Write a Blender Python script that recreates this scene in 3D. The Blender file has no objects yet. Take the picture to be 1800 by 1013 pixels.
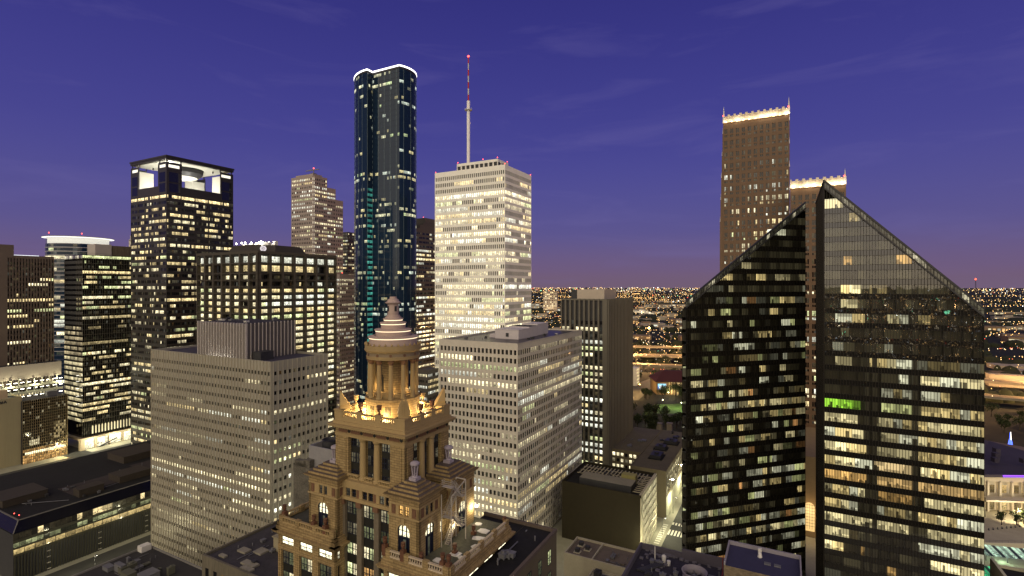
import bpy, math, random
from mathutils import Vector, Matrix

R = random.Random(7)
scene = bpy.context.scene
COL = scene.collection
CAMZ = 125.0
F = 900.0            # focal length in photo pixels
TH = math.radians(28.2)
ROT = -TH
U = (math.sin(TH), math.cos(TH))
V = (-math.cos(TH), math.sin(TH))

def kx(px, Y): return (px - 900.0) / F * Y
def kz(py, Y): return CAMZ + (503.0 - py) / F * Y
def wext(px, Y, pxl):
    x = kx(px, Y); r = (pxl - 900.0) / F
    return (x - r * Y) / (-V[0] + r * V[1])
def dext(px, Y, pxr):
    x = kx(px, Y); r = (pxr - 900.0) / F
    return (r * Y - x) / (U[0] - r * U[1])

# ---------------------------------------------------------------- mesh builder
class MB:
    def __init__(self):
        self.v = []; self.f = []; self.m = []; self.c = []; self.u = []; self.s = []
        self.has = False
    def face(self, pts, mi=0, col=None, uv=None, smooth=False):
        n = len(self.v); self.v.extend([tuple(p) for p in pts])
        self.f.append(tuple(range(n, n + len(pts)))); self.m.append(mi); self.s.append(smooth)
        self.c.append(col if col else (0, 0, 0, 0)); self.u.append(uv)
        if col: self.has = True
    def quad(self, p, mi=0, col=None):
        self.face(p, mi, col, ((0, 0), (1, 0), (1, 1), (0, 1)))
    def box(self, x0, x1, y0, y1, z0, z1, mi=0, col=None, top=None):
        if x1 < x0: x0, x1 = x1, x0
        if y1 < y0: y0, y1 = y1, y0
        if z1 < z0: z0, z1 = z1, z0
        n = len(self.v)
        self.v += [(x0, y0, z0), (x1, y0, z0), (x1, y1, z0), (x0, y1, z0), (x0, y0, z1), (x1, y0, z1), (x1, y1, z1), (x0, y1, z1)]
        for k, q in enumerate(((3, 2, 1, 0), (4, 5, 6, 7), (0, 1, 5, 4), (1, 2, 6, 5), (2, 3, 7, 6), (3, 0, 4, 7))):
            self.f.append(tuple(n + i for i in q)); self.m.append(top if (k == 1 and top is not None) else mi); self.s.append(False)
            self.c.append(col if col else (0, 0, 0, 0)); self.u.append(None)
        if col: self.has = True
    def frustum(self, x0, x1, y0, y1, z0, z1, ins, mi=0):
        a = [(x0, y0), (x1, y0), (x1, y1), (x0, y1)]
        b = [(x0 + ins, y0 + ins), (x1 - ins, y0 + ins), (x1 - ins, y1 - ins), (x0 + ins, y1 - ins)]
        self.loft([(p[0], p[1], z0) for p in a], [(p[0], p[1], z1) for p in b], mi)
    def loft(self, A, B, mi=0, cap=True, smooth=False):
        n = len(A)
        for i in range(n):
            j = (i + 1) % n
            self.face([A[i], A[j], B[j], B[i]], mi, smooth=smooth)
        if cap:
            self.face(list(reversed(A)), mi); self.face(B, mi)
    def prism(self, pts, z0, z1, mi=0):
        self.loft([(p[0], p[1], z0) for p in pts], [(p[0], p[1], z1) for p in pts], mi)
    def lathe(self, prof, cx=0, cy=0, z=0, seg=24, mi=0, cap=True):
        cs = [(math.cos(2 * math.pi * i / seg), math.sin(2 * math.pi * i / seg)) for i in range(seg)]
        for (r0, z0), (r1, z1) in zip(prof[:-1], prof[1:]):
            n = len(self.v)
            for (r, zz) in ((r0, z0), (r1, z1)):
                self.v += [(cx + r * c, cy + r * s, z + zz) for c, s in cs]
            for i in range(seg):
                j = (i + 1) % seg
                self.f.append((n + i, n + j, n + seg + j, n + seg + i)); self.m.append(mi); self.s.append(True)
                self.c.append((0, 0, 0, 0)); self.u.append(None)
        if cap:
            for (r, zz), rev in ((prof[0], True), (prof[-1], False)):
                if r > 1e-4:
                    ring = [(cx + r * c, cy + r * s, z + zz) for c, s in cs]
                    self.face(ring[::-1] if rev else ring, mi)
    def tube(self, p0, p1, r, seg=6, mi=0, r1=None):
        p0 = Vector(p0); p1 = Vector(p1); d = (p1 - p0)
        if d.length < 1e-6: return
        d.normalize(); a = d.cross(Vector((0, 0, 1)))
        if a.length < 1e-3: a = Vector((1, 0, 0))
        a.normalize(); b = d.cross(a); r1 = r if r1 is None else r1
        A = [p0 + (a * math.cos(t) + b * math.sin(t)) * r for t in [2 * math.pi * i / seg for i in range(seg)]]
        B = [p1 + (a * math.cos(t) + b * math.sin(t)) * r1 for t in [2 * math.pi * i / seg for i in range(seg)]]
        self.loft([tuple(x) for x in A], [tuple(x) for x in B], mi)
    def beam(self, p0, p1, w, h, mi=0):
        p0 = Vector(p0); p1 = Vector(p1); d = (p1 - p0).normalized()
        a = d.cross(Vector((0, 0, 1)))
        if a.length < 1e-3: a = Vector((1, 0, 0))
        a.normalize(); b = a.cross(d).normalized()
        o = [a * w / 2 + b * h / 2, -a * w / 2 + b * h / 2, -a * w / 2 - b * h / 2, a * w / 2 - b * h / 2]
        self.loft([tuple(p0 + x) for x in o], [tuple(p1 + x) for x in o], mi)
    def octa(self, c, r, col=None, mi=0):
        x, y, z = c; n = len(self.v)
        self.v += [(x + r, y, z), (x, y + r, z), (x - r, y, z), (x, y - r, z), (x, y, z + r), (x, y, z - r)]
        for i in range(4):
            j = (i + 1) % 4
            for t in ((n + i, n + j, n + 4), (n + j, n + i, n + 5)):
                self.f.append(t); self.m.append(mi); self.s.append(False); self.c.append(col or (0, 0, 0, 0)); self.u.append(None)
        if col: self.has = True
    def build(self, name, mats, parent=None, loc=None, rotz=None):
        if not self.f: return None
        me = bpy.data.meshes.new(name)
        me.from_pydata(self.v, [], self.f)
        if not isinstance(mats, (list, tuple)): mats = [mats]
        for m in mats: me.materials.append(m)
        me.polygons.foreach_set('material_index', self.m)
        me.polygons.foreach_set('use_smooth', self.s)
        if self.has:
            at = me.attributes.new('lit', 'FLOAT_COLOR', 'FACE')
            at.data.foreach_set('color', [x for c in self.c for x in c])
        if any(self.u):
            uvl = me.uv_layers.new(name='UVMap'); dat = []
            for f, u in zip(self.f, self.u):
                for k in range(len(f)): dat.extend(u[k] if u else (0.5, 0.5))
            uvl.data.foreach_set('uv', dat)
        me.update()
        o = bpy.data.objects.new(name, me); COL.objects.link(o)
        if parent is not None: o.parent = parent
        if loc is not None: o.location = loc
        if rotz is not None: o.rotation_euler = (0, 0, rotz)
        return o

def tag(o, label=None, cat=None, group=None, kind=None):
    if label: o['label'] = label
    if cat: o['category'] = cat
    if group: o['group'] = group
    if kind: o['kind'] = kind
    return o
def thing(name, label, cat, loc=(0, 0, 0), rotz=0.0, group=None):
    o = bpy.data.objects.new(name, None); COL.objects.link(o)
    o.empty_display_size = 1; o.location = loc; o.rotation_euler = (0, 0, rotz)
    return tag(o, label, cat, group)
def copy_tree(o, parent=None):
    c = o.copy(); COL.objects.link(c)
    if parent is not None: c.parent = parent
    for ch in [k for k in KIDS.get(o.name, [])]:
        copy_tree(ch, c)
    return c
KIDS = {}
def note_kids(o, kids): KIDS[o.name] = kids

# ---------------------------------------------------------------- materials
def newmat(name):
    m = bpy.data.materials.new(name); m.use_nodes = True
    nt = m.node_tree; b = nt.nodes['Principled BSDF']
    m.cycles.emission_sampling = 'NONE'
    return m, nt, b
def N(nt, t, **kw):
    n = nt.nodes.new(t)
    for k, v in kw.items():
        if k in ('operation', 'blend_type', 'data_type', 'attribute_name', 'noise_dimensions', 'feature', 'interpolation'): setattr(n, k, v)
        else: n.inputs[k].default_value = v
    return n
def math_n(nt, op, a, b=None, c=None):
    n = nt.nodes.new('ShaderNodeMath'); n.operation = op
    for i, x in enumerate((a, b, c)):
        if x is None: continue
        if isinstance(x, (int, float)): n.inputs[i].default_value = x
        else: nt.links.new(x, n.inputs[i])
    return n.outputs[0]
def surf(name, col, rough=0.7, var=0.25, scale=0.15, metal=0.0, bump=0.0, bscale=3.0, spec=0.3, streak=False):
    m, nt, b = newmat(name)
    b.inputs['Roughness'].default_value = rough; b.inputs['Metallic'].default_value = metal
    b.inputs['Specular IOR Level'].default_value = spec
    tc = nt.nodes.new('ShaderNodeNewGeometry')
    mp = nt.nodes.new('ShaderNodeMapping'); nt.links.new(tc.outputs['Position'], mp.inputs['Vector'])
    if streak: mp.inputs['Scale'].default_value = (1, 1, 0.12)
    n1 = N(nt, 'ShaderNodeTexNoise', Scale=scale, Detail=6.0, Roughness=0.65)
    n2 = N(nt, 'ShaderNodeTexNoise', Scale=scale * 9, Detail=4.0, Roughness=0.6)
    nt.links.new(mp.outputs[0], n1.inputs['Vector']); nt.links.new(mp.outputs[0], n2.inputs['Vector'])
    s = math_n(nt, 'ADD', n1.outputs[0], n2.outputs[0]); s = math_n(nt, 'SUBTRACT', s, 1.0)
    f = math_n(nt, 'MULTIPLY_ADD', s, var * 2.2, 1.0)
    mx = N(nt, 'ShaderNodeVectorMath', operation='SCALE'); mx.inputs[0].default_value = col[:3]
    nt.links.new(f, mx.inputs['Scale']); nt.links.new(mx.outputs[0], b.inputs['Base Color'])
    if bump:
        n3 = N(nt, 'ShaderNodeTexNoise', Scale=bscale, Detail=4.0)
        nt.links.new(tc.outputs['Position'], n3.inputs['Vector'])
        bp = N(nt, 'ShaderNodeBump', Strength=bump, Distance=0.05); nt.links.new(n3.outputs[0], bp.inputs['Height'])
        nt.links.new(bp.outputs[0], b.inputs['Normal'])
    return m
def brickmat(name, col, col2, mortar, bw=0.9, bh=0.4, rough=0.8):
    m, nt, b = newmat(name); b.inputs['Roughness'].default_value = rough; b.inputs['Specular IOR Level'].default_value = 0.25
    tc = nt.nodes.new('ShaderNodeTexCoord'); sp = nt.nodes.new('ShaderNodeSeparateXYZ'); cb = nt.nodes.new('ShaderNodeCombineXYZ')
    nt.links.new(tc.outputs['Object'], sp.inputs[0])
    nt.links.new(math_n(nt, 'ADD', sp.outputs[0], sp.outputs[1]), cb.inputs[0]); nt.links.new(sp.outputs[2], cb.inputs[1])
    br = nt.nodes.new('ShaderNodeTexBrick'); br.inputs['Scale'].default_value = 1.0
    br.inputs['Color1'].default_value = (*col, 1); br.inputs['Color2'].default_value = (*col2, 1); br.inputs['Mortar'].default_value = (*mortar, 1)
    br.inputs['Brick Width'].default_value = bw; br.inputs['Row Height'].default_value = bh; br.inputs['Mortar Size'].default_value = 0.035
    nt.links.new(cb.outputs[0], br.inputs['Vector'])
    ns = N(nt, 'ShaderNodeTexNoise', Scale=0.5, Detail=6.0, Roughness=0.7); nt.links.new(tc.outputs['Object'], ns.inputs['Vector'])
    f = math_n(nt, 'MULTIPLY_ADD', ns.outputs[0], 1.0, 0.5)
    mx = N(nt, 'ShaderNodeVectorMath', operation='SCALE'); nt.links.new(br.outputs['Color'], mx.inputs[0]); nt.links.new(f, mx.inputs['Scale'])
    nt.links.new(mx.outputs[0], b.inputs['Base Color'])
    return m
def emis(name, col, strength):
    m, nt, b = newmat(name)
    b.inputs['Base Color'].default_value = (*[min(1, c) * 0.5 for c in col], 1)
    b.inputs['Emission Color'].default_value = (*col, 1); b.inputs['Emission Strength'].default_value = strength
    return m
def winmat(name, base=(0.012, 0.012, 0.014), rough=0.07, spec=0.5, metal=0.0, gain=1.0, nscale=0.7):
    """glass pane of an occupied building: glossy dark glass over a lit room; attribute lit = glow colour (room light, painted reflections)."""
    m, nt, b = newmat(name)
    b.inputs['Base Color'].default_value = (*base, 1); b.inputs['Roughness'].default_value = rough
    b.inputs['Specular IOR Level'].default_value = spec; b.inputs['Metallic'].default_value = metal
    at = N(nt, 'ShaderNodeAttribute', attribute_name='lit')
    uv = nt.nodes.new('ShaderNodeUVMap'); sp = nt.nodes.new('ShaderNodeSeparateXYZ'); nt.links.new(uv.outputs[0], sp.inputs[0])
    t = sp.outputs[1]
    ge = nt.nodes.new('ShaderNodeNewGeometry')
    n1 = N(nt, 'ShaderNodeTexNoise', Scale=nscale, Detail=2.0, Roughness=0.6); nt.links.new(ge.outputs['Position'], n1.inputs['Vector'])
    n2 = N(nt, 'ShaderNodeTexNoise', Scale=nscale * 2.6, Detail=1.0); nt.links.new(ge.outputs['Position'], n2.inputs['Vector'])
    br = math_n(nt, 'MULTIPLY_ADD', n1.outputs[0], 2.2, -0.15)
    low = math_n(nt, 'LESS_THAN', t, 0.42); dk = math_n(nt, 'GREATER_THAN', n2.outputs[0], 0.52)
    furn = math_n(nt, 'MULTIPLY', low, dk); furn = math_n(nt, 'MULTIPLY_ADD', furn, -0.65, 1.0)
    ceil = math_n(nt, 'GREATER_THAN', t, 0.78); ceil = math_n(nt, 'MULTIPLY_ADD', ceil, 0.35, 1.0)
    # blind drawn down to a random height (alpha of the attribute)
    bl = math_n(nt, 'GREATER_THAN', t, at.outputs['Alpha']); bl = math_n(nt, 'MULTIPLY_ADD', bl, -0.4, 1.0)
    x = math_n(nt, 'MULTIPLY', br, furn); x = math_n(nt, 'MULTIPLY', x, ceil); x = math_n(nt, 'MULTIPLY', x, bl)
    x = math_n(nt, 'MAXIMUM', x, 0.0)
    nt.links.new(at.outputs['Color'], b.inputs['Emission Color'])
    nt.links.new(math_n(nt, 'MULTIPLY', x, gain * 1.75), b.inputs['Emission Strength'])
    return m
def glowmat(name, gain=1.0, base=(0.1, 0.1, 0.1)):
    m, nt, b = newmat(name)
    b.inputs['Base Color'].default_value = (*base, 1)
    at = N(nt, 'ShaderNodeAttribute', attribute_name='lit')
    nt.links.new(at.outputs['Color'], b.inputs['Emission Color']); b.inputs['Emission Strength'].default_value = gain
    return m

M = {}
M['win'] = winmat('office_glass')
M['winblue'] = winmat('blue_green_glass', base=(0.011, 0.026, 0.058), rough=0.05, spec=0.22, nscale=0.5)
M['winblack'] = winmat('black_glass', base=(0.006, 0.006, 0.006), rough=0.03, spec=0.7, nscale=0.5)
M['wingrey'] = winmat('grey_mirror_glass', base=(0.20, 0.20, 0.20), rough=0.05, spec=0.8, metal=0.6, nscale=0.5)
M['winold'] = winmat('old_sash_glass', nscale=1.6)
M['city'] = glowmat('city_light_glow', 1.0)
M['room'] = glowmat('room_surface', 1.0, base=(0.06, 0.055, 0.045))
M['roof'] = surf('bitumen_roof', (0.032, 0.029, 0.038), 0.85, 0.5, 0.12, bump=0.3)
M['roofdark'] = surf('dark_roof', (0.013, 0.0125, 0.0125), 0.85, 0.5, 0.1, bump=0.3)
M['rooflight'] = surf('pale_roof', (0.25, 0.23, 0.18), 0.85, 0.25, 0.2)
M['metal'] = surf('galvanised_metal', (0.17, 0.17, 0.185), 0.5, 0.25, 0.5, metal=0.3)
M['metaldark'] = surf('dark_metal', (0.05, 0.05, 0.055), 0.5, 0.3, 0.4, metal=0.3)
M['white'] = surf('white_paint', (0.62, 0.60, 0.57), 0.6, 0.12, 0.3)
M['red'] = emis('red_beacon', (1.0, 0.08, 0.06), 6.0)
M['bulb'] = emis('floodlight_lamp', (1.0, 0.95, 0.80), 14.0)
M['bulbwarm'] = emis('sodium_lamp', (1.0, 0.62, 0.22), 14.0)

WARM = (1.0, 0.87, 0.53); YEL = (1.0, 0.78, 0.38); COOL = (0.96, 0.96, 0.78); ORA = (1.0, 0.55, 0.18); GRN = (0.80, 0.85, 0.42)
def litcol(b, kind=None, rnd=R):
    if b <= 0.0: return (0.0, 0.0, 0.0, 1.1)
    c = kind or rnd.choices((WARM, YEL, COOL, GRN, ORA), (44, 22, 22, 9, 3))[0]
    a = 1.1 if rnd.random() < 0.55 else rnd.uniform(0.0, 1.0)
    return (c[0] * b, c[1] * b, c[2] * b, a)
class Lit:
    """how a building's storeys are lit: pat[i] = (probability, brightness) for storey i counted from the top."""
    def __init__(self, seed, p=0.35, spread=0.3, run=0.7, b=(0.35, 1.1), pat=None, dark=0.15, full=0.1, pal=(5, 2, 3, 1)):
        self.pal = pal
        self.r = random.Random(seed); self.pat = pat or {}; self.p = p; self.spread = spread; self.run = run; self.b = b
        self.dark = dark; self.full = full; self.cache = {}
    def row(self, key, i, n):
        k = (key, i)
        if k in self.cache: return self.cache[k]
        r = self.r; out = []
        if i in self.pat or (key, i) in self.pat:
            pp = self.pat.get((key, i), self.pat.get(i)); p, fb = pp[0], pp[1]; kind = pp[2] if len(pp) > 2 else None
            rng = pp[3] if len(pp) > 3 else (0, 1)
        else:
            z = r.random(); kind = None; rng = (0, 1)
            p = 0.04 if z < self.dark else (0.95 if z > 1 - self.full else min(1, max(0, self.p + r.uniform(-self.spread, self.spread))))
            fb = r.uniform(*self.b)
        on = r.random() < p; kc = kind or r.choices((WARM, YEL, COOL, GRN), self.pal)[0]
        for j in range(n):
            if r.random() > self.run: on = r.random() < p
            if r.random() > 0.9: kc = kind or r.choices((WARM, YEL, COOL, GRN), self.pal)[0]
            fr = (j + 0.5) / n
            o = on and rng[0] <= fr <= rng[1]
            bb = fb * r.uniform(0.55, 1.25) if o else (r.uniform(0.01, 0.05) if r.random() < 0.3 else 0.0)
            out.append(litcol(bb, kc if o else None, r))
        self.cache[k] = out
        return out

# ---------------------------------------------------------------- faces of a box-shaped building (local frame: x right, y away)
class Face:
    """a vertical facade: start (x, y), direction d, outward normal n, length L (all in the building's own frame)."""
    def __init__(self, o, d, n, L): self.o = o; self.d = d; self.n = n; self.L = L
    def p(self, s, z, out): return (self.o[0] + self.d[0] * s + self.n[0] * out, self.o[1] + self.d[1] * s + self.n[1] * out, z)
    def box(self, mb, s0, s1, z0, z1, o0, o1, mi=0):
        a = [self.p(s0, z0, o0), self.p(s1, z0, o0), self.p(s1, z0, o1), self.p(s0, z0, o1)]
        b = [self.p(s0, z1, o0), self.p(s1, z1, o0), self.p(s1, z1, o1), self.p(s0, z1, o1)]
        mb.loft(a, b, mi)
    def quad(self, s0, s1, z0, z1, out): return [self.p(s0, z0, out), self.p(s1, z0, out), self.p(s1, z1, out), self.p(s0, z1, out)]
def box_faces(W, D):
    return (Face((-W, 0), (1, 0), (0, -1), W), Face((0, 0), (0, 1), (1, 0), D))

def put_panes(b, panes, mat, name='window', top=90, zvis=-1e9):
    """the panes that show largest as parts of their own, the rest as one part."""
    M4 = Matrix.Translation(b.location) @ Matrix.Rotation(b.rotation_euler.z, 4, 'Z')
    sc = []
    for k, (q, c) in enumerate(panes):
        cen = M4 @ (sum((Vector(x) for x in q), Vector()) / len(q))
        ar = (Vector(q[1]) - Vector(q[0])).length * (Vector(q[-1]) - Vector(q[0])).length
        d2 = cen.x ** 2 + cen.y ** 2 + (cen.z - CAMZ) ** 2
        sc.append((0 if cen.z < zvis or cen.y <= 1 or abs(cen.x / cen.y) > 1.0 else ar / d2, k))
    sc.sort(reverse=True)
    own = {k for w, k in sc[:top] if w > 0}
    rest = MB()
    for k, (q, c) in enumerate(panes):
        if k in own:
            m = MB(); m.quad(q, 0, c); m.build(name, mat, b)
        else: rest.quad(q, 0, c)
    if rest.f: tag(rest.build(name, mat, b), kind='stuff')

def punched(fc, key, wall, panes, z0, fh, nf, nx, ww, wh, sill, lit, m0=0.6, m1=0.6, deep=0.3, ztop=None, pier_out=0.03, wmi=0, skip=None):
    """a wall with real recessed openings: bands between the storeys, piers between the windows, panes set back."""
    L = fc.L; pitch = (L - m0 - m1) / nx; ztop = ztop if ztop is not None else z0 + nf * fh
    zprev = z0
    for i in range(nf):
        zb = z0 + i * fh + sill
        fc.box(wall, 0.0, L, zprev, zb, -deep - 0.1, 0, wmi); zprev = zb + wh
    fc.box(wall, 0.0, L, zprev, ztop, -deep - 0.1, 0, wmi)
    edges = [0.0] + [m0 + pitch * (j + 0.5) - ww / 2 for j in range(nx)]
    ends = [m0 + pitch * (j + 0.5) + ww / 2 for j in range(nx)] + [L]
    for j in range(nx + 1):
        a = edges[j] if j == 0 else ends[j - 1]; c = edges[j + 1] if j < nx else L
        if j == 0: a, c = 0.0, edges[1]
        fc.box(wall, a, c, z0 + 0.01, ztop - 0.01, -deep - 0.08, pier_out, wmi)
    for i in range(nf):
        row = lit.row(key, nf - 1 - i, nx); zb = z0 + i * fh + sill
        for j in range(nx):
            if skip and skip(key, i, j): continue
            s0 = edges[j + 1]
            panes.append((fc.quad(s0 - 0.01, s0 + ww + 0.01, zb - 0.01, zb + wh + 0.01, -deep), row[j]))

def beacon(parent, pts, r=0.5):
    for p in pts:
        m = MB(); m.tube((p[0], p[1], p[2] - 1.0), (p[0], p[1], p[2] - 0.2), 0.12); m.octa((p[0], p[1], p[2]), r * .75, None, 1)
        m.build('warning_beacon', [M['metaldark'], M['red']], parent)
def rim(parent, x0, x1, y0, y1, z0, z1, t, mat):
    m = MB(); m.box(x0, x1, y0, y0 + t, z0, z1); m.box(x0, x1, y1 - t, y1, z0, z1); m.box(x0, x0 + t, y0 + t, y1 - t, z0, z1); m.box(x1 - t, x1, y0 + t, y1 - t, z0, z1)
    return m.build('parapet', mat, parent)
def clutter(parent, x0, x1, y0, y1, z, n, seed, mats=None, big=3.0):
    r = random.Random(seed); mats = mats or [M['metal'], M['metaldark'], M['white']]
    for i in range(n):
        w, d, h = r.uniform(0.8, big), r.uniform(0.8, big), r.uniform(0.5, big * 0.6)
        x, y = r.uniform(x0, x1 - w), r.uniform(y0, y1 - d)
        m = MB(); m.box(x, x + w, y, y + d, z + 0.2, z + h); m.box(x - 0.1, x + w + 0.1, y - 0.1, y + d + 0.1, z + h, z + h + 0.12)
        for sx in (0.1, w - 0.3):
            for sy in (0.1, d - 0.3): m.box(x + sx, x + sx + 0.2, y + sy, y + sy + 0.2, z, z + 0.2)
        if r.random() < 0.5: m.lathe([(min(w, d) * 0.3, 0), (min(w, d) * 0.3, 0.35), (min(w, d) * 0.25, 0.36)], x + w / 2, y + d / 2, z + h + 0.12, 10)
        m.build('air_handler', r.choice(mats), parent)
    for i in range(n):
        x, y = r.uniform(x0, x1), r.uniform(y0, y1)
        m = MB(); m.lathe([(0.15, 0), (0.15, r.uniform(0.6, 1.6)), ], x, y, z, 6); m.build('vent_pipe', M['metal'], parent)
    m = MB()
    for i in range(max(2, n // 2)):
        x, y = r.uniform(x0, x1), r.uniform(y0, y1); L = r.uniform(3, 9)
        if r.random() < 0.5: m.box(x, min(x1, x + L), y, y + 0.18, z + 0.15, z + 0.33)
        else: m.box(x, x + 0.18, y, min(y1, y + L), z + 0.15, z + 0.33)
    m.build('roof_duct', M['metal'], parent)
# ================================================================ tall buildings
def bldg(name, label, px, Y, cat='office tower', group=None):
    return thing(name, label, cat, (kx(px, Y), Y, 0), ROT, group)
def core(b, W, D, z0, z1, mat, roof=None, ins=0.42, top=True):
    m = MB(); m.box(-W, -ins, ins, D, z0, z1 - 0.05, 0, top=1)
    return m.build('core_wall', [mat, roof or M['roof']], b)

# ---- white gridded tower with the mast
WX = surf('white_travertine', (0.90, 0.88, 0.82), 0.7, 0.10, 0.08)
def white_mast_tower():
    Y = 330; b = bldg('white_gridded_tower', 'tall white stone office tower with a gridded facade under a red and white mast', 887.8, Y)
    W = wext(887.8, Y, 764.4); D = dext(887.8, Y, 933.9); zt = kz(289.1, Y); nf = 46; fh = (zt - 2.6) / nf
    core(b, W, D, 0, zt - 0.8, WX, ins=.6)
    fF, fR = box_faces(W, D); wall = MB(); panes = []
    pat = {0: (0.12, 0.7), 1: (0.55, 0.8, YEL), 2: (0.12, 0.3), 3: (0.9, 1.0), 4: (0.88, 0.8), 5: (0.5, 0.5), 6: (0.92, 0.75), 7: (0.9, 0.7), 8: (0.5, 0.9),
           9: (0.85, 1.0), 10: (0.8, 0.9), 11: (0.2, 0.5), 12: (0.7, 0.7), 13: (0.8, 0.7), 14: (0.15, 0.5), 15: (0.75, 0.6), 16: (0.3, 0.6), 17: (0.75, 0.9),
           18: (0.15, 0.7), 19: (0.85, 0.7), 20: (0.9, 0.9), 21: (0.85, 0.7), 22: (0.9, 0.85), 23: (0.85, 0.9)}
    lit = Lit(11, 0.75, 0.25, 0.75, (0.6, 1.3), {k: (v[0], v[1] * 1.35) + tuple(v[2:]) for k, v in pat.items()})
    punched(fF, 'F', wall, panes, 0, fh, nf, 35, 0.95, fh * 0.60, fh * 0.22, lit, 0.3, 0.3, deep=0.45, ztop=zt)
    punched(fR, 'R', wall, panes, 0, fh, nf, 24, 1.05, fh * 0.60, fh * 0.22, lit, 0.3, 0.3, deep=0.16, ztop=zt)
    wall.build('gridded_wall', WX, b)
    put_panes(b, panes, M['win'], 'window', 100, 95)
    # penthouse storey with large dark openings
    px0, px1, py0, py1 = -40.5, -8.0, 4.5, 19.0; z0 = zt - 0.9; z1 = kz(278, Y + 6)
    m = MB(); m.box(px0 + 0.5, px1 - 0.5, py0 + 0.6, py1, z0, z1 - 0.1, 1)
    fr = [Face((px0, py0), (1, 0), (0, -1), px1 - px0), Face((px1, py0), (0, 1), (1, 0), py1 - py0)]
    for f, n in ((fr[0], 9), (fr[1], 3)):
        f.box(m, 0, f.L, z0, z0 + 1.4, -0.55, 0); f.box(m, 0, f.L, z1 - 1.8, z1, -0.55, 0)
        for j in range(n + 1):
            s = j * f.L / n; f.box(m, max(0, s - 0.45), min(f.L, s + 0.45), z0 + .02, z1 - .02, -0.5, 0.03)
    m.build('penthouse', [WX, M['metaldark']], b)
    beacon(b, [(-W + .4, .4, zt + .6), (-.4, .4, zt + .6), (-.4, D - .5, zt + .6), (px0 + .5, py0 + .5, z1 + 1), (px1 - .5, py0 + .5, z1 + 1), (-20, py0 + 1, z1 + 1.2), (px1 - .5, py1 - .5, z1 + 1)], 0.55)
    # mast
    mx, my = -37.2, 14.0
    m = MB(); zb = z1 - 0.2; zc = kz(178, Y + 30); ztop = kz(101, Y + 30)
    m.lathe([(1.15, 0), (1.15, zc - zb)], mx, my, zb, 12)
    mast = m.build('mast', surf('mast_white', (.92, .90, .92), .5, .05), b)
    m = MB(); m.lathe([(2.6, 0), (2.6, 0.5), (1.2, 0.5)], mx, my, zc - 6.6, 12)
    for k in range(8):
        a = k * math.pi / 4; m.tube((mx + 2.5 * math.cos(a), my + 2.5 * math.sin(a), zc - 6.2), (mx + 2.5 * math.cos(a), my + 2.5 * math.sin(a), zc - 4.8), 0.08, 4)
    m.build('mast_platform', M['white'], mast)
    m = MB(); n = 7; hh = (ztop - zc) / n
    for k in range(n): m.lathe([(0.5 if k < 5 else 0.4, 0), (0.5 if k < 5 else 0.4, hh)], mx, my, zc + k * hh, 8, mi=k % 2)
    m.build('striped_pole', [surf('mast_red', (0.5, 0.03, 0.03), 0.5, 0.1), M['white']], mast)
    m = MB(); m.octa((mx, my, ztop + 0.6), 1.0); m.build('beacon', M['red'], mast)
white_mast_tower()

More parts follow.
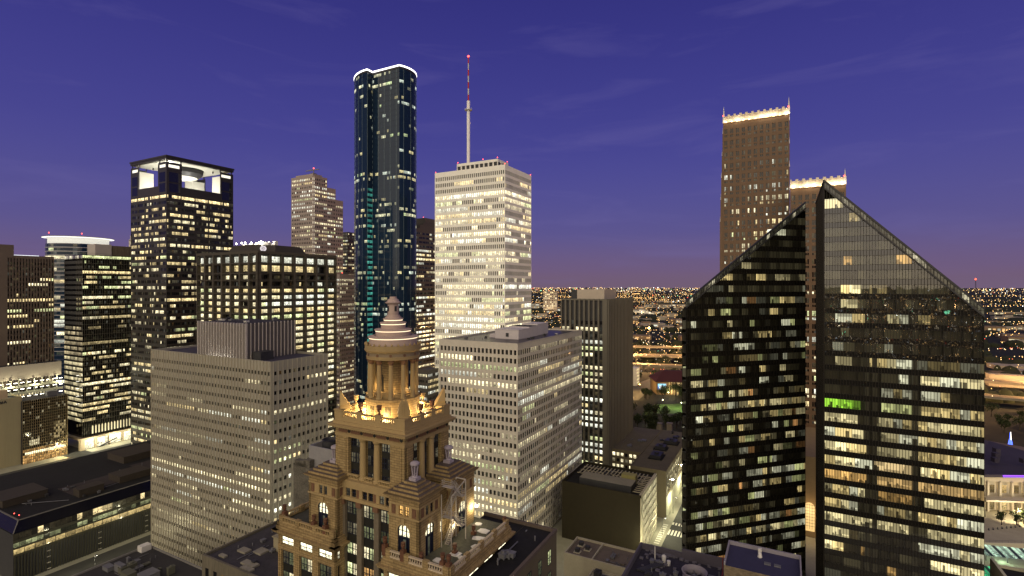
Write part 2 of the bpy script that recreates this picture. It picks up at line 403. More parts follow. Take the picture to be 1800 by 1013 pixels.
# ---- gridded office block in the middle
GX = surf('pale_precast', (0.53, 0.49, 0.43), 0.75, 0.15, 0.08)
def gridded_block():
    Y = 230; b = bldg('gridded_office_block', 'pale concrete grid office block with a flat dark roof, right of the lit rotunda', 910, Y, 'office block')
    W = wext(910, Y, 772.4); D = 82.0; zt = kz(604.3, Y); fh = 3.83; nf = 25; z0 = zt - 2.3 - nf * fh
    core(b, W, D, 0, zt - 0.7, GX, surf('wet_dark_roof', (0.05, 0.045, 0.055), 0.35, 0.5, 0.05), ins=.65)
    fF, fR = box_faces(W, D); wall = MB(); panes = []
    pat = {('F', 0): (0.12, 0.5), ('F', 1): (0.95, 1.2, WARM, (0, 0.45)), ('F', 2): (0.97, 0.5, GRN), ('F', 3): (0.15, 0.4), ('F', 4): (0.92, 1.0, WARM, (0.1, 1)), ('F', 5): (0.12, 0.5, YEL),
           ('F', 6): (0.05, 0.5), ('F', 7): (0.1, 1.0), ('F', 8): (0.05, 0.4), ('F', 9): (0.6, 0.9, WARM, (0, 0.4)), ('F', 10): (0.05, 0.3), ('F', 11): (0.7, 0.7, WARM, (0.1, 0.5)),
           ('F', 12): (0.6, 0.5), ('F', 13): (0.5, 0.8), ('F', 14): (0.25, 0.5), ('F', 15): (0.4, 0.6), ('F', 16): (0.3, 0.5), ('F', 17): (0.95, 0.9), ('F', 18): (0.95, 0.9), ('F', 19): (0.9, 0.9), ('F', 20): (0.9, 0.8)}
    lit = Lit(21, 0.38, 0.25, 0.8, (0.2, 0.6), pat, full=0.15)
    punched(fF, 'F', wall, panes, z0, fh, nf, 20, 1.30, 2.25, 0.75, lit, 0.3, 0.3, deep=0.5, ztop=zt)
    punched(fR, 'R', wall, panes, z0, fh, nf, 38, 1.45, 2.35, 0.70, lit, 0.3, 0.3, deep=0.14, ztop=zt, pier_out=0.02)
    wall.build('gridded_wall', GX, b)
    put_panes(b, panes, M['win'], 'window', 100, 30)
    rim(b, -W, 0, 0.45, D, zt - 0.8, zt - 0.05, 0.5, GX)
    pw = surf('purple_white_panel', (0.52, 0.48, 0.50), 0.6, 0.12, 0.3)
    m = MB(); x0, x1, y0 = -24.5, -11, 22; zr = zt - 0.75
    m.box(x0, x1, y0, y0 + 13, zr, zr + 4.6); m.box(x0 - .15, x1 + .15, y0 - .15, y0 + 13.15, zr + 4.6, zr + 4.85)
    m.box(x0 + 1, x1 - .6, y0 + 13, y0 + 24, zr, zr + 5.4, 0, top=1); m.box(x0 + 3, x1 - 1, y0 + 24, y0 + 38, zr, zr + 6.2)
    m.box(x0 - 5, x0, y0 + 3, y0 + 7, zr, zr + 1.8)
    m.build('roof_plant_room', [pw, M['roof']], b)
    m = MB(); m.box(x0 + 6.4, x0 + 7.9, y0 - .25, y0 - .02, zr + 1.2, zr + 3); m.build('louvre_opening', M['metaldark'], b)
    clutter(b, -38, -26, 8, 40, zr, 3, 5, big=1.8); clutter(b, -9, -2, 24, 70, zr, 4, 6, big=1.4)
gridded_block()

# ---- grey finned slab with small windows
FX = surf('grey_aluminium_cladding', (0.37, 0.345, 0.285), 0.42, 0.16, 0.05, metal=0.25, streak=True, spec=0.5)
def grey_slab():
    Y = 197; px = 476.7; b = bldg('grey_finned_slab', 'big grey finned office slab with rows of small windows, left of the lit rotunda', px, Y, 'office block')
    W = wext(px, Y, 265.5); D = dext(px, Y, 576.8); zt = kz(636.3, Y); fh = 3.80; nf = 24; z0 = zt - 2.9 - nf * fh
    core(b, W, D, 0, zt - 1.0, FX, surf('navy_roof', (0.050, 0.045, 0.065), 0.8, 0.35, 0.08))
    fF, fR = box_faces(W, D); wall = MB(); panes = []
    pat = {0: (0.05, 0.3), 1: (0.25, 0.8), 2: (0.12, 0.4), 3: (0.1, 0.5), 4: (0.35, 0.6), 5: (0.5, 0.8), 6: (0.1, 0.4), 7: (0.15, 0.6), 8: (0.35, 0.4), 9: (0.5, 0.9, None, (0, 0.5)),
           10: (0.25, 1.0), 11: (0.55, 1.0), ('F', 12): (0.97, 1.25, WARM), ('R', 12): (0.7, 1.0), 13: (0.5, 0.9), ('F', 14): (0.75, 1.1, WARM), ('R', 14): (0.9, 1.2), 15: (0.5, 0.7), 16: (0.35, 0.9), 17: (0.3, 0.6), 18: (0.15, 0.6), 19: (0.1, 0.9), 20: (0.05, 0.5), 21: (0.1, 0.6), 22: (0.2, 0.7)}
    lit = Lit(31, 0.25, 0.2, 0.84, (0.4, 1.0), pat)
    punched(fF, 'F', wall, panes, z0, fh, nf, 42, 1.05, 1.45, 1.2, lit, 0.5, 0.5, deep=0.25, ztop=zt, pier_out=0.02)
    punched(fR, 'R', wall, panes, z0, fh, nf, 12, 1.15, 1.5, 1.2, lit, 0.8, 0.6, deep=0.25, ztop=zt, pier_out=0.02)
    wall.build('metal_wall', FX, b)
    fm = MB(); pl = (W - 1.0) / 42
    for j in range(43):
        s = 0.5 + j * pl; fF.box(fm, s - 0.06, s + 0.06, 0, zt - 0.01, 0.0, 0.34)
    pr = (D - 1.4) / 12
    for j in range(13):
        s = 0.8 + j * pr; fR.box(fm, s - 0.07, s + 0.07, 0, zt - 0.01, 0.0, 0.3)
    fm.build('vertical_fins', surf('pale_fin_metal', (0.54, 0.50, 0.41), 0.38, 0.1, 0.2, metal=0.4), b)
    put_panes(b, panes, M['win'], 'window', 100, 15)
    rim(b, -W + .05, -.05, 0.45, D - .03, zt - 1.1, zt - 0.1, 0.4, FX)
    # ribbed penthouse
    x1, y0 = -18.5, 2.5; x0 = x1 - 32.5; y1 = y0 + 23.0; zp = kz(570, 208)
    m = MB(); m.box(x0, x1, y0, y1, zt - 1.0, zp, 0, top=1); m.box(x0 + 1, x1 - 1, y0 + 1, y1 - 1, zp, zp + 0.12, 1)
    n = 17
    for j in range(n + 1):
        s = x0 + j * (x1 - x0) / n; m.box(s - 0.22, s + 0.22, y0 - 0.7, y0, zt - 1.0, zp + .3, 2)
    n = 13
    for j in range(n + 1):
        s = y0 + j * (y1 - y0) / n; m.box(x1, x1 + 0.35, s - 0.12, s + 0.12, zt - 1.0, zp + .3, 2)
    pent = m.build('ribbed_penthouse', [surf('penthouse_metal', (0.12, 0.108, 0.105), 0.5, 0.2, 0.3, metal=0.2), M['roof'], surf('penthouse_rib', (0.46, 0.42, 0.40), 0.5, 0.15, 0.3)], b)
    clutter(b, x0 + 3, x1 - 3, y0 + 4, y1 - 3, zp + .1, 5, 9, big=2.6)
    m = MB(); m.box(x1 + 1.2, x1 + 6, y0 + 2, y0 + 8, zt - 1, zt + 2.2); m.box(x1 + 1.1, x1 + 6.1, y0 + 1.9, y0 + 8.1, zt + 2.2, zt + 2.4); m.build('stair_head', M['metaldark'], b)
    m = MB()
    for j in range(8): m.box(x0 + 9 + j * 2, x0 + 9.6 + j * 2, y0 - 1.5, y0 - 1.1, zt - 0.95, zt - 0.6)
    m.build('roof_uplight', M['bulb'], b)
grey_slab()

# ---- brown tower with the lit open loggia
BX = surf('brown_granite', (0.028, 0.024, 0.022), 0.45, 0.2, 0.1, spec=0.5)
def ribbon(fc, key, b, wall, bands, z0, fh, nf, bays, per, wh, sill, lit, colw=0.9, deep=0.25, ztop=None, mat=None, out=0.04, mull=True):
    """storeys as continuous glazing between column strips; one part per storey and facade."""
    L = fc.L; ztop = ztop if ztop else z0 + nf * fh; zprev = z0
    for i in range(nf):
        zb = z0 + i * fh + sill; fc.box(wall, 0, L, zprev, zb, -deep - 0.1, 0); zprev = zb + wh
    fc.box(wall, 0, L, zprev, ztop, -deep - 0.1, 0)
    pit = L / bays
    for j in range(bays + 1):
        s = j * pit; fc.box(wall, max(0, s - colw / 2), min(L, s + colw / 2), z0 + .01, ztop - .01, -deep - .08, out)
    if mull:
        n = bays * per
        for j in range(n):
            s = (j + .0) * L / n; fc.box(wall, s - 0.05, s + 0.05, z0 + .02, ztop - .02, -deep - 0.02, -deep + 0.06)
    for i in range(nf):
        row = lit.row(key, nf - 1 - i, bays * per); zb = z0 + i * fh + sill; mb = bands.setdefault((key, i), MB())
        for j in range(bays * per):
            s0 = j * L / (bays * per); s1 = (j + 1) * L / (bays * per)
            mb.quad(fc.quad(s0, s1, zb - .01, zb + wh + .01, -deep), 0, row[j])
def build_bands(b, bands, mat, name='window_band', zmin=None, top=100):
    keys = sorted(bands, key=lambda k: -k[1])
    for k in keys[:top]: bands[k].build(name, mat, b)
    if keys[top:]:
        m = MB()
        for k in keys[top:]:
            for f, c, u in zip(bands[k].f, bands[k].c, bands[k].u): m.face([bands[k].v[i] for i in f], 0, c, u)
        tag(m.build(name, mat, b), kind='stuff')

def loggia_tower():
    Y = 350; px = 292.8; b = bldg('loggia_tower', 'dark brown granite tower with a floodlit open loggia cut through its top', px, Y)
    W = wext(px, Y, 230); D = dext(px, Y, 410); zt = kz(271.1, Y); zl = zt - 21.0; ztop_off = zt - 26.6
    nf = 45; fh = ztop_off / nf
    core(b, W, D, 0, ztop_off, BX)
    fF, fR = box_faces(W, D); wall = MB(); bands = {}
    pat = {0: (0.93, 1.1, YEL), 1: (0.25, 0.6), 2: (0.35, 0.6, YEL), 3: (0.55, 0.8, YEL), 4: (0.5, 0.7), 5: (0.6, 0.8, YEL)}
    lit = Lit(41, 0.42, 0.24, 0.6, (0.3, 1.0), pat, full=0.08, pal=(4, 7, 0, 1))
    ribbon(fF, 'F', b, wall, bands, 0, fh, nf, 5, 7, fh * 0.48, fh * 0.3, lit, 0.8, ztop=ztop_off)
    ribbon(fR, 'R', b, wall, bands, 0, fh, nf, 5, 8, fh * 0.48, fh * 0.3, lit, 0.8, ztop=ztop_off)
    wall.build('granite_wall', BX, b); build_bands(b, bands, M['win'])
    # crown: base band, four corner piers, roof slab
    zb = ztop_off; m = MB(); m.box(-W, 0, 0, D, zb - .1, zb + 0.4); p = 10.6
    lw = surf('loggia_white', (0.68, 0.66, 0.58), 0.6, 0.06, 0.2)
    m.box(-W, 0, 0, 0.8, zb + 0.4, zl - 0.0); m.box(-0.8, 0, 0.8, D, zb + 0.4, zl); m.box(-W, -W + 0.8, 0.8, D, zb + .4, zl); m.box(-W + .8, -.8, D - 0.8, D, zb + .4, zl)
    m.build('crown_base', BX, b)
    m = MB(); m.box(-W + .8, -.8, .8, D - .8, zl - 0.7, zl - 0.2); m.build('loggia_floor', lw, b)
    zpt = zt - 5.0
    for (x0, x1, y0, y1, sx, sy) in ((-p, 0, 0, p, 1, 1), (-W, -W + p, 0, p, 0, 1), (-p, 0, D - p, D, 1, 0), (-W, -W + p, D - p, D, 0, 0)):
        m = MB(); t = 0.5
        m.box(x0 + t, x1 - t, y0 + t, y1 - t, zl, zpt - 3.4, 1)       # inner faces pale
        if not sx or not sy: m.box(x0 + t - .02, x1 - t + .02, y0 + t - .02, y1 - t + .02, zpt - 3.4, zpt - 3.0, 1)
        # outer granite skins on the street sides
        if sy: m.box(x0, x1, y0, y0 + t, zl, zpt)
        else: m.box(x0, x1, y1 - t, y1, zl, zpt)
        if sx: m.box(x1 - t, x1, y0 + t, y1 - t, zl, zpt)
        else: m.box(x0, x0 + t, y0 + t, y1 - t, zl, zpt)
        pier = m.build('corner_pier', [BX, lw], b)
        m = MB()   # dark panel insets and upper opening lit behind
        if sy:
            for k in range(2): m.box(x0 + 1.6, x1 - 1.6, y0 - 0.06, y0 - 0.003, zl - 4.4 + k * 7.0, zl + 1.6 + k * 7.6)
        if sx:
            for k in range(2): m.box(x1 + 0.003, x1 + 0.06, y0 + 1.6, y1 - 1.6, zl - 4.4 + k * 7.0, zl + 1.6 + k * 7.6)
        m.build('dark_panel', M['winblack'], pier)
        m = MB()
        if sy: m.quad([(x0 + 2.2, y0 - .05, zpt - 3.6), (x1 - 1.2, y0 - .05, zpt - 3.6), (x1 - 1.2, y0 - .05, zpt - 1.6), (x0 + 2.2, y0 - .05, zpt - 1.6)], 0, (1.2, 1.15, .95, 1))
        if sx: m.quad([(x1 + .05, y0 + 1.2, zpt - 3.6), (x1 + .05, y1 - 2.2, zpt - 3.6), (x1 + .05, y1 - 2.2, zpt - 1.6), (x1 + .05, y0 + 1.2, zpt - 1.6)], 0, (1.2, 1.15, .95, 1))
        m.build('lit_opening', M['city'], pier)
        m = MB()
        for xx in (x0 + .8, x1 - .8):
            for yy in (y0 + .8, y1 - .8): m.box(xx - .3, xx + .3, yy - .3, yy + .3, zpt, zt - 3.2)
        m.build('roof_post', BX, pier)
    m = MB(); m.frustum(-W - .6, .6, -.6, D + .6, zt - 1.6, zt - .5, 0); m.box(-W - .2, .2, -.2, D + .2, zt - 3.2, zt - 1.6)
    m.box(-W + 1, -1, 1, D - 1, zt - .5, zt - .2); roof = m.build('roof_slab', BX, b)
    m = MB(); m.box(-W + 1.2, -1.2, 1.2, D - 1.2, zt - 3.5, zt - 3.22); m.build('soffit', lw, roof)
    cx, cy = -W / 2, D / 2
    # sloped bowl hung under the roof, lit ring below it
    m = MB(); m.lathe([(13.0, 0), (12.5, -3.2), (10.0, -6.0), (9.6, -6.0), (12.0, -3.0), (12.3, 0)], cx, cy, zt - 3.5, 40, cap=False); m.build('hanging_ring', M['metaldark'], b)
    m = MB(); m.lathe([(0.0, -8.2), (6.0, -7.6), (9.4, -6.2)], cx, cy, zt - 3.5, 40, cap=False); m.build('dish', lw, b)
    m = MB(); m.lathe([(9.0, 0), (9.0, 1.2), (8.0, 1.6), (0.01, 1.9)], cx, cy, zl - .2, 40); m.build('floor_drum', lw, b)
    for (lx, ly, lz, e) in ((cx, cy - 15, zl + 1.2, 9000), (cx + 15, cy, zl + 1.2, 9000), (cx - 15, cy, zl + 1.2, 8000), (cx, cy + 15, zl + 1.2, 8000), (cx + 7, cy - 7, zl + 4, 6000)):
        add_light(b, (lx, ly, lz), e, (1, .97, .84), 0.8)
    add_light(b, (-5, 5, zt - 4.3), 1500, (1, .97, .84), .3)

def add_light(parent, loc, energy, col, radius=0.5, kind='POINT', rot=None, size=None):
    l = bpy.data.lights.new('lamp_light', kind); l.energy = energy; l.color = col
    if kind in ('POINT', 'SPOT'): l.shadow_soft_size = radius
    if size: l.spot_size = size; l.spot_blend = 0.6
    o = bpy.data.objects.new('lamp_light', l); COL.objects.link(o); o.location = loc
    if rot: o.rotation_euler = rot
    if parent is not None: o.parent = parent
    return o
loggia_tower()

# ---- brown exposed frame building with floodlit roof
EX = surf('brown_steel_frame', (0.062, 0.053, 0.041), 0.6, 0.2, 0.15)
def frame_block():
    Y = 290; px = 453.4; b = bldg('exposed_frame_block', 'brown frame office block with a dark sloping penthouse bearing a round white badge', px, Y, 'office block')
    W = wext(px, Y, 345); D = dext(px, Y, 592); zt = kz(440.5, Y)
    core(b, W, D, 0, zt - 1.2, M['metaldark'], ins=3.0)
    fF, fR = box_faces(W, D); zs = [zt - 2.4]
    fr = MB(); bands = {}
    hts = [5.6, 5.9, 3.95, 3.95] + [3.9] * 29
    z = zt - 1.6; levels = []
    for h in hts:
        levels.append((z - h, z)); z -= h
        if z < 2: break
    pat = {0: (0.9, 0.6, COOL), 1: (0.8, 0.55, YEL), 2: (0.28, 0.9), 3: (0.16, 0.9)}
    for i in range(4, 40): pat[i] = (0.93, R.uniform(0.7, 1.1))
    lit = Lit(51, 0.9, 0.1, 0.8, (0.7, 1.1), pat, pal=(6, 4, 1, 2))
    for key, fc, bays in (('F', fF, 7), ('R', fR, 7)):
        pit = fc.L / bays
        for j in range(bays + 1):
            s = j * pit; fc.box(fr, max(0, s - .75), min(fc.L, s + .75), 0, zt - 0.2, -2.2, 0.0)
        fc.box(fr, 0, fc.L, zt - 1.6, zt, -2.0, 0.06)
        for i, (z0, z1) in enumerate(levels):
            fc.box(fr, 0, fc.L, z0 - .0, z0 + 0.55, -3.05, -0.12)
            fc.box(fr, 0, fc.L, z0 + 0.95, z0 + 1.05, -0.5, -0.4)
            fc.box(fr, 0, fc.L, z1 - 0.6, z1 - 0.45, -1.4, -0.2)
            n = bays * 6; row = lit.row(key, i, n); mb = bands.setdefault((key, -i), MB())
            for k in range(n):
                s0, s1 = k * fc.L / n, (k + 1) * fc.L / n
                mb.quad(fc.quad(s0 + .06, s1 - .06, z0 + .55 + (1.0 if i == 1 else 0.35), z1 - (0.9 if i else 1.2), -2.85), 0, row[k])
    fr.build('exposed_frame', EX, b); build_bands(b, bands, M['win'])
    m = MB(); zb = zt - 1.3; cx0, cx1, cy0, cy1 = -W + 9, -7, 7, D - 9; k = 9.0
    def octo(i): return [(cx0 + i + k, cy0 + i), (cx1 - i - k, cy0 + i), (cx1 - i, cy0 + i + k), (cx1 - i, cy1 - i - k), (cx1 - i - k, cy1 - i), (cx0 + i + k, cy1 - i), (cx0 + i, cy1 - i - k), (cx0 + i, cy0 + i + k)]
    zp = kz(430, Y + 16)
    m.loft([(p[0], p[1], zb) for p in octo(0)], [(p[0], p[1], zp) for p in octo(3.2)]); pent = m.build('sloping_penthouse', surf('dark_shingle', (0.045, 0.038, 0.033), 0.8, 0.2, 0.6), b)
    m = MB()
    for q in range(9):
        m.box(cx0 + 14 + q * 3.0, cx0 + 16.4 + q * 3.0, cy0 + 8 + (q * 2.3) % 5, cy0 + 10 + (q * 2.3) % 5, zp + .02, zp + 1.2 + (q % 3) * .7)
    m.build('roof_plant', M['white'], pent)
    m = MB()
    for f in (0.1, 0.36, 0.43, 0.56, 0.72, 0.92):
        x = cx0 + 6 + f * (cx1 - cx0 - 10); y = cy0 + 5.0 + 9 * abs(f - .35)
        m.tube((x, y, zp), (x, y, zp + 1.3), .08, 5); m.octa((x, y - .1, zp + 1.7), 0.62, None, 1)
        add_light(b, (x, y, zp + 2.8), 1800, (1, .96, .8), 0.3)
    m.build('roof_floodlight', [M['metaldark'], M['bulb']], pent)
    # round badge on the chamfered corner
    cxm, cym = cx1 - k / 2 - 1.2, cy0 + k / 2 + 1.2; zc = (zb + zp) / 2 + .6
    n = Vector((1, -1, 0)).normalized(); t = Vector((1, 1, 0)).normalized(); up = Vector((0, 0, 1))
    c = Vector((cxm, cym, zc)) + n * 0.9
    m = MB()
    def ring(r0, r1, o, mi):
        for i in range(24):
            a0, a1 = i * math.pi / 12, (i + 1) * math.pi / 12
            pts = [c + n * o + (t * math.cos(a) + up * math.sin(a)) * r for r, a in ((r0, a0), (r1, a0), (r1, a1), (r0, a1))]
            m.face([tuple(p) for p in pts], mi)
    ring(0.0, 1.75, 0.0, 0); ring(0.35, 0.62, 0.03, 1); ring(0.95, 1.12, 0.03, 1)
    m.build('round_badge', [emis('badge_white', (0.8, 0.76, 0.82), 0.8), surf('badge_grey', (0.2, 0.18, 0.25), .6)], pent)
frame_block()

# ---- beige tower with stepped right shoulder
PX = surf('beige_granite', (0.34, 0.28, 0.26), 0.65, 0.12, 0.1)
def stepped_tower():
    Y = 500; px = 551; b = bldg('stepped_beige_tower', 'slender beige granite tower with stepped shoulders, square windows and a small crane on its roof', px, Y)
    W = wext(px, Y, 512); D = dext(px, Y, 603); zt = kz(308, Y)
    fF, fR = box_faces(W, D); wall = MB(); panes = []
    lit = Lit(61, 0.58, 0.28, 0.6, (0.5, 1.1)); fh = 3.9
    s1, s2, s3 = 17.0, 28.0, D; zs = (zt, zt - 9.2, zt - 20.0)
    m = MB(); m.box(-W, -.4, .4, s1, 0, zt - .05); m.box(-W, -.4, s1, s2, 0, zs[1] - .05); m.box(-W, -.4, s2, s3, 0, zs[2] - .05)
    m.box(-W + 3, -4, 3, s1 - 3, zt - .05, zt + 2.5); m.build('core_wall', PX, b)
    c = 1.6
    Fc = Face((-W, 0), (1, 0), (0, -1), W - c)
    nf = int(zt / fh); z0 = zt - 1.6 - nf * fh
    punched(Fc, 'F', wall, panes, z0, fh, nf, 12, 1.35, 1.9, 1.0, lit, .4, .6, ztop=zt)
    for a, bb, zz, n, kk in ((c, s1, zs[0], 7, 'R'), (s1, s2, zs[1], 5, 'S'), (s2, s3, zs[2], 4, 'T')):
        f = Face((0, a), (0, 1), (1, 0), bb - a); nn = int(zz / fh); nn = int((zz - 1.6 - z0) / fh)
        punched(f, kk, wall, panes, z0, fh, nn, n, 1.35, 1.9, 1.0, lit, .3, .3, ztop=zz)
    wall.build('granite_wall', PX, b)
    put_panes(b, panes, M['win'], 'window', 60, 130)
    # lit chamfered corner bay
    m = MB(); m.face([(-c, 0, 0), (0, c, 0), (0, c, zt), (-c, 0, zt)], 0); m.build('corner_bay', PX, b)
    m = MB(); e = 0.03
    for i in range(nf):
        zb = z0 + i * fh + .7
        br = R.uniform(.6, 1.2)
        m.quad([(-c + .3 + e, .3 - e, zb), (-.3 + e, c - .3 - e, zb), (-.3 + e, c - .3 - e, zb + 2.7), (-c + .3 + e, .3 - e, zb + 2.7)], 0, (br, br * .88, br * .66, 1.1))
    m.build('corner_glazing', M['win'], b)
    m = MB(); x, y = -9, 8; z = zt + 2.4
    m.box(x - 2.2, x + 2.2, y - 2, y + 2, z, z + 1.6); m.tube((x, y, z + 1.6), (x, y, z + 6), .5, 6)
    m.beam((x - 9, y - 2, z + 4.4), (x + 6, y + 1.5, z + 5.6), .7, .7); m.beam((x, y, z + 6), (x - 9, y - 2, z + 4.6), .2, .2)
    m.octa((x, y, z + 6.8), .9, None, 1); m.build('roof_crane', [M['metal'], M['red']], b)
    # lower wing
    w = bldg('beige_podium_block', 'low beige block with a red beacon between the beige tower and glass tower', 597, 478, 'office block')
    D2 = 26; zt2 = kz(482, 478)
    m = MB(); m.box(-8, -.4, .4, D2, 0, zt2 - .05); m.build('core_wall', PX, w)
    wall = MB(); panes = []; fF, fR = box_faces(8, D2); nf = int(zt2 / fh); lit = Lit(62, .55, .3, .6, (.4, 1.0))
    punched(fF, 'F', wall, panes, 0, fh, nf, 4, 1.2, 1.9, 1.0, lit, .3, .3, ztop=zt2); punched(fR, 'R', wall, panes, 0, fh, nf, 10, 1.3, 1.9, 1.0, lit, .3, .3, ztop=zt2)
    wall.build('granite_wall', PX, w); put_panes(w, panes, M['win'], 'window', 50, 60); beacon(w, [(-1, 4, zt2 + 1.2)], .7)
stepped_tower()

# ---- glass tower of curved halves
def glass_tower():
    Y = 400; b = thing('curved_glass_tower', 'tallest tower, blue green glass with rounded sides and a glowing white roofline', 'office tower', (kx(702, Y), Y, 0), ROT)
    zt = kz(115, Y); pts = []
    def arc(x, y, h0, h1, r, n):     # headings in radians from local +Y clockwise
        out = [(x, y)]; st = (h1 - h0) / n; ln = 2 * r * math.sin(abs(st) / 2)
        h = h0 + st / 2
        for i in range(n):
            x += ln * math.sin(h); y += ln * math.cos(h); out.append((x, y)); h += st
        return out
    d = math.radians
    L1 = 27.8
    right = arc(0, 0, d(32), d(-92), 19.5, 12)               # bulging right side, turning away
    q = (-L1, -6.0)
    left = []                                                  # quarter round on the left
    n = 12; r = 34.0
    for i in range(n + 1):
        a = -math.pi / 2 - i * (math.pi / 2) / n
        left.append((q[0] + r * math.cos(a), q[1] + r + r * math.sin(a)))
    outline = list(reversed(left)) + [(-L1, 0.0), (0.0, 0.0)] + right[1:]
    bx, by = right[-1]; lx, ly = left[-1]
    outline += [(bx - 12, max(by, ly) + 18), (lx + 6, max(by, ly) + 18)]
    outline = outline[::1]
    m = MB(); m.prism([(x, y) for x, y in outline], 0, zt - 1.0); m.build('core_wall', M['winblue'], b)
    nf = 71; fh = (zt - 2.0) / nf; segs = []
    vis = outline[:len(outline) - 2]
    for (x0, y0), (x1, y1) in zip(vis[:-1], vis[1:]):
        ln = math.hypot(x1 - x0, y1 - y0); nn = max(1, round(ln / 1.55)); nx, ny = (y1 - y0) / ln, -(x1 - x0) / ln
        for k in range(nn):
            a, c = k / nn, (k + 1) / nn
            segs.append(((x0 + (x1 - x0) * a + nx * .12, y0 + (y1 - y0) * a + ny * .12), (x0 + (x1 - x0) * c + nx * .12, y0 + (y1 - y0) * c + ny * .12)))
    lit = Lit(71, 0.17, 0.13, 0.4, (0.10, 0.5), {2: (.35, .6), 19: (.55, .5), 20: (.5, .35), 26: (.3, .5), 27: (.45, .5), 32: (.3, .5), 38: (.3, .5), 44: (.45, .35), 45: (.45, .35)}, dark=.3, full=0.01)
    teal0 = len(left) - 1
    for i in range(nf):
        mb = MB(); row = lit.row('A', nf - 1 - i, len(segs)); zb = i * fh
        for (p, q2), c in zip(segs, row):
            if abs(p[0] + L1) < .25 and abs(q2[0] + L1) < .25 and -6.5 < p[1] < .5 and i * fh < kz(330, Y): v = R.uniform(.05, .20) * (1.0 if i * fh < kz(400, Y) else .6); c = (v * .18, v * .95, v * .75, 1.1)  # teal glow painted onto the notch panes
            elif c[0] < .06: c = (0, 0, 0, 1.1)
            else: c = (c[0] * .9, c[1] * 1.0, c[2] * 1.0, c[3])
            mb.quad([(p[0], p[1], zb + 1.35), (q2[0], q2[1], zb + 1.35), (q2[0], q2[1], zb + 3.5), (p[0], p[1], zb + 3.5)], 0, c)
        mb.build('window_band', M['winblue'], b)
    mm = MB()
    for k, (p, q2) in enumerate(segs):
        if k % 4 == 0: mm.tube((p[0], p[1], 0), (p[0], p[1], zt - .5), 0.07, 4)
    for i in range(0, nf, 1):
        zb = i * fh + 1.22
        for (p, q2) in segs[::1]:
            pass
    mm.build('mullions', surf('pale_mullion', (0.20, 0.28, 0.30), .4, .1, .3, metal=.5), b)
    # glowing rim
    mr = MB(); m2 = MB()
    for (x0, y0), (x1, y1) in zip(vis[:-1], vis[1:]):
        mr.beam((x0, y0, zt), (x1, y1, zt), 0.9, 1.1); m2.beam((x0, y0, zt - 1.4), (x1, y1, zt - 1.4), 0.5, 1.6)
    mr.build('glowing_roof_rim', emis('white_tube_light', (1, .97, .95), 3.0), b); m2.build('roof_coping', M['metaldark'], b)
    sg = MB(); bw = Face((0, 0), (1, 0), (0, -1), 1)
    for k, (a, h) in enumerate(((0.2, .9), (1.4, 1.5), (2.6, 1.1), (4.0, 1.5), (5.3, 1.2))):
        p = right[1]; sg.box(p[0] + .3 - 6 + a, p[0] + .3 - 6 + a + .8, p[1] - 5.6, p[1] - 5.3, kz(494, Y), kz(494, Y) + h + 1)
glass_tower()

# ---- grey stepped tower behind
GS = surf('grey_granite', (0.09, 0.08, 0.073), .6, .15, .1)
def grey_stepped():
    Y = 470; b = bldg('grey_stepped_tower', 'grey tower with a stepped top seen between the glass tower and the white tower', 729, Y)
    zs = [kz(400, Y), kz(393, Y), kz(378, Y)]; W, D = 22, 44
    z0 = zs[0]; m = MB(); m.box(-W, -.4, .4, D, 0, z0 - .1); m.box(-W + 2, -1, 9, D, z0 - .1, zs[1]); m.box(-W + 4, -2.5, 16, D, zs[1], kz(388, Y)); m.box(-W + 6, -4, 21, D, kz(388, Y), zs[2]); m.build('core_wall', GS, b)
    wall = MB(); bands = {}; fF, fR = box_faces(W, D); fh = 4.0; nf = int(z0 / fh)
    lit = Lit(81, .55, .35, .78, (.4, 1.0), full=.2)
    ribbon(fF, 'F', b, wall, bands, 0, fh, nf, 4, 4, 1.9, 1.1, lit, .6, ztop=z0, mull=False); ribbon(fR, 'R', b, wall, bands, 0, fh, nf, 8, 4, 1.9, 1.1, lit, .5, ztop=z0, mull=False)
    wall.build('stone_wall', GS, b); build_bands(b, bands, M['win']); beacon(b, [(-8, 23, zs[2] + 1)], .6)
    b = bldg('dark_slim_tower', 'narrow dark tower mostly hidden between the stepped beige tower and the glass tower', 611, 600)
    zt = kz(408, 600); m = MB(); m.box(-14, 0, .4, 30, 0, zt); m.build('core_wall', BX, b); wall = MB(); bands = {}
    fF, fR = box_faces(14, 30); lit = Lit(82, .3, .2, .6, (.3, .8)); nf = int(zt / 4)
    ribbon(fF, 'F', b, wall, bands, 0, 4, nf, 3, 4, 1.8, 1.1, lit, .5, ztop=zt, mull=False); ribbon(Face((0.4, .4), (0, 1), (1, 0), 29.6), 'R', b, wall, bands, 0, 4, nf, 6, 3, 1.8, 1.1, lit, .5, ztop=zt, mull=False)
    wall.build('dark_wall', BX, b); build_bands(b, bands, M['win'])
    b = bldg('low_rise_behind', 'small lit low block glimpsed right of the rotunda below the grey stepped tower', 752, 345, 'office block')
    m = MB(); m.box(-9, -.4, .4, 14, 0, kz(652, 345)); m.build('core_wall', GS, b); wall = MB(); panes = []; zt = kz(652, 345); fF, fR = box_faces(9, 14); lit = Lit(83, .75, .2, .7, (.5, 1))
    punched(fF, 'F', wall, panes, 0, 3.9, int(zt / 3.9), 6, 1.0, 1.8, 1.0, lit, ztop=zt + .3); punched(fR, 'R', wall, panes, 0, 3.9, int(zt / 3.9), 8, 1.2, 1.8, 1.0, lit, ztop=zt + .3)
    wall.build('stone_wall', GS, b); put_panes(b, panes, M['win'], 'window', 60)
grey_stepped()

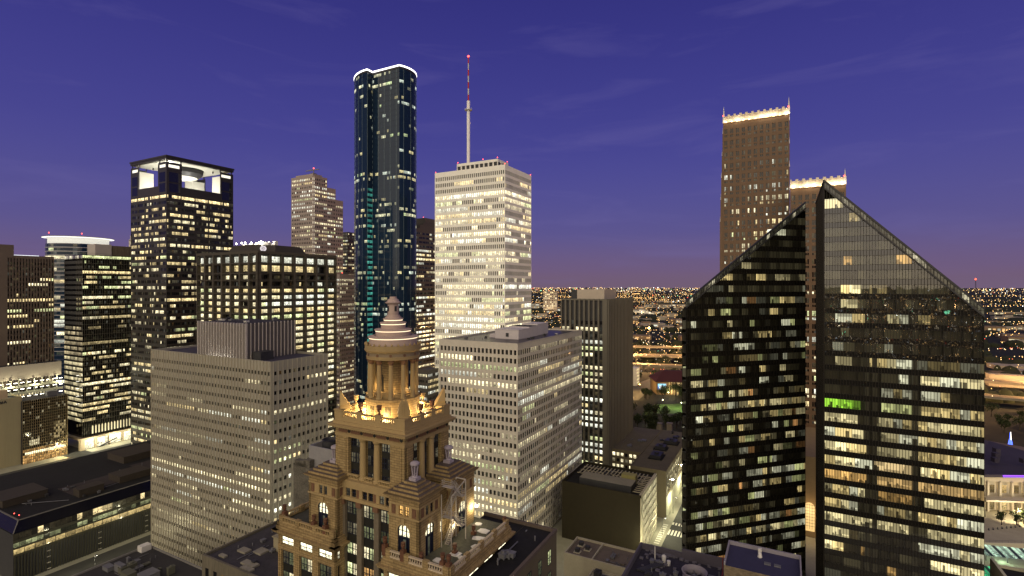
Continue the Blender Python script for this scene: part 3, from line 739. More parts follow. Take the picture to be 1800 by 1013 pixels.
# ---- finned concrete tower in the middle right
CX = surf('tan_concrete', (0.150, 0.137, 0.113), .75, .16, .06, streak=True)
def finned_tower():
    Y = 310; px = 1069; b = bldg('finned_concrete_tower', 'tan concrete tower with bold vertical fins on one side and a closely ribbed flank', px, Y)
    W = wext(px, Y, 986); D = dext(px, Y, 1111.6); zt = kz(525.8, Y)
    core(b, W, D, 0, zt - .6, M['metaldark'], ins=1.2)
    fF, fR = box_faces(W, D); m = MB(); n = 10
    for j in range(n + 1):
        s = j * W / n; fF.box(m, max(0, s - .55), min(W, s + .55), 0, zt, -1.4, 0)
    fF.box(m, 0, W, zt - 1.0, zt - .1, -1.5, -.1); m.box(-3.0, 0, 0, .02, 0, .01)
    fF.box(m, W - 2.6, W, 0, zt - .02, -1.2, -.02)
    fR.box(m, 0, D, 0, zt - .03, -1.25, -.25); k = 17
    for j in range(k + 1):
        s = j * D / k; fR.box(m, max(0, s - .55), min(D, s + .55), 0, zt, -.3, .5)
    m.build('finned_wall', CX, b)
    lit = Lit(91, .75, .25, .6, (.5, 1.1), {0: (0, 0), 1: (0, 0), 2: (0, 0), 3: (0, 0), 4: (.6, .9)}); fh = 3.95; nf = 29; panes = []
    for i in range(nf):
        row = lit.row('F', nf - 1 - i, n); zb = zt - 1.2 - (nf - i) * fh
        if zb < 0: continue
        sp = MB()
        for j in range(n):
            s0, s1 = j * W / n + .56, (j + 1) * W / n - .56
            if nf - 1 - i >= 3: panes.append((fF.quad(s0, s1, zb + 1.1, zb + 3.3, -1.15), row[j]))
    put_panes(b, panes, M['win'], 'window', 100, 30)
    m = MB(); lit2 = Lit(92, .10, .06, .4, (.15, .5))
    for i in range(nf - 5):
        row = lit2.row('R', i, k); zb = zt - 1.2 - (nf - i) * fh
        for j in range(k):
            if row[j][0] > .05 and zb > 0: m.quad(fR.quad((j + .62) * D / k - .2, (j + .62) * D / k + .05, zb + 1.0, zb + 2.8, -.24), 0, row[j])
    tag(m.build('slit_window', M['win'], b), kind='stuff')
    tb = surf('plaster_tan', (.50, .43, .36), .8, .1, .3)
    m = MB(); m.box(-W + 9, -4, 5, 30, zt - .6, kz(509, Y + 8)); m.build('penthouse', tb, b)
    m = MB(); m.box(-W + 4.5, -W + 9, 6, 20, zt - .6, kz(509, Y + 8) - .2); m.build('stair_tower', M['metaldark'], b)
    clutter(b, -W + 12, -8, 8, 24, kz(509, Y + 8), 5, 93, big=2)
finned_tower()
# ---- red granite tower with lit gables, two shafts
RX = surf('red_granite', (0.145, 0.086, 0.050), .55, .15, .15, spec=.4)
def gabled_tower():
    Y = 330; px = 1388
    b = bldg('red_granite_tower', 'red granite tower in two shafts with lit crowns and spires, behind the sloped towers', px, Y)
    lw = surf('crown_stone', (.6, .52, .42), .6, .1, .3)
    spire = surf('spire_white', (.7, .66, .62), .5, .05, .5)
    lit = Lit(101, .42, .25, .45, (.25, .9), {0: (0, 0), 1: (0, 0), 2: (0, 0), 3: (.05, .5), 4: (.05, .5), 7: (.3, .7), 8: (.1, .7), 15: (.6, 1), 16: (.1, .6), 18: (.4, .9), 20: (.3, .8), 22: (.5, .9), 24: (.6, .9), 26: (.6, .9), 28: (.6, .9)})
    def shaft(x0, x1, y, depth, zt, steps, n, ups):
        W = x1 - x0; m = MB(); m.box(x0, x1, y + .45, y + depth, 0, zt - 5.0); part = m.build('shaft', RX, b)
        f = Face((x0, y), (1, 0), (0, -1), W); wall = MB(); panes = []; per = 7.8; nf = int((zt - 7.5) / per); z0 = zt - 7.5 - nf * per
        pit = W / n; zp = 0
        for i in range(nf):
            for k, (a, h) in enumerate(((0.4, 1.4), (2.8, 3.0))):
                zb = z0 + i * per + a; f.box(wall, 0, W, zp, zb, -.5, 0); zp = zb + h
        f.box(wall, 0, W, zp, zt - 5, -.5, 0)
        for j in range(n + 1):
            s = j * pit; f.box(wall, max(0, s - .85), min(W, s + .85), .01, zt - 5.02, -.48, .14)
            if j < n: f.box(wall, s + pit / 2 - .12, s + pit / 2 + .12, .02, zt - 5.03, -.47, .02)
        f.box(wall, -.12, W + .12, zt - 5.4, zt - 5.0, -.5, .3)
        # side flank on the right, seen edge-on
        f2 = Face((x1, y), (0, 1), (1, 0), depth); f2.box(wall, 0.01, depth - .01, 0, zt - 5, -.3, 0.05)
        wall.build('granite_wall', RX, part)
        for i in range(nf):
            for k, (a, h) in enumerate(((0.4, 1.4), (2.8, 3.0))):
                fl = (nf - 1 - i); row = lit.row(('F', n, k), fl, n * 2); zb = z0 + i * per + a
                for j in range(n):
                    for q in range(2):
                        s0 = j * pit + .87 + q * (pit / 2 - .87 + .12); panes.append((f.quad(s0, s0 + pit / 2 - .99, zb, zb + h, -.38), row[j * 2 + q]))
        put_panes(b, panes, M['win'], 'window', 50, 110)
        # buttress steps on the left, each with a little lit pinnacle
        for k in range(steps):
            zz = zt - 12 - k * 15.0; m = MB(); m.box(x0 - .42 * (k + 1), x0 - .42 * k, y + .2, y + 3.5, 0, zz); m.build('buttress', RX, part)
            m = MB(); m.lathe([(.32, 0), (.02, 4.2)], x0 - .42 * (k + .5), y + .6, zz, 5); m.build('pinnacle', spire, part)
            if ups: 
                m = MB(); m.lathe([(.30, 0), (.02, 4.2)], x1 - .1, y - .2, zz + 3, 5); m.build('pinnacle', spire, part)
        # lit crown: posts and panels
        m = MB(); m.box(x0, x1, y + .6, y + 1.0, zt - 5.0, zt - .7)
        for j in range(n + 1):
            s = x0 + j * pit; m.box(max(x0, s - .75), min(x1, s + .75), y - .1, y + .6, zt - 5.0, zt + .4)
        m.box(x0, x1, y + .3, y + .8, zt - 1.0, zt - .6)
        cr = m.build('gable_crown', lw, part)
        lm = MB()
        for j in range(n):
            s = x0 + (j + .5) * pit
            k = 0.35 if R.random() < .3 else 1.0
            lm.box(s - .5, s + .5, y - 1.4, y - 1.0, zt - 5.0, zt - 4.7)
            add_light(b, (s, y - .8, zt - 4.2), 640 * k, (1, .88, .62), .25)
        lm.build('crown_uplight', M['bulbwarm'], cr)
        return part
    W = wext(px, Y, 1271)
    zt = kz(187, Y); p = shaft(-W, 0, 0, 48, zt, 5, 11, True)
    for x in (-W + .4, -.4):
        m = MB(); m.box(x - .6, x + .6, -.3, .9, zt - 5, zt - .2); m.lathe([(.55, 0), (.04, 6.5)], x, .3, zt - .2, 6); m.octa((x - .3, -.5, zt - .1), .5, None, 1); m.build('corner_spire', [spire, M['red']], p)
    # lower shaft in front: convert its corner into this frame
    X2, Y2 = kx(1487, 300), 300; dx, dy = X2 - kx(px, Y), Y2 - Y
    lx = dx * math.cos(ROT) + dy * math.sin(ROT); ly = -dx * math.sin(ROT) + dy * math.cos(ROT)
    W2 = wext(1487, 300, 1389); z2 = kz(309, 300)
    p2 = shaft(lx - W2, lx, ly, 17.5, z2, 0, 8, False)
    m = MB(); m.box(lx - 1.0, lx + .2, ly - .3, ly + .9, z2 - 5, z2 - .2); m.lathe([(.5, 0), (.04, 4.5)], lx - .4, ly + .3, z2 - .2, 6); m.octa((lx - .9, ly - .3, z2), .5, None, 1); m.build('corner_spire', [spire, M['red']], p2)
    # banking hall in front with the tall arched window
    hw = Vector((kx(1423, 255) - kx(px, Y), 255 - Y, 0)); hx = hw.x * math.cos(ROT) + hw.y * math.sin(ROT) + 2.0; hy = -hw.x * math.sin(ROT) + hw.y * math.cos(ROT)
    m = MB(); m.box(hx - 8, hx + 10, hy, ly - .5, 0, 40)
    m.build('banking_hall', surf('hall_stone', (.28, .20, .11), .7, .15, .2), b)
    # arch on the street front of the hall
    f = Face((hx - 8, hy), (1, 0), (0, -1), 18); m = MB()
    cxs = 6.0
    pts = [f.p(cxs - 2.2, 3, .03), f.p(cxs + 2.2, 3, .03)] + [f.p(cxs + 2.2 * math.cos(a * math.pi / 10), 15 + 2.2 * math.sin(a * math.pi / 10), .03) for a in range(11)]
    m.face(pts, 0, (1.0, .62, .22, 1.1))
    arch = m.build('arched_window', M['city'], b)
    m = MB()
    for k in range(1, 4): f.box(m, cxs - 2.2 + k * 1.1 - .06, cxs - 2.2 + k * 1.1 + .06, 4, 16.5, .03, .12)
    for k in range(1, 9): f.box(m, cxs - 2.2, cxs + 2.2, 4 + k * 1.5 - .06, 4 + k * 1.5 + .06, .02, .11)
    m.build('glazing_bars', M['metaldark'], arch)
    add_light(b, tuple(Vector(f.p(cxs, 12, 5))), 2500, (1, .66, .28), .5)
gabled_tower()

# ---- the two sloped black glass towers
def pennglass(dark=False):
    m = bpy.data.materials.new('bronze_curtain_glass'); m.use_nodes = True; nt = m.node_tree; nt.nodes.clear()
    out = nt.nodes.new('ShaderNodeOutputMaterial'); mix = nt.nodes.new('ShaderNodeMixShader'); tr = nt.nodes.new('ShaderNodeBsdfTransparent'); gl = nt.nodes.new('ShaderNodeBsdfGlossy')
    tr.inputs[0].default_value = (.90, .88, .74, 1); gl.inputs[0].default_value = (.80, .82, .90, 1); gl.inputs['Roughness'].default_value = 0.015
    fr = nt.nodes.new('ShaderNodeFresnel'); fr.inputs[0].default_value = 1.62
    nt.links.new(math_n(nt, 'MULTIPLY_ADD', fr.outputs[0], 1.0, 0.035), mix.inputs[0])
    ns = N(nt, 'ShaderNodeTexNoise', Scale=0.4, Detail=1.0); ge = nt.nodes.new('ShaderNodeNewGeometry'); nt.links.new(ge.outputs['Position'], ns.inputs['Vector'])
    bp = N(nt, 'ShaderNodeBump', Strength=0.03, Distance=0.2); nt.links.new(ns.outputs[0], bp.inputs['Height']); nt.links.new(bp.outputs[0], gl.inputs['Normal'])
    nt.links.new(tr.outputs[0], mix.inputs[1]); nt.links.new(gl.outputs[0], mix.inputs[2]); nt.links.new(mix.outputs[0], out.inputs[0])
    if dark:
        df = nt.nodes.new('ShaderNodeBsdfDiffuse'); df.inputs[0].default_value = (.010, .009, .007, 1); nt.links.new(df.outputs[0], mix.inputs[1])
    return m
M['penn'] = pennglass()
M['spandrel'] = pennglass(True)
M['bronze'] = surf('bronze_mullion', (.030, .026, .022), .4, .1, .5, metal=.5)

def sloped_facade(b, fc, zr, modules, base_top, nf, fh, wh, rooms, rise, depth=6.5, cols=()):
    """glazed storeys under a raking roof edge; real rooms behind the glass."""
    L = fc.L; r = random.Random(123 + modules)
    def srange(z):
        """part of the facade that reaches height z"""
        if rise > 0: return max(0.0, min(L, (z - zr(0)) / rise)), L
        return 0.0, max(0.0, min(L, (zr(0) - z) / -rise))
    def strip(mb, za, zc, out, col=None, s0=0, s1=None):
        s1 = L if s1 is None else s1
        a0, a1 = srange(za); c0, c1 = srange(zc)
        a0, a1, c0, c1 = max(a0, s0), min(a1, s1), max(c0, s0), min(c1, s1)
        if a1 - a0 < .05: return
        if c1 - c0 < .02:
            c0 = c1 = min(max((c0 + c1) / 2, a0), a1)
        mb.quad([fc.p(a0, za, out), fc.p(a1, za, out), fc.p(c1, zc, out), fc.p(c0, zc, out)], 0, col)
    sp_all = MB()
    for i in range(nf):
        zw = base_top - i * fh             # window bottom of storey i
        if zw < 3: break
        g = MB(); strip(g, zw, zw + wh, 0.0); g.build('window_band', M['penn'], b)
        strip(sp_all, zw - (fh - wh), zw, 0.01, (0, 0, 0, 1.1))
        # room behind
        m = MB(); lo, hi = srange(zw + wh + 1.2)
        if hi - lo < 0.6: continue
        zc = zw + wh + .25; zf = zw - .35
        s = lo; dark = (0.010, .009, .007, 1)
        segs = rooms(i); 
        while s < hi - .05:
            e = min(hi, s + r.choice((2.26, 2.26, 3.0, 4.5))); c = (s + e) / 2; f = c / L; br = 0.0; kc = WARM
            for sg in segs:
                if sg[0] <= f <= sg[1]: br = sg[2] * r.uniform(.7, 1.25) * (1.45 if i < 14 else 1.8); kc = sg[3] if len(sg) > 3 else r.choice((WARM, WARM, YEL, COOL))
            d = depth * r.choice((.35, .6, 1.0)) if br > 0 else 2.0
            if br <= 0:
                br = r.uniform(.02, .07) if r.random() < (.22 if i > 6 else .85) else 0.004  # faint glow in unlit upper rooms stands in for reflected light
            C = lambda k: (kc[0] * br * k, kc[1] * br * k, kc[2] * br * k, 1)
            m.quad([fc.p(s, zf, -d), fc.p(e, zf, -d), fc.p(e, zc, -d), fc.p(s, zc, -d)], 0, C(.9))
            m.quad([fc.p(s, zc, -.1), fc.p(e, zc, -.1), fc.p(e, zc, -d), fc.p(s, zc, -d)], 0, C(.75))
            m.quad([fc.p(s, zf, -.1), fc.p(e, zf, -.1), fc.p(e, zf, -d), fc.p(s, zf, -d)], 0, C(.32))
            if br > .1:
                # ceiling light troffers
                for q in range(int(d / 1.6)):
                    o = -.9 - q * 1.6; m.quad([fc.p(s + .3, zc - .04, o), fc.p(e - .3, zc - .04, o), fc.p(e - .3, zc - .04, o - .35), fc.p(s + .3, zc - .04, o - .35)], 0, (1.5 * min(1, br + .3), 1.4 * min(1, br + .3), 1.05 * min(1, br + .3), 1))
                for q in range(r.randint(2, 4)):   # desks, shelves, people-high cabinets
                    a = r.uniform(s, max(s, e - .9)); w = r.uniform(.25, .95); h = r.choice((.75, .8, 1.2, 1.9, .5)); o = r.uniform(-d + .3, -.5); k = r.uniform(.03, .30)
                    A = [fc.p(a, zf, o), fc.p(a + w, zf, o), fc.p(a + w, zf, o - .5), fc.p(a, zf, o - .5)]; B = [fc.p(a, zf + h, o), fc.p(a + w, zf + h, o), fc.p(a + w, zf + h, o - .5), fc.p(a, zf + h, o - .5)]
                    for x in range(4): m.face([A[x], A[(x + 1) % 4], B[(x + 1) % 4], B[x]], 0, C(k))
                    m.face(B, 0, C(k * 1.3))
                if r.random() < .5:               # roller blind part-way down
                    h = r.uniform(.25, 1.0) * wh; w0 = r.uniform(s, (s + e) / 2)
                    m.quad([fc.p(w0, zw + wh - h, -.12), fc.p(e, zw + wh - h, -.12), fc.p(e, zw + wh, -.12), fc.p(w0, zw + wh, -.12)], 0, C(.42))
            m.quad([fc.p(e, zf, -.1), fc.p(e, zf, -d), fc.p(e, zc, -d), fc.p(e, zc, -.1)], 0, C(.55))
            s = e
        for cs in cols:
            if lo < cs * L < hi:
                A = cs * L; 
                for (u0, u1, o0, o1) in ((A - .6, A + .6, -.25, -.25), (A - .6, A - .6, -.25, -1.5), (A + .6, A + .6, -.25, -1.5)):
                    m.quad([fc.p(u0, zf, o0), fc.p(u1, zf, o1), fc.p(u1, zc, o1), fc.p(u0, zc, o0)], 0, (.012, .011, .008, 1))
        m.build('lit_room', M['room'], b)
    sp_all.build('spandrel_bands', M['spandrel'], b)
    mu = MB()
    for j in range(modules + 1):
        s = j * L / modules; ztop = zr(s) - .3
        w = .055
        fc.box(mu, max(0, s - w), min(L, s + w), 0, ztop, .0, .16)
    for i in range(nf + 6):
        zw = base_top - i * fh
        for zz in (zw, zw + wh):
            a, c = srange(zz)
            if c - a > .2 and zz > 1: fc.box(mu, a, c, zz - .05, zz + .05, 0.0, .06)
    mu.build('mullion_grid', M['bronze'], b)
    # raking edge: two beams with a glazed gutter strip between
    e0, e1 = (0.0, L); k = MB()
    for off, t in ((0.0, .55), (-2.3, .4)):
        k.beam(fc.p(e0, zr(e0) + off, .1), fc.p(e1, zr(e1) + off, .1), .7, t)
    n = int(L / 1.6)
    for j in range(n + 1):
        s = e0 + (e1 - e0) * j / n; k.beam(fc.p(s, zr(s), .05), fc.p(s, zr(s) - 2.3, .05), .14, .12)
    k.build('raking_edge_beam', M['metaldark'], b)
    g = MB()
    for j in range(n):
        s0 = e0 + (e1 - e0) * j / n; s1 = e0 + (e1 - e0) * (j + 1) / n; br = r.choice((0.03, .05, .08, .15, .4)) if r.random() < .6 else .02
        g.quad([fc.p(s0, zr(s0) - 2.2, .03), fc.p(s1, zr(s1) - 2.2, .03), fc.p(s1, zr(s1), .03), fc.p(s0, zr(s0), .03)], 0, (br, br * .9, br * .6, 1.1))
    g.build('edge_glazing', M['winblack'], b)

def sloped_right():
    b = thing('sloped_black_tower', 'nearer black glass tower with its roof raking down to the right, many floors lit', 'office tower', (kx(1448.5, 165), 165, 0), ROT)
    L = 39.2; zp = kz(318, 165); zr = lambda s: zp - s * 1.03; fc = Face((0, 0), (1, 0), (0, -1), L); Dp = 52
    fh = 24.8 / F * 165; base = kz(392.3 - 24.8, 165) ; wh = fh * .62
    O = (1.0, .60, .22); G = (.45, 1.0, .08)
    P = {0: [(.03, .13, 1.2)], 1: [(.2, .24, .4)], 2: [(.10, .13, .9), (.3, .33, .3)], 3: [(.26, .29, .2)], 4: [(.04, .06, .5, O), (.16, .18, .6, O), (.26, .29, .7, O), (.47, .66, 1.0, O), (.66, 1, .7, O)], 5: [(.1, .12, .1)],
         6: [(.14, .27, 1.2), (.27, .38, .15)], 7: [(.12, .2, .5)], 8: [(.13, .25, .6), (.40, .57, .4), (.62, .7, .3)], 9: [(.1, .2, .08)], 10: [(.4, .46, .15), (.05, .1, .2)], 11: [(.08, .15, .4), (.34, .59, .65), (.63, 1, .12)],
         12: [(.47, .59, .8), (.62, 1, 1.05)], 13: [(.36, .59, .22), (.63, .8, .55)], 14: [(0, .18, .65, G), (.18, .28, .3, G), (.36, .59, .5, GRN), (.63, 1, .55)], 15: [(0, .28, .65), (.36, .59, .3), (.63, 1, .7)],
         16: [(0, .28, .75), (.36, .59, .35), (.63, 1, .55)], 17: [(0, .28, 1.05), (.36, .59, .25), (.63, 1, .6)], 18: [(0, .28, .9), (.36, .59, .65, (1, .75, .42)), (.63, .75, 1.3), (.75, 1, .8)], 19: [(0, .28, .7, O), (.36, 1, .55, (1, .66, .3))],
         20: [(0, .1, .2), (.1, .28, .6), (.36, .59, .3, O), (.63, 1, .75)], 21: [(0, .28, .5), (.36, .59, .22), (.63, 1, .8)], 22: [(0, .59, .65, WARM), (.63, 1, .65, WARM)], 23: [(0, .12, .8), (.14, .3, .06), (.63, 1, .6)],
         24: [(0, .18, .9), (.2, .3, .2, O), (.7, 1, 1.1, WARM)], 25: [(.45, .5, .3, O)], 26: [(.05, .1, .1), (.7, 1, .8)], 27: [(.1, .2, .4), (.6, .9, .5)], 28: [(.2, .6, .5)], 29: [(.3, .9, .5)]}
    sloped_facade(b, fc, zr, 52, base, 33, fh, wh, lambda i: P.get(i, [(.2, .6, .4)]), -1.03, cols=(.295, .345, .60))
    # solid body behind the rooms, sloped roof, dark narrow flank
    m = MB(); d0 = 7.2; A = [(0, d0, 0), (L, d0, 0), (L, Dp - 20, 0), (0, Dp, 0)]; B = [(0, d0, zp - .6), (L, d0, zr(L) - .6), (L, Dp - 20, zr(L) - .6), (0, Dp, zp - .6)]
    m.loft(A, B); m.build('tower_body', M['spandrel'], b)
    m = MB(); m.face([(0.05, 0, zp), (L, 0, zr(L)), (L, Dp - 20, zr(L)), (.05, Dp, zp)], 0, (0, 0, 0, 1.1)); m.build('raking_glass_roof', M['winblack'], b)
    m = MB(); m.face([(0, 0, 0), (0, Dp, 0), (0, Dp, zp), (0, 0, zp)][::-1], 0, (0, 0, 0, 1.1)); m.face([(L, 0, 0), (L, Dp - 20, 0), (L, Dp - 20, zr(L)), (L, 0, zr(L))], 0, (0, 0, 0, 1.1)); m.build('dark_flank', M['winblack'], b)
    m = MB(); m.beam((0, 0, zp + .1), (0, Dp, zp + .1), .5, .5); m.tube((0, .1, 0), (0, .1, zp), .22, 6)
    for k in range(1, 24): m.box(-.12, 0, k * 2.2 - .06, k * 2.2 + .06, 0, zp - .2)
    m.build('corner_trim', M['bronze'], b)
sloped_right()

def sloped_left():
    # plan: the street front is cut at 45 degrees to the grid
    Yb = 208.0; Bx = kx(1415.5, Yb); d45 = (math.sin(TH + math.pi / 4), math.cos(TH + math.pi / 4)); L = 56.5
    A = (Bx - d45[0] * L, Yb - d45[1] * L); rot = math.atan2(d45[1], d45[0])
    b = thing('sloped_dark_tower', 'farther black glass tower with its roof raking down to the left, few offices lit', 'office tower', (A[0], A[1], 0), rot)
    z1 = kz(356, Yb); z0 = kz(530, A[1]); rise = (z1 - z0) / L; zr = lambda s: z0 + rise * s
    fc = Face((0, 0), (1, 0), (0, -1), L); fh = 4.5; r = random.Random(77); memo = {}
    dens = [.0, .15, .3, .3, .2, .45, .35, .5, .35, .35, .45, .4, .5, .45, .55, .85, .95, .75, .5, .55, .55, .55, .7, .4, .35, .75, .95, .95, .7, .4, .4]
    def rooms(i):
        if i in memo: return memo[i]
        out = []; f = .06; d = dens[min(i, len(dens) - 1)]
        while f < .98:
            w = r.uniform(.02, .085)
            if r.random() < d: out.append((f, f + w, r.choice((.08, .18, .35, .6, .9)), r.choice((WARM, GRN, YEL, COOL)) if r.random() > .06 else (1, .5, .2)))
            f += w
        memo[i] = out; return out
    sloped_facade(b, fc, zr, 74, z1 - 9.3, 31, fh, fh * .57, rooms, rise, depth=5.0, cols=(.17, .42, .68))
    # body: depth runs along the grid directions
    a = math.radians(45); gu = (-math.cos(a) * -1, math.sin(a)) ; 
    gu = (math.cos(math.radians(45)), math.sin(math.radians(45)))     # street-grid direction u in this frame
    gu = (-gu[0] * -1, gu[1]); off = 8.0
    ux = (math.cos(math.atan2(U[1], U[0]) - rot), math.sin(math.atan2(U[1], U[0]) - rot))
    pB = (L, 0); pBb = (L + ux[0] * 20, ux[1] * 20); pAb = (ux[0] * 60, ux[1] * 60)
    P4 = [(off * .5, off), (L - off * .2, off), pBb, pAb]
    # roof height depends on the distance along the grid's other direction (same plane as the raking edge)
    nx, ny = ux[1], -ux[0]
    def zroof(p): t = (p[0] * nx + p[1] * ny) / (L * nx); return z0 + (z1 - z0) * t
    m = MB(); m.loft([(p[0], p[1], 0) for p in P4], [(p[0], p[1], zroof(p) - .6) for p in P4]); m.build('tower_body', M['spandrel'], b)
    Q = [(0, 0), (L, 0), pBb, pAb]
    m = MB(); m.face([(p[0], p[1], zroof(p)) for p in Q], 0, (0, 0, 0, 1.1)); m.build('raking_glass_roof', M['winblack'], b)
    m = MB()
    for p, q in ((pAb, (0, 0)), ((L, 0), pBb)):
        m.face([(p[0], p[1], 0), (q[0], q[1], 0), (q[0], q[1], zroof(q)), (p[0], p[1], zroof(p))], 0, (0, 0, 0, 1.1))
    m.build('dark_flank', M['winblack'], b)
sloped_left()
# ================================================================ the classical tower with the floodlit rotunda
ST = brickmat('buff_terracotta', (.345, .250, .120), (.265, .188, .09), (.14, .10, .05), 1.1, .42)
STP = surf('buff_stone_trim', (.35, .255, .125), .75, .14, .5, bump=.3, bscale=2)
STW = surf('pale_limestone', (.46, .38, .28), .75, .12, .4, bump=.25, bscale=2)
STD = surf('weathered_stone_cap', (.11, .085, .072), .85, .3, .8, bump=.4)
TER = surf('red_terracotta_panel', (.16, .085, .05), .8, .2, .8)
IRON = surf('black_iron_spandrel', (.018, .018, .016), .5, .2, .5)
NAVY = surf('blue_black_frame', (.012, .015, .035), .45, .1, .5)
URN = surf('dark_terracotta_urn', (.13, .060, .035), .7, .25, 1.0)
def rotunda_tower():
    K = (kx(711, 85), 85)
    b = thing('rotunda_tower', 'ornate buff stone tower topped by a floodlit round colonnade with a stepped cone roof', 'office tower', (K[0], K[1], 0), ROT)
    X0, X1, Y0, Y1 = -15.9, 0.0, 0.0, 12.6; cx, cy = -7.95, 6.3
    zterr = 101.5
    def P(m, name, mat, par=None): return m.build(name, mat, par or b)
    def sash(fc, s0, s1, z0, z1, out, lit, bars=True, frame=NAVY, par=None):
        m = MB(); m.quad(fc.quad(s0, s1, z0, z1, out), 0, lit); w = m.build('window', M['winold'], par or b)
        if bars:
            k = MB(); t = .05; o0, o1 = out, out + .06
            fc.box(k, s0, s1, z0, z0 + t * 1.6, o0, o1); fc.box(k, s0, s1, z1 - t * 1.6, z1, o0, o1); fc.box(k, s0, s1, (z0 + z1) / 2 - t, (z0 + z1) / 2 + t, o0, o1 + .01)
            for q in (0, .5, 1): 
                c = s0 + (s1 - s0) * q; fc.box(k, max(s0, c - t), min(s1, c + t), z0 + .01, z1 - .01, o0, o1 - .01)
            k.build('sash_bars', frame, w)
        return w
    def balus(fc, s0, s1, z, h=1.15, name='balustrade', mat=STW, out=0.0, solid=0.28, dbl=.34):
        m = MB(); fc.box(m, s0, s1, z, z + .28, out - .34, out); fc.box(m, s0, s1, z + h - .22, z + h, out - .38, out + .04)
        n = max(2, int((s1 - s0) / dbl))
        for j in range(n):
            p = fc.p(s0 + (j + .5) * (s1 - s0) / n, z + .28, out - .17)
            m.lathe([(.07, 0), (.12, (h - .5) * .3), (.06, (h - .5) * .75), (.09, h - .5)], p[0], p[1], p[2], 6, cap=False)
        return m.build(name, mat, b)
    def cornice(fc, z, steps, mat=STP, name='cornice', e=True):
        m = MB(); zz = z
        for h, o in steps:
            fc.box(m, -o if e else 0, fc.L + (o if e else 0), zz, zz + h, -.6, o); zz += h
        return m.build(name, mat, b)
    def boxring(x0, x1, y0, y1, z, steps, mat, name):
        m = MB(); zz = z
        for h, o in steps: m.box(x0 - o, x1 + o, y0 - o, y1 + o, zz, zz + h); zz += h
        return m.build(name, mat, b)
    def dark(lo=.0): return litcol(R.uniform(.02, .10), WARM) if R.random() < .5 else (0, 0, 0, 1.1)

    # ---------------- upper block
    zb, zc = 90.6, 98.2
    F_, R_ = Face((X0, Y0), (1, 0), (0, -1), X1 - X0), Face((X1, Y0), (0, 1), (1, 0), Y1 - Y0)
    m = MB(); m.box(X0, X1, Y0 + .0, Y1, zb - 2, zb + .4); m.box(X0 + .9, X1 - .9, Y0 + .9, Y1 - .9, zb + .4, zc); P(m, 'block_core', ST)
    m = MB()
    for x0, x1 in ((X0, X0 + 3.1), (X1 - 3.1, X1)):
        for y0, y1 in ((Y0, Y0 + 2.6), (Y1 - 2.6, Y1)):
            pass
    for fc, w in ((F_, 3.1), (R_, 2.3)):
        m = MB(); fc.box(m, 0, w, zb + .4, zc, -.95, 0); fc.box(m, .6, w - .5, zb + .8, zc - .3, -.05, .10); P(m, 'corner_pier', ST)
        m = MB(); fc.box(m, fc.L - w, fc.L, zb + .4, zc, -.96, 0.01); fc.box(m, fc.L - w + .5, fc.L - .6, zb + .8, zc - .3, -.05, .11); P(m, 'corner_pier', ST)
    for fc, w, n in ((F_, 3.1, 3), (R_, 2.3, 3)):
        bay = (fc.L - 2 * w) / n
        for j in range(1, n):
            s = w + j * bay; p = fc.p(s, 0, -.35)
            m = MB(); m.lathe([(.72, 0), (.72, .4), (.60, .5), (.58, 4), (.52, 6.6), (.52, 6.7), (.66, 6.85), (.80, 7.3), (.80, zc - zb - .4)], p[0], p[1], zb + .4, 14); P(m, 'pilaster_column', STP)
        for j in range(n):
            a, c = w + j * bay + (.75 if j else 0), w + (j + 1) * bay - (.75 if j < n - 1 else 0)
            m = MB(); fc.box(m, a, c, zb + .4, zc, -.9, -.72); P(m, 'spandrel_panel', IRON)
            mid = (a + c) / 2
            for k, (z0, z1) in enumerate(((zb + .7, zb + 1.7), (zb + 3.0, zb + 4.8), (zb + 5.9, zb + 7.3))):
                sash(fc, a + .12, mid - .1, z0, z1, -.70, dark()); sash(fc, mid + .1, c - .12, z0, z1, -.70, dark())
            if fc is F_: balus(fc, a - .05, c + .05, zb + .2, .95, 'window_balustrade', STP, .12, dbl=.36)
    # entablature with dark panels and rosettes
    boxring(X0, X1, Y0, Y1, zc, [(.45, .08), (.12, .2)], STP, 'architrave')
    m = MB(); m.box(X0, X1, Y0, Y1, zc + .57, zc + 1.5); P(m, 'frieze', ST)
    for fc in (F_, R_):
        n = 5 if fc is F_ else 4
        for j in range(n):
            s0 = .5 + j * (fc.L - 1) / n; s1 = .5 + (j + 1) * (fc.L - 1) / n
            m = MB(); fc.box(m, s0 + .25, s1 - .55, zc + .68, zc + 1.36, -.1, .035); P(m, 'frieze_panel', TER)
            p = fc.p(s1 - .15, zc + 1.02, .0); m = MB(); 
            ring = [fc.p(s1 - .15 + .32 * math.cos(a * math.pi / 6), zc + 1.02 + .32 * math.sin(a * math.pi / 6), .05) for a in range(12)]
            m.face(ring); 
            for a in range(12): q0, q1 = ring[a], ring[(a + 1) % 12]; i0 = fc.p(s1 - .15 + .32 * math.cos(a * math.pi / 6), zc + 1.02 + .32 * math.sin(a * math.pi / 6), -.05); i1 = fc.p(s1 - .15 + .32 * math.cos((a + 1) * math.pi / 6), zc + 1.02 + .32 * math.sin((a + 1) * math.pi / 6), -.05); m.face([q0, q1, i1, i0])
            P(m, 'rosette', IRON)
    boxring(X0, X1, Y0, Y1, zc + 1.5, [(.18, .3), (.35, .9), (.12, 1.05), (.5, .35), (zterr - zc - 2.65, .12)], STP, 'cornice')
    dm = MB()
    for fc in (F_, R_):
        n = int(fc.L / .5)
        for j in range(n + 1): fc.box(dm, j * fc.L / n - .1, j * fc.L / n + .1, zc + 1.5, zc + 1.75, .25, .75)
    P(dm, 'dentils', STP)
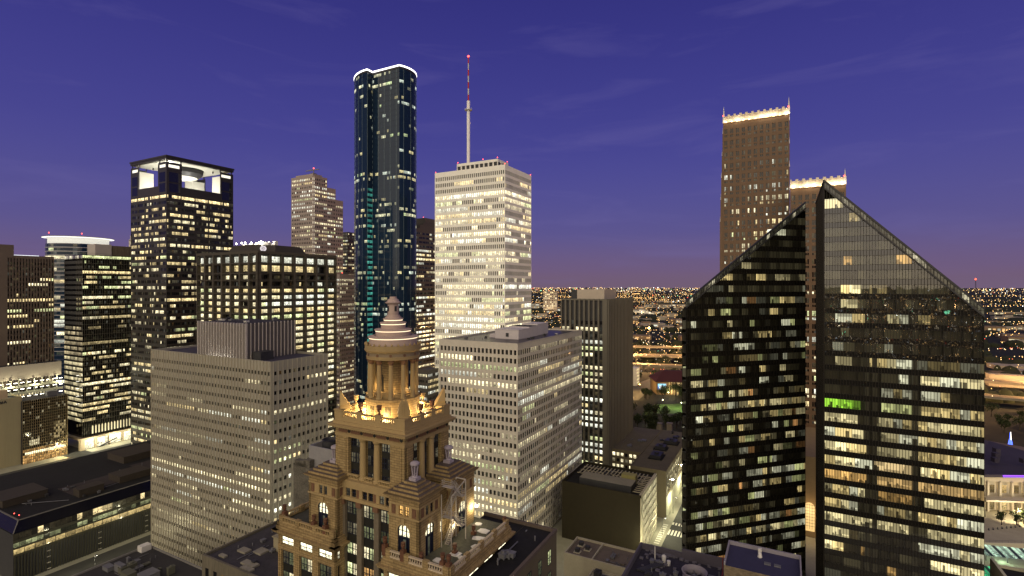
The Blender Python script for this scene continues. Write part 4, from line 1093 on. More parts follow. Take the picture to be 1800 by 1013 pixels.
    m = MB(); m.box(X0 + .2, X1 - .2, Y0 + .2, Y1 - .2, zterr, zterr + .05); P(m, 'terrace_floor', STW)
    # balustrades on the terrace: front and right in three runs with pedestals, back and left plain
    Bk = Face((X1, Y1), (-1, 0), (0, 1), X1 - X0); Lf = Face((X0, Y1), (0, -1), (-1, 0), Y1 - Y0)
    for fc in (F_, R_, Bk, Lf):
        n = 3; e = 1.5; run = (fc.L - 2 * e) / n
        for j in range(n):
            balus(fc, e + j * run + .55, e + (j + 1) * run - .55 + (.0), zterr, 1.1, mat=STP, dbl=.4)
        for j in range(n + 1):
            s = e + j * run; m = MB(); fc.box(m, max(0, s - .56), min(fc.L, s + .56), zterr, zterr + 1.2, -.62, .06)
            fc.box(m, max(0, s - .62), min(fc.L, s + .62), zterr + 1.2, zterr + 1.36, -.68, .1); P(m, 'pedestal', STP)
            if 0 < j < n:
                p = fc.p(s, zterr + 1.36, -.3)
                m = MB(); m.lathe([(.32, 0), (.30, .12), (.12, .3), (.14, .42), (.38, .75), (.46, 1.15), (.40, 1.35), (.52, 1.5), (.50, 1.58), (.2, 1.6)], p[0], p[1], p[2], 12); P(m, 'urn', URN if fc in (F_, R_) else STP)
    # winged corner finials: broad scrolled stones seen flat from the corner, pointed from the side
    for (x, y, sx, sy) in ((X1 - .8, Y0 + .8, 1, -1), (X0 + .8, Y0 + .8, -1, -1), (X1 - .8, Y1 - .8, 1, 1), (X0 + .8, Y1 - .8, -1, 1)):
        n = Vector((sx, sy, 0)).normalized(); t = Vector((-n.y, n.x, 0)); c0 = Vector((x, y, zterr + 1.36))
        m = MB(); m.box(x - .95, x + .95, y - .95, y + .95, zterr, zterr + 1.1); m.box(x - 1.05, x + 1.05, y - 1.05, y + 1.05, zterr + 1.1, zterr + 1.36); P(m, 'corner_plinth', STP)
        m = MB(); prof = [(-.95, 0), (.95, 0), (.95, .5), (1.05, .75), (1.0, 1.05), (.80, 1.9), (.62, 2.6), (.50, 2.95), (.28, 3.12), (.12, 3.0), (0, 2.82), (-.12, 3.0), (-.28, 3.12), (-.50, 2.95), (-.62, 2.6), (-.80, 1.9), (-1.0, 1.05), (-1.05, .75), (-.95, .5)]
        def th(z): return .95 * (1 - z / 3.3) ** 1.3 + .08
        A = [c0 + t * a + n * (.35) + Vector((0, 0, z)) for a, z in prof]; B = [c0 + t * a + n * (.35 - 2 * th(z)) + Vector((0, 0, z)) for a, z in prof]
        m.loft([tuple(p) for p in A], [tuple(p) for p in B])
        for a in (-.45, 0, .45):
            m.beam(tuple(c0 + t * a + n * .38 + Vector((0, 0, .3))), tuple(c0 + t * a * .6 + n * .38 + Vector((0, 0, 2.5))), .10, .08)
        P(m, 'corner_finial', STP)
    # ---------------- drum, colonnade, stepped cone
    zd = 105.0
    m = MB(); m.lathe([(4.95, 0), (4.95, .35), (4.75, .4), (4.75, zd - zterr - .5), (4.98, zd - zterr - .45), (4.98, zd - zterr), (0.01, zd - zterr)], cx, cy, zterr, 48); drum = P(m, 'drum', ST)
    for a in (-100, -60, -140, -20, 20):
        A = math.radians(a); n = Vector((math.cos(A), math.sin(A), 0)); t = Vector((-n.y, n.x, 0)); c0 = Vector((cx, cy, zterr)) + n * 4.70
        m = MB(); pts = [c0 + t * u + n * .06 + Vector((0, 0, w)) for u, w in ((-.45, .7), (.45, .7), (.45, 2.3), (-.45, 2.3))]; ins = [p - n * .5 for p in pts]; m.loft([tuple(p) for p in ins], [tuple(p) for p in pts]); m.build('drum_opening', IRON, drum)
        m = MB()
        for u in (-.25, 0, .25): m.beam(tuple(c0 + t * u + n * .09 + Vector((0, 0, .7))), tuple(c0 + t * u + n * .09 + Vector((0, 0, 2.3))), .06, .04)
        m.build('grille', STP, drum)
    m = MB()
    for k in range(3): m.lathe([(3.5 - k * .3, 0), (3.5 - k * .3, .28), (.01, .28)], cx, cy, zd + k * .28, 40)
    P(m, 'colonnade_steps', STP)
    hcol = 6.9
    for k in range(12):
        a = math.radians(-118.2 + 4 + k * 30); x, y = cx + 4.18 * math.cos(a), cy + 4.18 * math.sin(a)
        m = MB(); m.lathe([(.50, 0), (.50, .16), (.44, .24), (.42, .30), (.42, 2.2), (.36, hcol - .9), (.36, hcol - .85)], x, y, zd, 16); c = P(m, 'column', STP)
        m = MB(); m.lathe([(.37, 0), (.42, .1), (.40, .2), (.58, .62), (.60, .7), (.50, .72), (.50, .88)], x, y, zd + hcol - .88, 10); m.box(x - .5, x + .5, y - .5, y + .5, zd + hcol - .14, zd + hcol - .01); m.build('capital', TER, c)
    m = MB(); m.lathe([(2.05, 0), (2.05, hcol)], cx, cy, zd + .5, 32); P(m, 'inner_chamber', ST)
    m = MB()
    a = math.radians(-118); n = Vector((math.cos(a), math.sin(a), 0)); t = Vector((-n.y, n.x, 0)); c0 = Vector((cx, cy, zd + .84)) + n * 1.85
    m.loft([tuple(c0 + t * u + Vector((0, 0, w))) for u, w in ((-.5, 0), (.5, 0), (.5, 2.6), (0, 3.1), (-.5, 2.6))], [tuple(c0 + n * .28 + t * u + Vector((0, 0, w))) for u, w in ((-.5, 0), (.5, 0), (.5, 2.6), (0, 3.1), (-.5, 2.6))]); P(m, 'chamber_door', IRON)
    ze = zd + hcol
    m = MB(); m.lathe([(3.55, 0), (4.72, 0), (4.72, .32), (4.80, .34), (4.80, .5), (4.66, .52), (4.66, 1.15), (4.82, 1.2), (4.82, 1.32), (5.0, 1.4), (5.12, 1.62), (5.12, 1.75), (4.6, 1.78), (.01, 1.8)], cx, cy, ze, 56, cap=False); m.lathe([(3.55, 0), (.01, .02)], cx, cy, ze, 32, cap=False); P(m, 'entablature', STP)
    m = MB(); m.lathe([(4.675, .56), (4.675, 1.10)], cx, cy, ze, 56, cap=False); P(m, 'frieze_band', surf('frieze_grey', (.26, .2, .13), .8, .2, 1.5))
    for k in range(12):
        a = math.radians(-118.2 + 4 + k * 30); n = Vector((math.cos(a), math.sin(a), 0)); t = Vector((-n.y, n.x, 0)); c0 = Vector((cx, cy, ze + .83)) + n * 4.72
        m = MB(); A = [c0 + (t * math.cos(q * math.pi / 6) + Vector((0, 0, 1)) * math.sin(q * math.pi / 6)) * .24 for q in range(12)]; m.loft([tuple(p - n * .06) for p in A], [tuple(p + n * .03) for p in A]); P(m, 'disc_rosette', TER)
    # cresting: scalloped parapet with little spikes
    m = MB(); m.lathe([(5.05, 0), (5.05, .75), (4.9, .75), (4.9, 0)], cx, cy, ze + 1.75, 56, cap=False)
    for k in range(28):
        a = k * math.pi / 14; n = Vector((math.cos(a), math.sin(a), 0)); p = Vector((cx, cy, ze + 2.5)) + n * 4.97
        m.lathe([(.16, 0), (.22, .18), (.10, .34), (.01, .5)], p.x, p.y, p.z, 6)
    P(m, 'cresting', STP)
    tiers = [(4.30, 1.95, 4.50), (3.15, .98, 3.35), (2.20, .95, 2.38), (1.66, .45, 1.80)]; z = ze + 1.78
    pinky = surf('pale_pink_stone', (.46, .35, .31), .75, .08, .6); glow = emis('cove_light', (1.0, .80, .52), 1.6)
    for i, (r, h, rim_) in enumerate(tiers):
        m = MB(); m.lathe([(r, 0), (r, h), (rim_, h + .02), (rim_ + .03, h + .14), (rim_, h + .24), (r - .9, h + .34)], cx, cy, z, 48, cap=False); t = P(m, 'roof_tier', pinky)
        m = MB(); m.lathe([(r + .03, h - .16), (r + .03, h - .02)], cx, cy, z, 48, cap=False); m.build('cove_strip', glow, t)
        z += h + .28
    m = MB(); m.lathe([(1.45, 0), (1.40, .25), (1.22, .3), (1.2, .55), (1.0, .6)], cx, cy, z, 8); z += .55
    for (q, h) in ((1.0, .25),): m.lathe([(q, 0), (q, h)], cx, cy, z, 8)
    P(m, 'lantern_base', pinky); z += .2
    m = MB(); m.lathe([(1.0, 0), (1.0, 1.75), (1.1, 1.8), (1.42, 1.98), (1.46, 2.12), (1.1, 2.3), (.98, 2.65), (.66, 2.8), (.62, 3.15), (.01, 3.2)], cx, cy, z, 8); lan = P(m, 'lantern', pinky)
    for k in range(4):
        a = math.radians(-112.5 + 22.5 + k * 90 - 22.5); n = Vector((math.cos(a), math.sin(a), 0)); t = Vector((-n.y, n.x, 0)); c0 = Vector((cx, cy, z + .5)) + n * .95
        m = MB(); m.loft([tuple(c0 + t * u + Vector((0, 0, w))) for u, w in ((-.22, 0), (.22, 0), (.22, .95), (-.22, .95))], [tuple(c0 + n * .05 + t * u + Vector((0, 0, w))) for u, w in ((-.22, 0), (.22, 0), (.22, .95), (-.22, .95))]); m.build('lantern_window', M['metaldark'], lan)

    # ---------------- middle block with corner pavilions
    MX0, MX1, MY0, MY1 = -20.5, 4.6, -2.0, 14.2; zm0, zm1 = 60.0, 90.8; zpod = 81.2
    m = MB(); m.box(MX0 + 7.9, MX1 - 6.9, MY0 + 2.2, MY1 - .5, 0, zm1 - .1); m.box(MX0 + .8, MX1 - .8, MY0 + 6.5, MY1 - .8, 0, zm1 - .2); P(m, 'shaft_core', ST)
    pav = [(MX1 - 6.2, MX1, MY0, MY0 + 5.7), (MX0, MX0 + 7.2, MY0, MY0 + 5.7), (MX1 - 6.2, MX1, MY1 - 7.5, MY1), (MX0, MX0 + 7.2, MY1 - 7.5, MY1)]
    for i, (x0, x1, y0, y1) in enumerate(pav):
        za = zpod - 1
        m = MB(); m.box(x0 + .5, x1 - .5, y0 + .5, y1 - .5, za, 87.6); m.box(x0 + .25, x1 - .25, y0 + .25, y1 - .25, 89.6, 91.2); m.box(x0 + .6, x1 - .6, y0 + .6, y1 - .6, 87.6, 89.6); P(m, 'pavilion_core', ST)
        fs = [Face((x0, y0), (1, 0), (0, -1), x1 - x0)]
        if i in (0, 2): fs.append(Face((x1, y0), (0, 1), (1, 0), y1 - y0))
        else: fs.append(Face((x0, y1), (0, -1), (-1, 0), y1 - y0))
        if i == 1: fs.append(Face((x1, y0), (0, 1), (1, 0), y1 - y0))
        for q, fc in enumerate(fs):
            L = fc.L; mid = L / 2; aw = 1.15 if L < 6 else 1.25; zs_ = 85.3
            m = MB()   # wall round the arch
            fc.box(m, 0, mid - aw, za, 87.6, -.55, 0); fc.box(m, mid + aw, L, za, 87.6, -.55, 0)
            n = 12; arc = [(mid + aw * math.cos(math.pi * k / n), zs_ + aw * math.sin(math.pi * k / n)) for k in range(n + 1)]
            for k in range(n):
                (s0, w0), (s1, w1) = arc[k], arc[k + 1]
                m.face([fc.p(s0, w0, 0), fc.p(s0, 87.6, 0), fc.p(s1, 87.6, 0), fc.p(s1, w1, 0)]); m.face([fc.p(s0, w0, 0), fc.p(s1, w1, 0), fc.p(s1, w1, -.5), fc.p(s0, w0, -.5)])
            for k in range(9): fc.box(m, .02, mid - aw - .25, za + 1.2 + k * .62, za + 1.26 + k * .62, 0, .03) if False else None
            P(m, 'pavilion_wall', ST)
            k_ = MB()  # archivolt and keystone
            for k in range(n):
                (s0, w0), (s1, w1) = arc[k], arc[k + 1]; g = 1.22
                o = lambda s, w: (mid + (s - mid) * g, zs_ + (w - zs_) * g)
                a0, a1 = o(s0, w0), o(s1, w1)
                k_.loft([fc.p(s0, w0, -.1), fc.p(s1, w1, -.1), fc.p(a1[0], a1[1], -.1), fc.p(a0[0], a0[1], -.1)], [fc.p(s0, w0, .10), fc.p(s1, w1, .10), fc.p(a1[0], a1[1], .10), fc.p(a0[0], a0[1], .10)])
            fc.box(k_, mid - .28, mid + .28, zs_ + aw - .1, zs_ + aw + .95, -.05, .24); P(k_, 'arch_surround', NAVY if False else STP)
            lit_ = (1.05, .95, .62, 1.1) if (i, q) in ((0, 0), (0, 1), (1, 0)) else ((.7, .62, .38, 1.1) if i == 2 and q == 1 else (.05, .05, .03, 1.1))
            g = MB(); g.face([fc.p(mid + (aw - .02) * math.cos(math.pi * k / n), zs_ + (aw - .02) * math.sin(math.pi * k / n), -.30) for k in range(n + 1)], 0, lit_, [(.5, .6)] * (n + 1))
            g.quad(fc.quad(mid - aw + .02, mid + aw - .02, zs_ - .9, zs_, -.30), 0, lit_); win = g.build('arched_window', M['winold'], b)
            d = MB(); fc.box(d, mid - aw, mid + aw, za + .6, zs_ - .9, -.42, -.31); 
            for u in (-aw + .08, -.42, .42, aw - .08): fc.box(d, mid + u - .08, mid + u + .08, za + .6, zs_ + .98 * math.sqrt(max(.02, aw * aw - u * u)), -.30, -.16)
            fc.box(d, mid - aw, mid + aw, zs_ - 1.0, zs_ - .8, -.29, -.14); fc.box(d, mid - aw, mid + aw, zs_ + .05, zs_ + .13, -.28, -.18)
            for k in range(n):
                (s0, w0), (s1, w1) = arc[k], arc[k + 1]; d.beam(fc.p(s0, w0, -.16), fc.p(s1, w1, -.16), .22, .26)
            d.build('window_frame', NAVY, win)
            dk = MB(); dk.quad(fc.quad(mid - .34, mid + .34, za + .8, zs_ - 1.3, -.29), 0, (.03, .03, .02, 1.1)); dk.build('door_pane', M['winold'], win)
            # attic storey: small windows and dark panels between two string courses
            a = MB(); fc.box(a, -.12, L + .12, 87.6, 87.9, -.5, .16); fc.box(a, -.04, L + .04, 89.5, 89.75, -.5, .08)
            xs = [0, .75, 1.05, 1.85, 2.15, L - 2.15, L - 1.85, L - 1.05, L - .75, L]
            sx = mid
            for u0, u1 in ((0, .55), (1.45, mid - 1.02), (mid - .14, mid + .14), (mid + 1.02, L - 1.45), (L - .55, L)):
                if u1 > u0: fc.box(a, u0, u1, 87.9, 89.5, -.5, 0)
            P(a, 'attic_wall', STP)
            for u0 in (.55, L - 1.45):
                t = MB(); fc.box(t, u0, u0 + .9, 87.9, 89.5, -.4, -.08); fc.box(t, u0 + .2, u0 + .7, 88.2, 89.2, -.08, 0.0); P(t, 'terracotta_panel', TER)
            for u0, u1 in ((mid - 1.02, mid - .14), (mid + .14, mid + 1.02)):
                sash(fc, u0, u1, 87.9, 89.5, -.3, (.75, .42, .12, 1.1) if (i, q) == (0, 0) else dark())
        boxring(x0, x1, y0, y1, 89.75, [(.9, .0), (.18, .25), (.22, .55), (.12, .7)], ST, 'pavilion_cornice')
        # stepped cap and stone lamp
        px, py = (x0 + x1) / 2, (y0 + y1) / 2; zz = 91.15; hx, hy = (x1 - x0) / 2 + .1, (y1 - y0) / 2 + .1
        m = MB()
        for k in range(4): m.box(px - hx, px + hx, py - hy, py + hy, zz, zz + .42, 0, top=1); zz += .42; hx -= .62; hy -= .58
        P(m, 'stepped_cap', [ST, STD])
        m = MB(); m.box(px - .7, px + .7, py - .7, py + .7, zz, zz + .5); m.lathe([(.55, 0), (.42, .25)], px, py, zz + .5, 8)
        for k in range(6):
            a = k * math.pi / 3; m.tube((px + .38 * math.cos(a), py + .38 * math.sin(a), zz + .7), (px + .55 * math.cos(a), py + .55 * math.sin(a), zz + 2.5), .12, 6)
        m.lathe([(.30, .7), (.12, 1.2), (.20, 1.9), (.3, 2.5)], px, py, zz, 8); m.lathe([(.72, 2.45), (.82, 2.6), (.80, 2.85), (.45, 3.05), (.01, 3.15)], px, py, zz, 12); P(m, 'stone_lamp', surf('lilac_grey_stone', (.33, .29, .34), .8, .15, 1.2))
    # recessed centre of the street front: three tall window bays between rough piers
    fc = Face((MX0 + 7.2, MY0 + 1.2), (1, 0), (0, -1), (MX1 - 6.2) - (MX0 + 7.2)); n = 3; bay = fc.L / n
    m = MB()
    for j in range(n + 1): fc.box(m, max(0, j * bay - .55), min(fc.L, j * bay + .55), 55, 87.5, -.9, .0)
    P(m, 'rough_pier', surf('rough_granite', (.15, .125, .09), .9, .35, 2.0, bump=.6, bscale=8))
    m = MB(); fc.box(m, 0, fc.L, 87.5, 88.1, -.8, .25); fc.box(m, 0, fc.L, 89.6, 90.9, -.9, .1)
    for j in range(n):
        c0 = (j + .5) * bay
        for u0, u1 in ((j * bay, c0 - 1.25), (c0 - .12, c0 + .12), (c0 + 1.25 - .0, c0 + 1.3), (c0 + 2.1, (j + 1) * bay)): 
            if u1 > u0: fc.box(m, u0, u1, 88.1, 89.6, -.8, 0)
    P(m, 'attic_wall', STP)
    for j in range(n):
        c0 = (j + .5) * bay
        sash(fc, c0 - 1.25, c0 - .12, 88.1, 89.6, -.3, dark()); sash(fc, c0 + .12, c0 + 1.25, 88.1, 89.6, -.3, dark())
        t = MB(); fc.box(t, c0 + 1.3, c0 + 2.1, 88.1, 89.6, -.4, -.05); P(t, 'terracotta_panel', TER)
        k = MB(); fc.box(k, j * bay + .55 - 1.1 if j else .0, j * bay + .55, 86.6, 87.5, -.2, .28); P(k, 'carved_capital', TER)
        a, c = j * bay + .58, (j + 1) * bay - .58; mid = (a + c) / 2
        sp = MB(); fc.box(sp, a, c, 55, 87.5, -.85, -.55); P(sp, 'spandrel_panel', IRON)
        lits = [[.05, .30, .25], [.08, .14, .05], [.9, .55, .4], [.7, .35, .5], [.8, .4, .3], [.5, .5, .5], [.4, .5, .5]]
        for r_ in range(7):
            z1 = 87.0 - r_ * 3.55; 
            for u0, u1 in ((a + .1, mid - .08), (mid + .08, c - .1)):
                v = lits[r_][j] * R.uniform(.6, 1.3)
                sash(fc, u0, u1, z1 - 2.1, z1, -.5, litcol(v, ORA if (r_ == 3 and j == 1) else R.choice((WARM, GRN))))
    # recess on the right flank: stone wall behind the iron stair
    fr = Face((MX1 - .8, MY0 + 5.7), (0, 1), (1, 0), (MY1 - 7.5) - (MY0 + 5.7)); m = MB(); fr.box(m, 0, fr.L, zpod - 1, 91.0, -.5, 0.0); P(m, 'stair_wall', ST)
    sash(fr, .5, 1.3, 83.0, 84.9, .02, (.9, .8, .5, 1.1)); 
    # ---------------- podium with roof terraces
    PX0, PX1, PY0, PY1 = -27.5, 11.2, -3.0, 15.8
    wings = [(MX1 - 6.2 - .2, PX1, PY0, PY1), (PX0, MX0 + 7.2 + .4, PY0, PY1)]
    for i, (x0, x1, y0, y1) in enumerate(wings):
        m = MB(); m.box(x0 + .6, x1 - .6, y0 + .6, y1, 0, zpod - .1); m.box(x0 + .3, x1 - .3, y0 + .3, y1 + .02, zpod - .1, zpod, 0, top=1); P(m, 'podium_core', [ST, surf('terrace_roof', (.075, .075, .055), .85, .45, .35, bump=.3)])
        fs = [Face((x0, y0), (1, 0), (0, -1), x1 - x0)]
        fs.append(Face((x1, y0), (0, 1), (1, 0), (y1 - y0) if i == 0 else 2.2))
        if i == 1: fs.append(Face((x0, y1), (0, -1), (-1, 0), y1 - y0))
        for q, fc in enumerate(fs):
            L = fc.L
            cornice(fc, zpod - 2.3, [(.35, .15), (.25, .35), (.3, .75), (.15, .9), (.75, .3), (.5, .15)], ST, 'podium_cornice', e=True)
            if L > 4:
                nr = 3 if L < 17 else 4; e = .75; run = (L - 2 * e) / nr
                for j in range(nr):
                    balus(fc, e + j * run + .5, e + (j + 1) * run - .5, zpod, 1.15, mat=STP if i else STW, dbl=.42)
                for j in range(nr + 1):
                    s = e + j * run; m = MB(); fc.box(m, max(0, s - .52), min(L, s + .52), zpod, zpod + 1.25, -.55, .05); P(m, 'pedestal', ST)
            nb = 3 if (i == 1 and q == 0) or L < 16 else 4
            if L < 4: nb = 1
            bw = L / nb; m = MB()
            for j in range(nb + 1): fc.box(m, max(0, j * bw - .75), min(L, j * bw + .75), 55, zpod - 2.3, -.6, 0.0); fc.box(m, max(0, j * bw - .28), min(L, j * bw + .28), 62, zpod - 5.0, 0.0, .06)
            fc.box(m, 0, L, zpod - 4.9, zpod - 4.1, -.55, .1); fc.box(m, 0, L, zpod - 13.2, zpod - 12.7, -.55, .35); P(m, 'podium_pier', ST)
            for j in range(nb):
                a, c = j * bw + .8, (j + 1) * bw - .8
                if c - a < .5: a, c = .3, L - .3
                br = 1.3 if not (i == 0 and q == 0 and j < 1) else .8
                tw = sash(fc, a + .1, c - .1, zpod - 3.9, zpod - 2.55, -.25, (br, br * .92, br * .62, 1.1), bars=True)
                t = MB(); fc.box(t, a, c, zpod - 12.6, zpod - 4.9, -.55, -.45); fc.box(t, a, c, 55, zpod - 13.2, -.55, -.45); P(t, 'spandrel_panel', IRON)
                mid = (a + c) / 2
                for z1 in (zpod - 5.3, zpod - 9.0, zpod - 13.9, zpod - 17.4):
                    for u0, u1 in ((a + .1, mid - .08), (mid + .08, c - .1)): sash(fc, u0, u1, z1 - 2.3, z1, -.42, litcol(R.choice((.02, .05, .1, .2, .5)), R.choice((WARM, GRN))))
    # planted terracotta jars on the terraces' pedestals
    for (x, y, s) in ((10.6, -2.4, 1.0), (9.5, -2.4, 1.0), (5.0, -1.9, .9), (2.0, -2.7, .9), (-1.8, -2.7, .9), (8.0, 3.0, .85), (7.2, 10.0, .85), (10.5, 15.3, 1.15), (-26.8, -2.2, 1.1), (-15.6, -2.6, .9), (-18.5, -2.6, .9), (-23, 1.0, .8)):
        m = MB(); m.box(x - .35, x + .35, y - .35, y + .35, zpod + (1.25 if abs(y + 2.4) < .5 else 0), zpod + (1.25 if abs(y + 2.4) < .5 else 0) + .5); 
        z = zpod + (1.75 if abs(y + 2.4) < .5 else .5)
        m = MB(); m.box(x - .38, x + .38, y - .38, y + .38, zpod, z); m.lathe([(.18, 0), (.16, .1), (.27, .25), (.38, .65), (.36, .85), (.25, .93), (.38, 1.05), (.38, 1.13), (.25, 1.13)], x, y, z, 12); P(m, 'terracotta_jar', URN)
    for k, (x, y, w, d) in enumerate(((6.2, -.6, 1.7, 1.1), (7.4, 2.2, 1.9, 1.2), (9.3, 2.0, 1.2, .8), (9.2, 6.0, 1.6, 1.1), (8.0, 8.2, 2.2, 1.0), (7.3, 11.0, 2.0, 1.3), (2.6, -1.7, 1.6, .7), (5.5, 13.0, 1.2, .9))):
        m = MB(); t = R.uniform(-.3, .3); c, s_ = math.cos(t), math.sin(t)
        A = [(x + c * u - s_ * v, y + s_ * u + c * v, zpod + .004) for u, v in ((0, 0), (w * .5, -.12), (w, .05), (w * .95, d), (w * .4, d + .15), (-.05, d * .9))]; m.loft(A, [(p[0], p[1], zpod + .14) for p in A]); P(m, 'pale_roof_patch', M['white'])
    # ---------------- iron fire stair
    stx = surf('pale_stair_iron', (.42, .38, .33), .6, .15, .8); sx0, sx1, sy0, sy1 = MX1 + .3, MX1 + 2.3, MY0 + 5.6, MY0 + 9.9
    st = MB()
    for x in (sx0, sx1):
        for y in (sy0, sy1): st.tube((x, y, zpod), (x, y, 91.5 if y == sy1 else 90.0), .10, 6)
    st.beam((sx0, sy1, 91.5), (sx1, sy1, 91.5), .16, .16); st.beam((sx1, sy0, 90), (sx1, sy1, 91.5), .14, .14)
    esc = P(st, 'fire_stair', stx)
    for k in range(4):
        z0, z1 = zpod + k * 2.55, zpod + (k + 1) * 2.55; up = k % 2 == 0; xa = sx0 + .35 if up else sx1 - .35
        ya, yb = (sy0 + 1.0, sy1 - 1.0) if up else (sy1 - 1.0, sy0 + 1.0)
        f = MB()
        for dx in (-.35, .35):
            f.beam((xa + dx, ya, z0), (xa + dx, yb, z1), .07, .22); f.beam((xa + dx, ya, z0 + 1.0), (xa + dx, yb, z1 + 1.0), .06, .06)
            for t in range(7): q = t / 6; f.tube((xa + dx, ya + (yb - ya) * q, z0 + (z1 - z0) * q), (xa + dx, ya + (yb - ya) * q, z0 + (z1 - z0) * q + 1.0), .03, 4)
        for t in range(11): q = (t + .5) / 11; y = ya + (yb - ya) * q; f.box(xa - .35, xa + .35, y - .13, y + .13, z0 + (z1 - z0) * q - .02, z0 + (z1 - z0) * q + .02)
        f.build('stair_flight', stx, esc)
        l = MB(); ly0, ly1 = (sy1 - 1.0, sy1) if up else (sy0, sy0 + 1.0); l.box(sx0, sx1, ly0, ly1, z1 - .06, z1)
        for h in (.35, .68, 1.0):
            ye = ly1 if up else ly0; l.beam((sx0, ye, z1 + h), (sx1, ye, z1 + h), .05, .05); l.beam((sx0, ly0, z1 + h), (sx0, ly1, z1 + h), .05, .05); l.beam((sx1, ly0, z1 + h), (sx1, ly1, z1 + h), .05, .05)
        l.build('landing', stx, esc)
    # ---------------- lights that show in the photograph
    fl = MB()
    for (a, r_, e) in ((-150, 6.0, 420), (-100, 6.3, 380), (-118, 6.2, 330), (-65, 6.0, 420), (-20, 6.1, 420), (25, 6.0, 420), (70, 6.0, 380), (115, 6.0, 380), (160, 6.2, 420), (-178, 6.4, 420)):
        A = math.radians(a); x, y = cx + r_ * math.cos(A), cy + r_ * math.sin(A) * .93
        fl.box(x - .15, x + .15, y - .15, y + .15, zterr + .05, zterr + .3)
        add_light(b, (x, y, zterr + .75), e * 1.9, (1.0, .68, .30), .25)
    P(fl, 'floodlight', M['bulbwarm'])
    for k in range(6):
        A = math.radians(k * 60 + 10); add_light(b, (cx + 3.0 * math.cos(A), cy + 3.0 * math.sin(A), zd + 1.3), 75, (1, .66, .28), .2)
    add_light(b, (MX1 + 1.0, MY0 + 8.0, zpod + 3.0), 260, (1, .82, .5), .2); add_light(b, (MX1 + .6, MY1 - .8, zpod + 3.0), 500, (1, .82, .5), .2)
    m = MB(); m.box(MX1 + .8, MX1 + 1.2, MY1 - 1.0, MY1 - .6, zpod + 3.2, zpod + 3.5); P(m, 'wall_lamp', M['bulb'])
    # ---------------- plain annex behind and to the right
    AX = (2.0, 17.8, 4.0, 22.3); za = 79.3
    m = MB(); m.box(AX[0] + 9.3, AX[1], -12, AX[3], 0, za - .6, 0, top=1); m.box(AX[0], AX[0] + 9.2, 15.9, AX[3], 0, za - .6, 0, top=1); m.box(AX[0] + 9.3, AX[1], -12, AX[3], 0, 0.01)
    P(m, 'annex', [surf('annex_brick', (.12, .10, .065), .85, .2, .5), M['roofdark']])
    m = MB(); m.box(AX[1] - .45, AX[1] + .1, -12, AX[3] + .1, za - .6, za); m.box(AX[0], AX[1] - .45, AX[3] - .35, AX[3] + .1, za - .6, za + .02); P(m, 'annex_parapet', STD)
    fa = Face((AX[1], -12), (0, 1), (1, 0), AX[3] + 12)
    for j in range(8):
        for k in range(3): sash(fa, 1.5 + j * 4.1, 2.9 + j * 4.1, za - 5.0 - k * 4, za - 2.4 - k * 4, .03, litcol(R.choice((.02, .05, .3)), GRN))
    clutter(b, AX[0] + 10.5, AX[1] - 2, 6, 20, za - .6, 3, 44, [M['metal']], 1.6)
rotunda_tower()
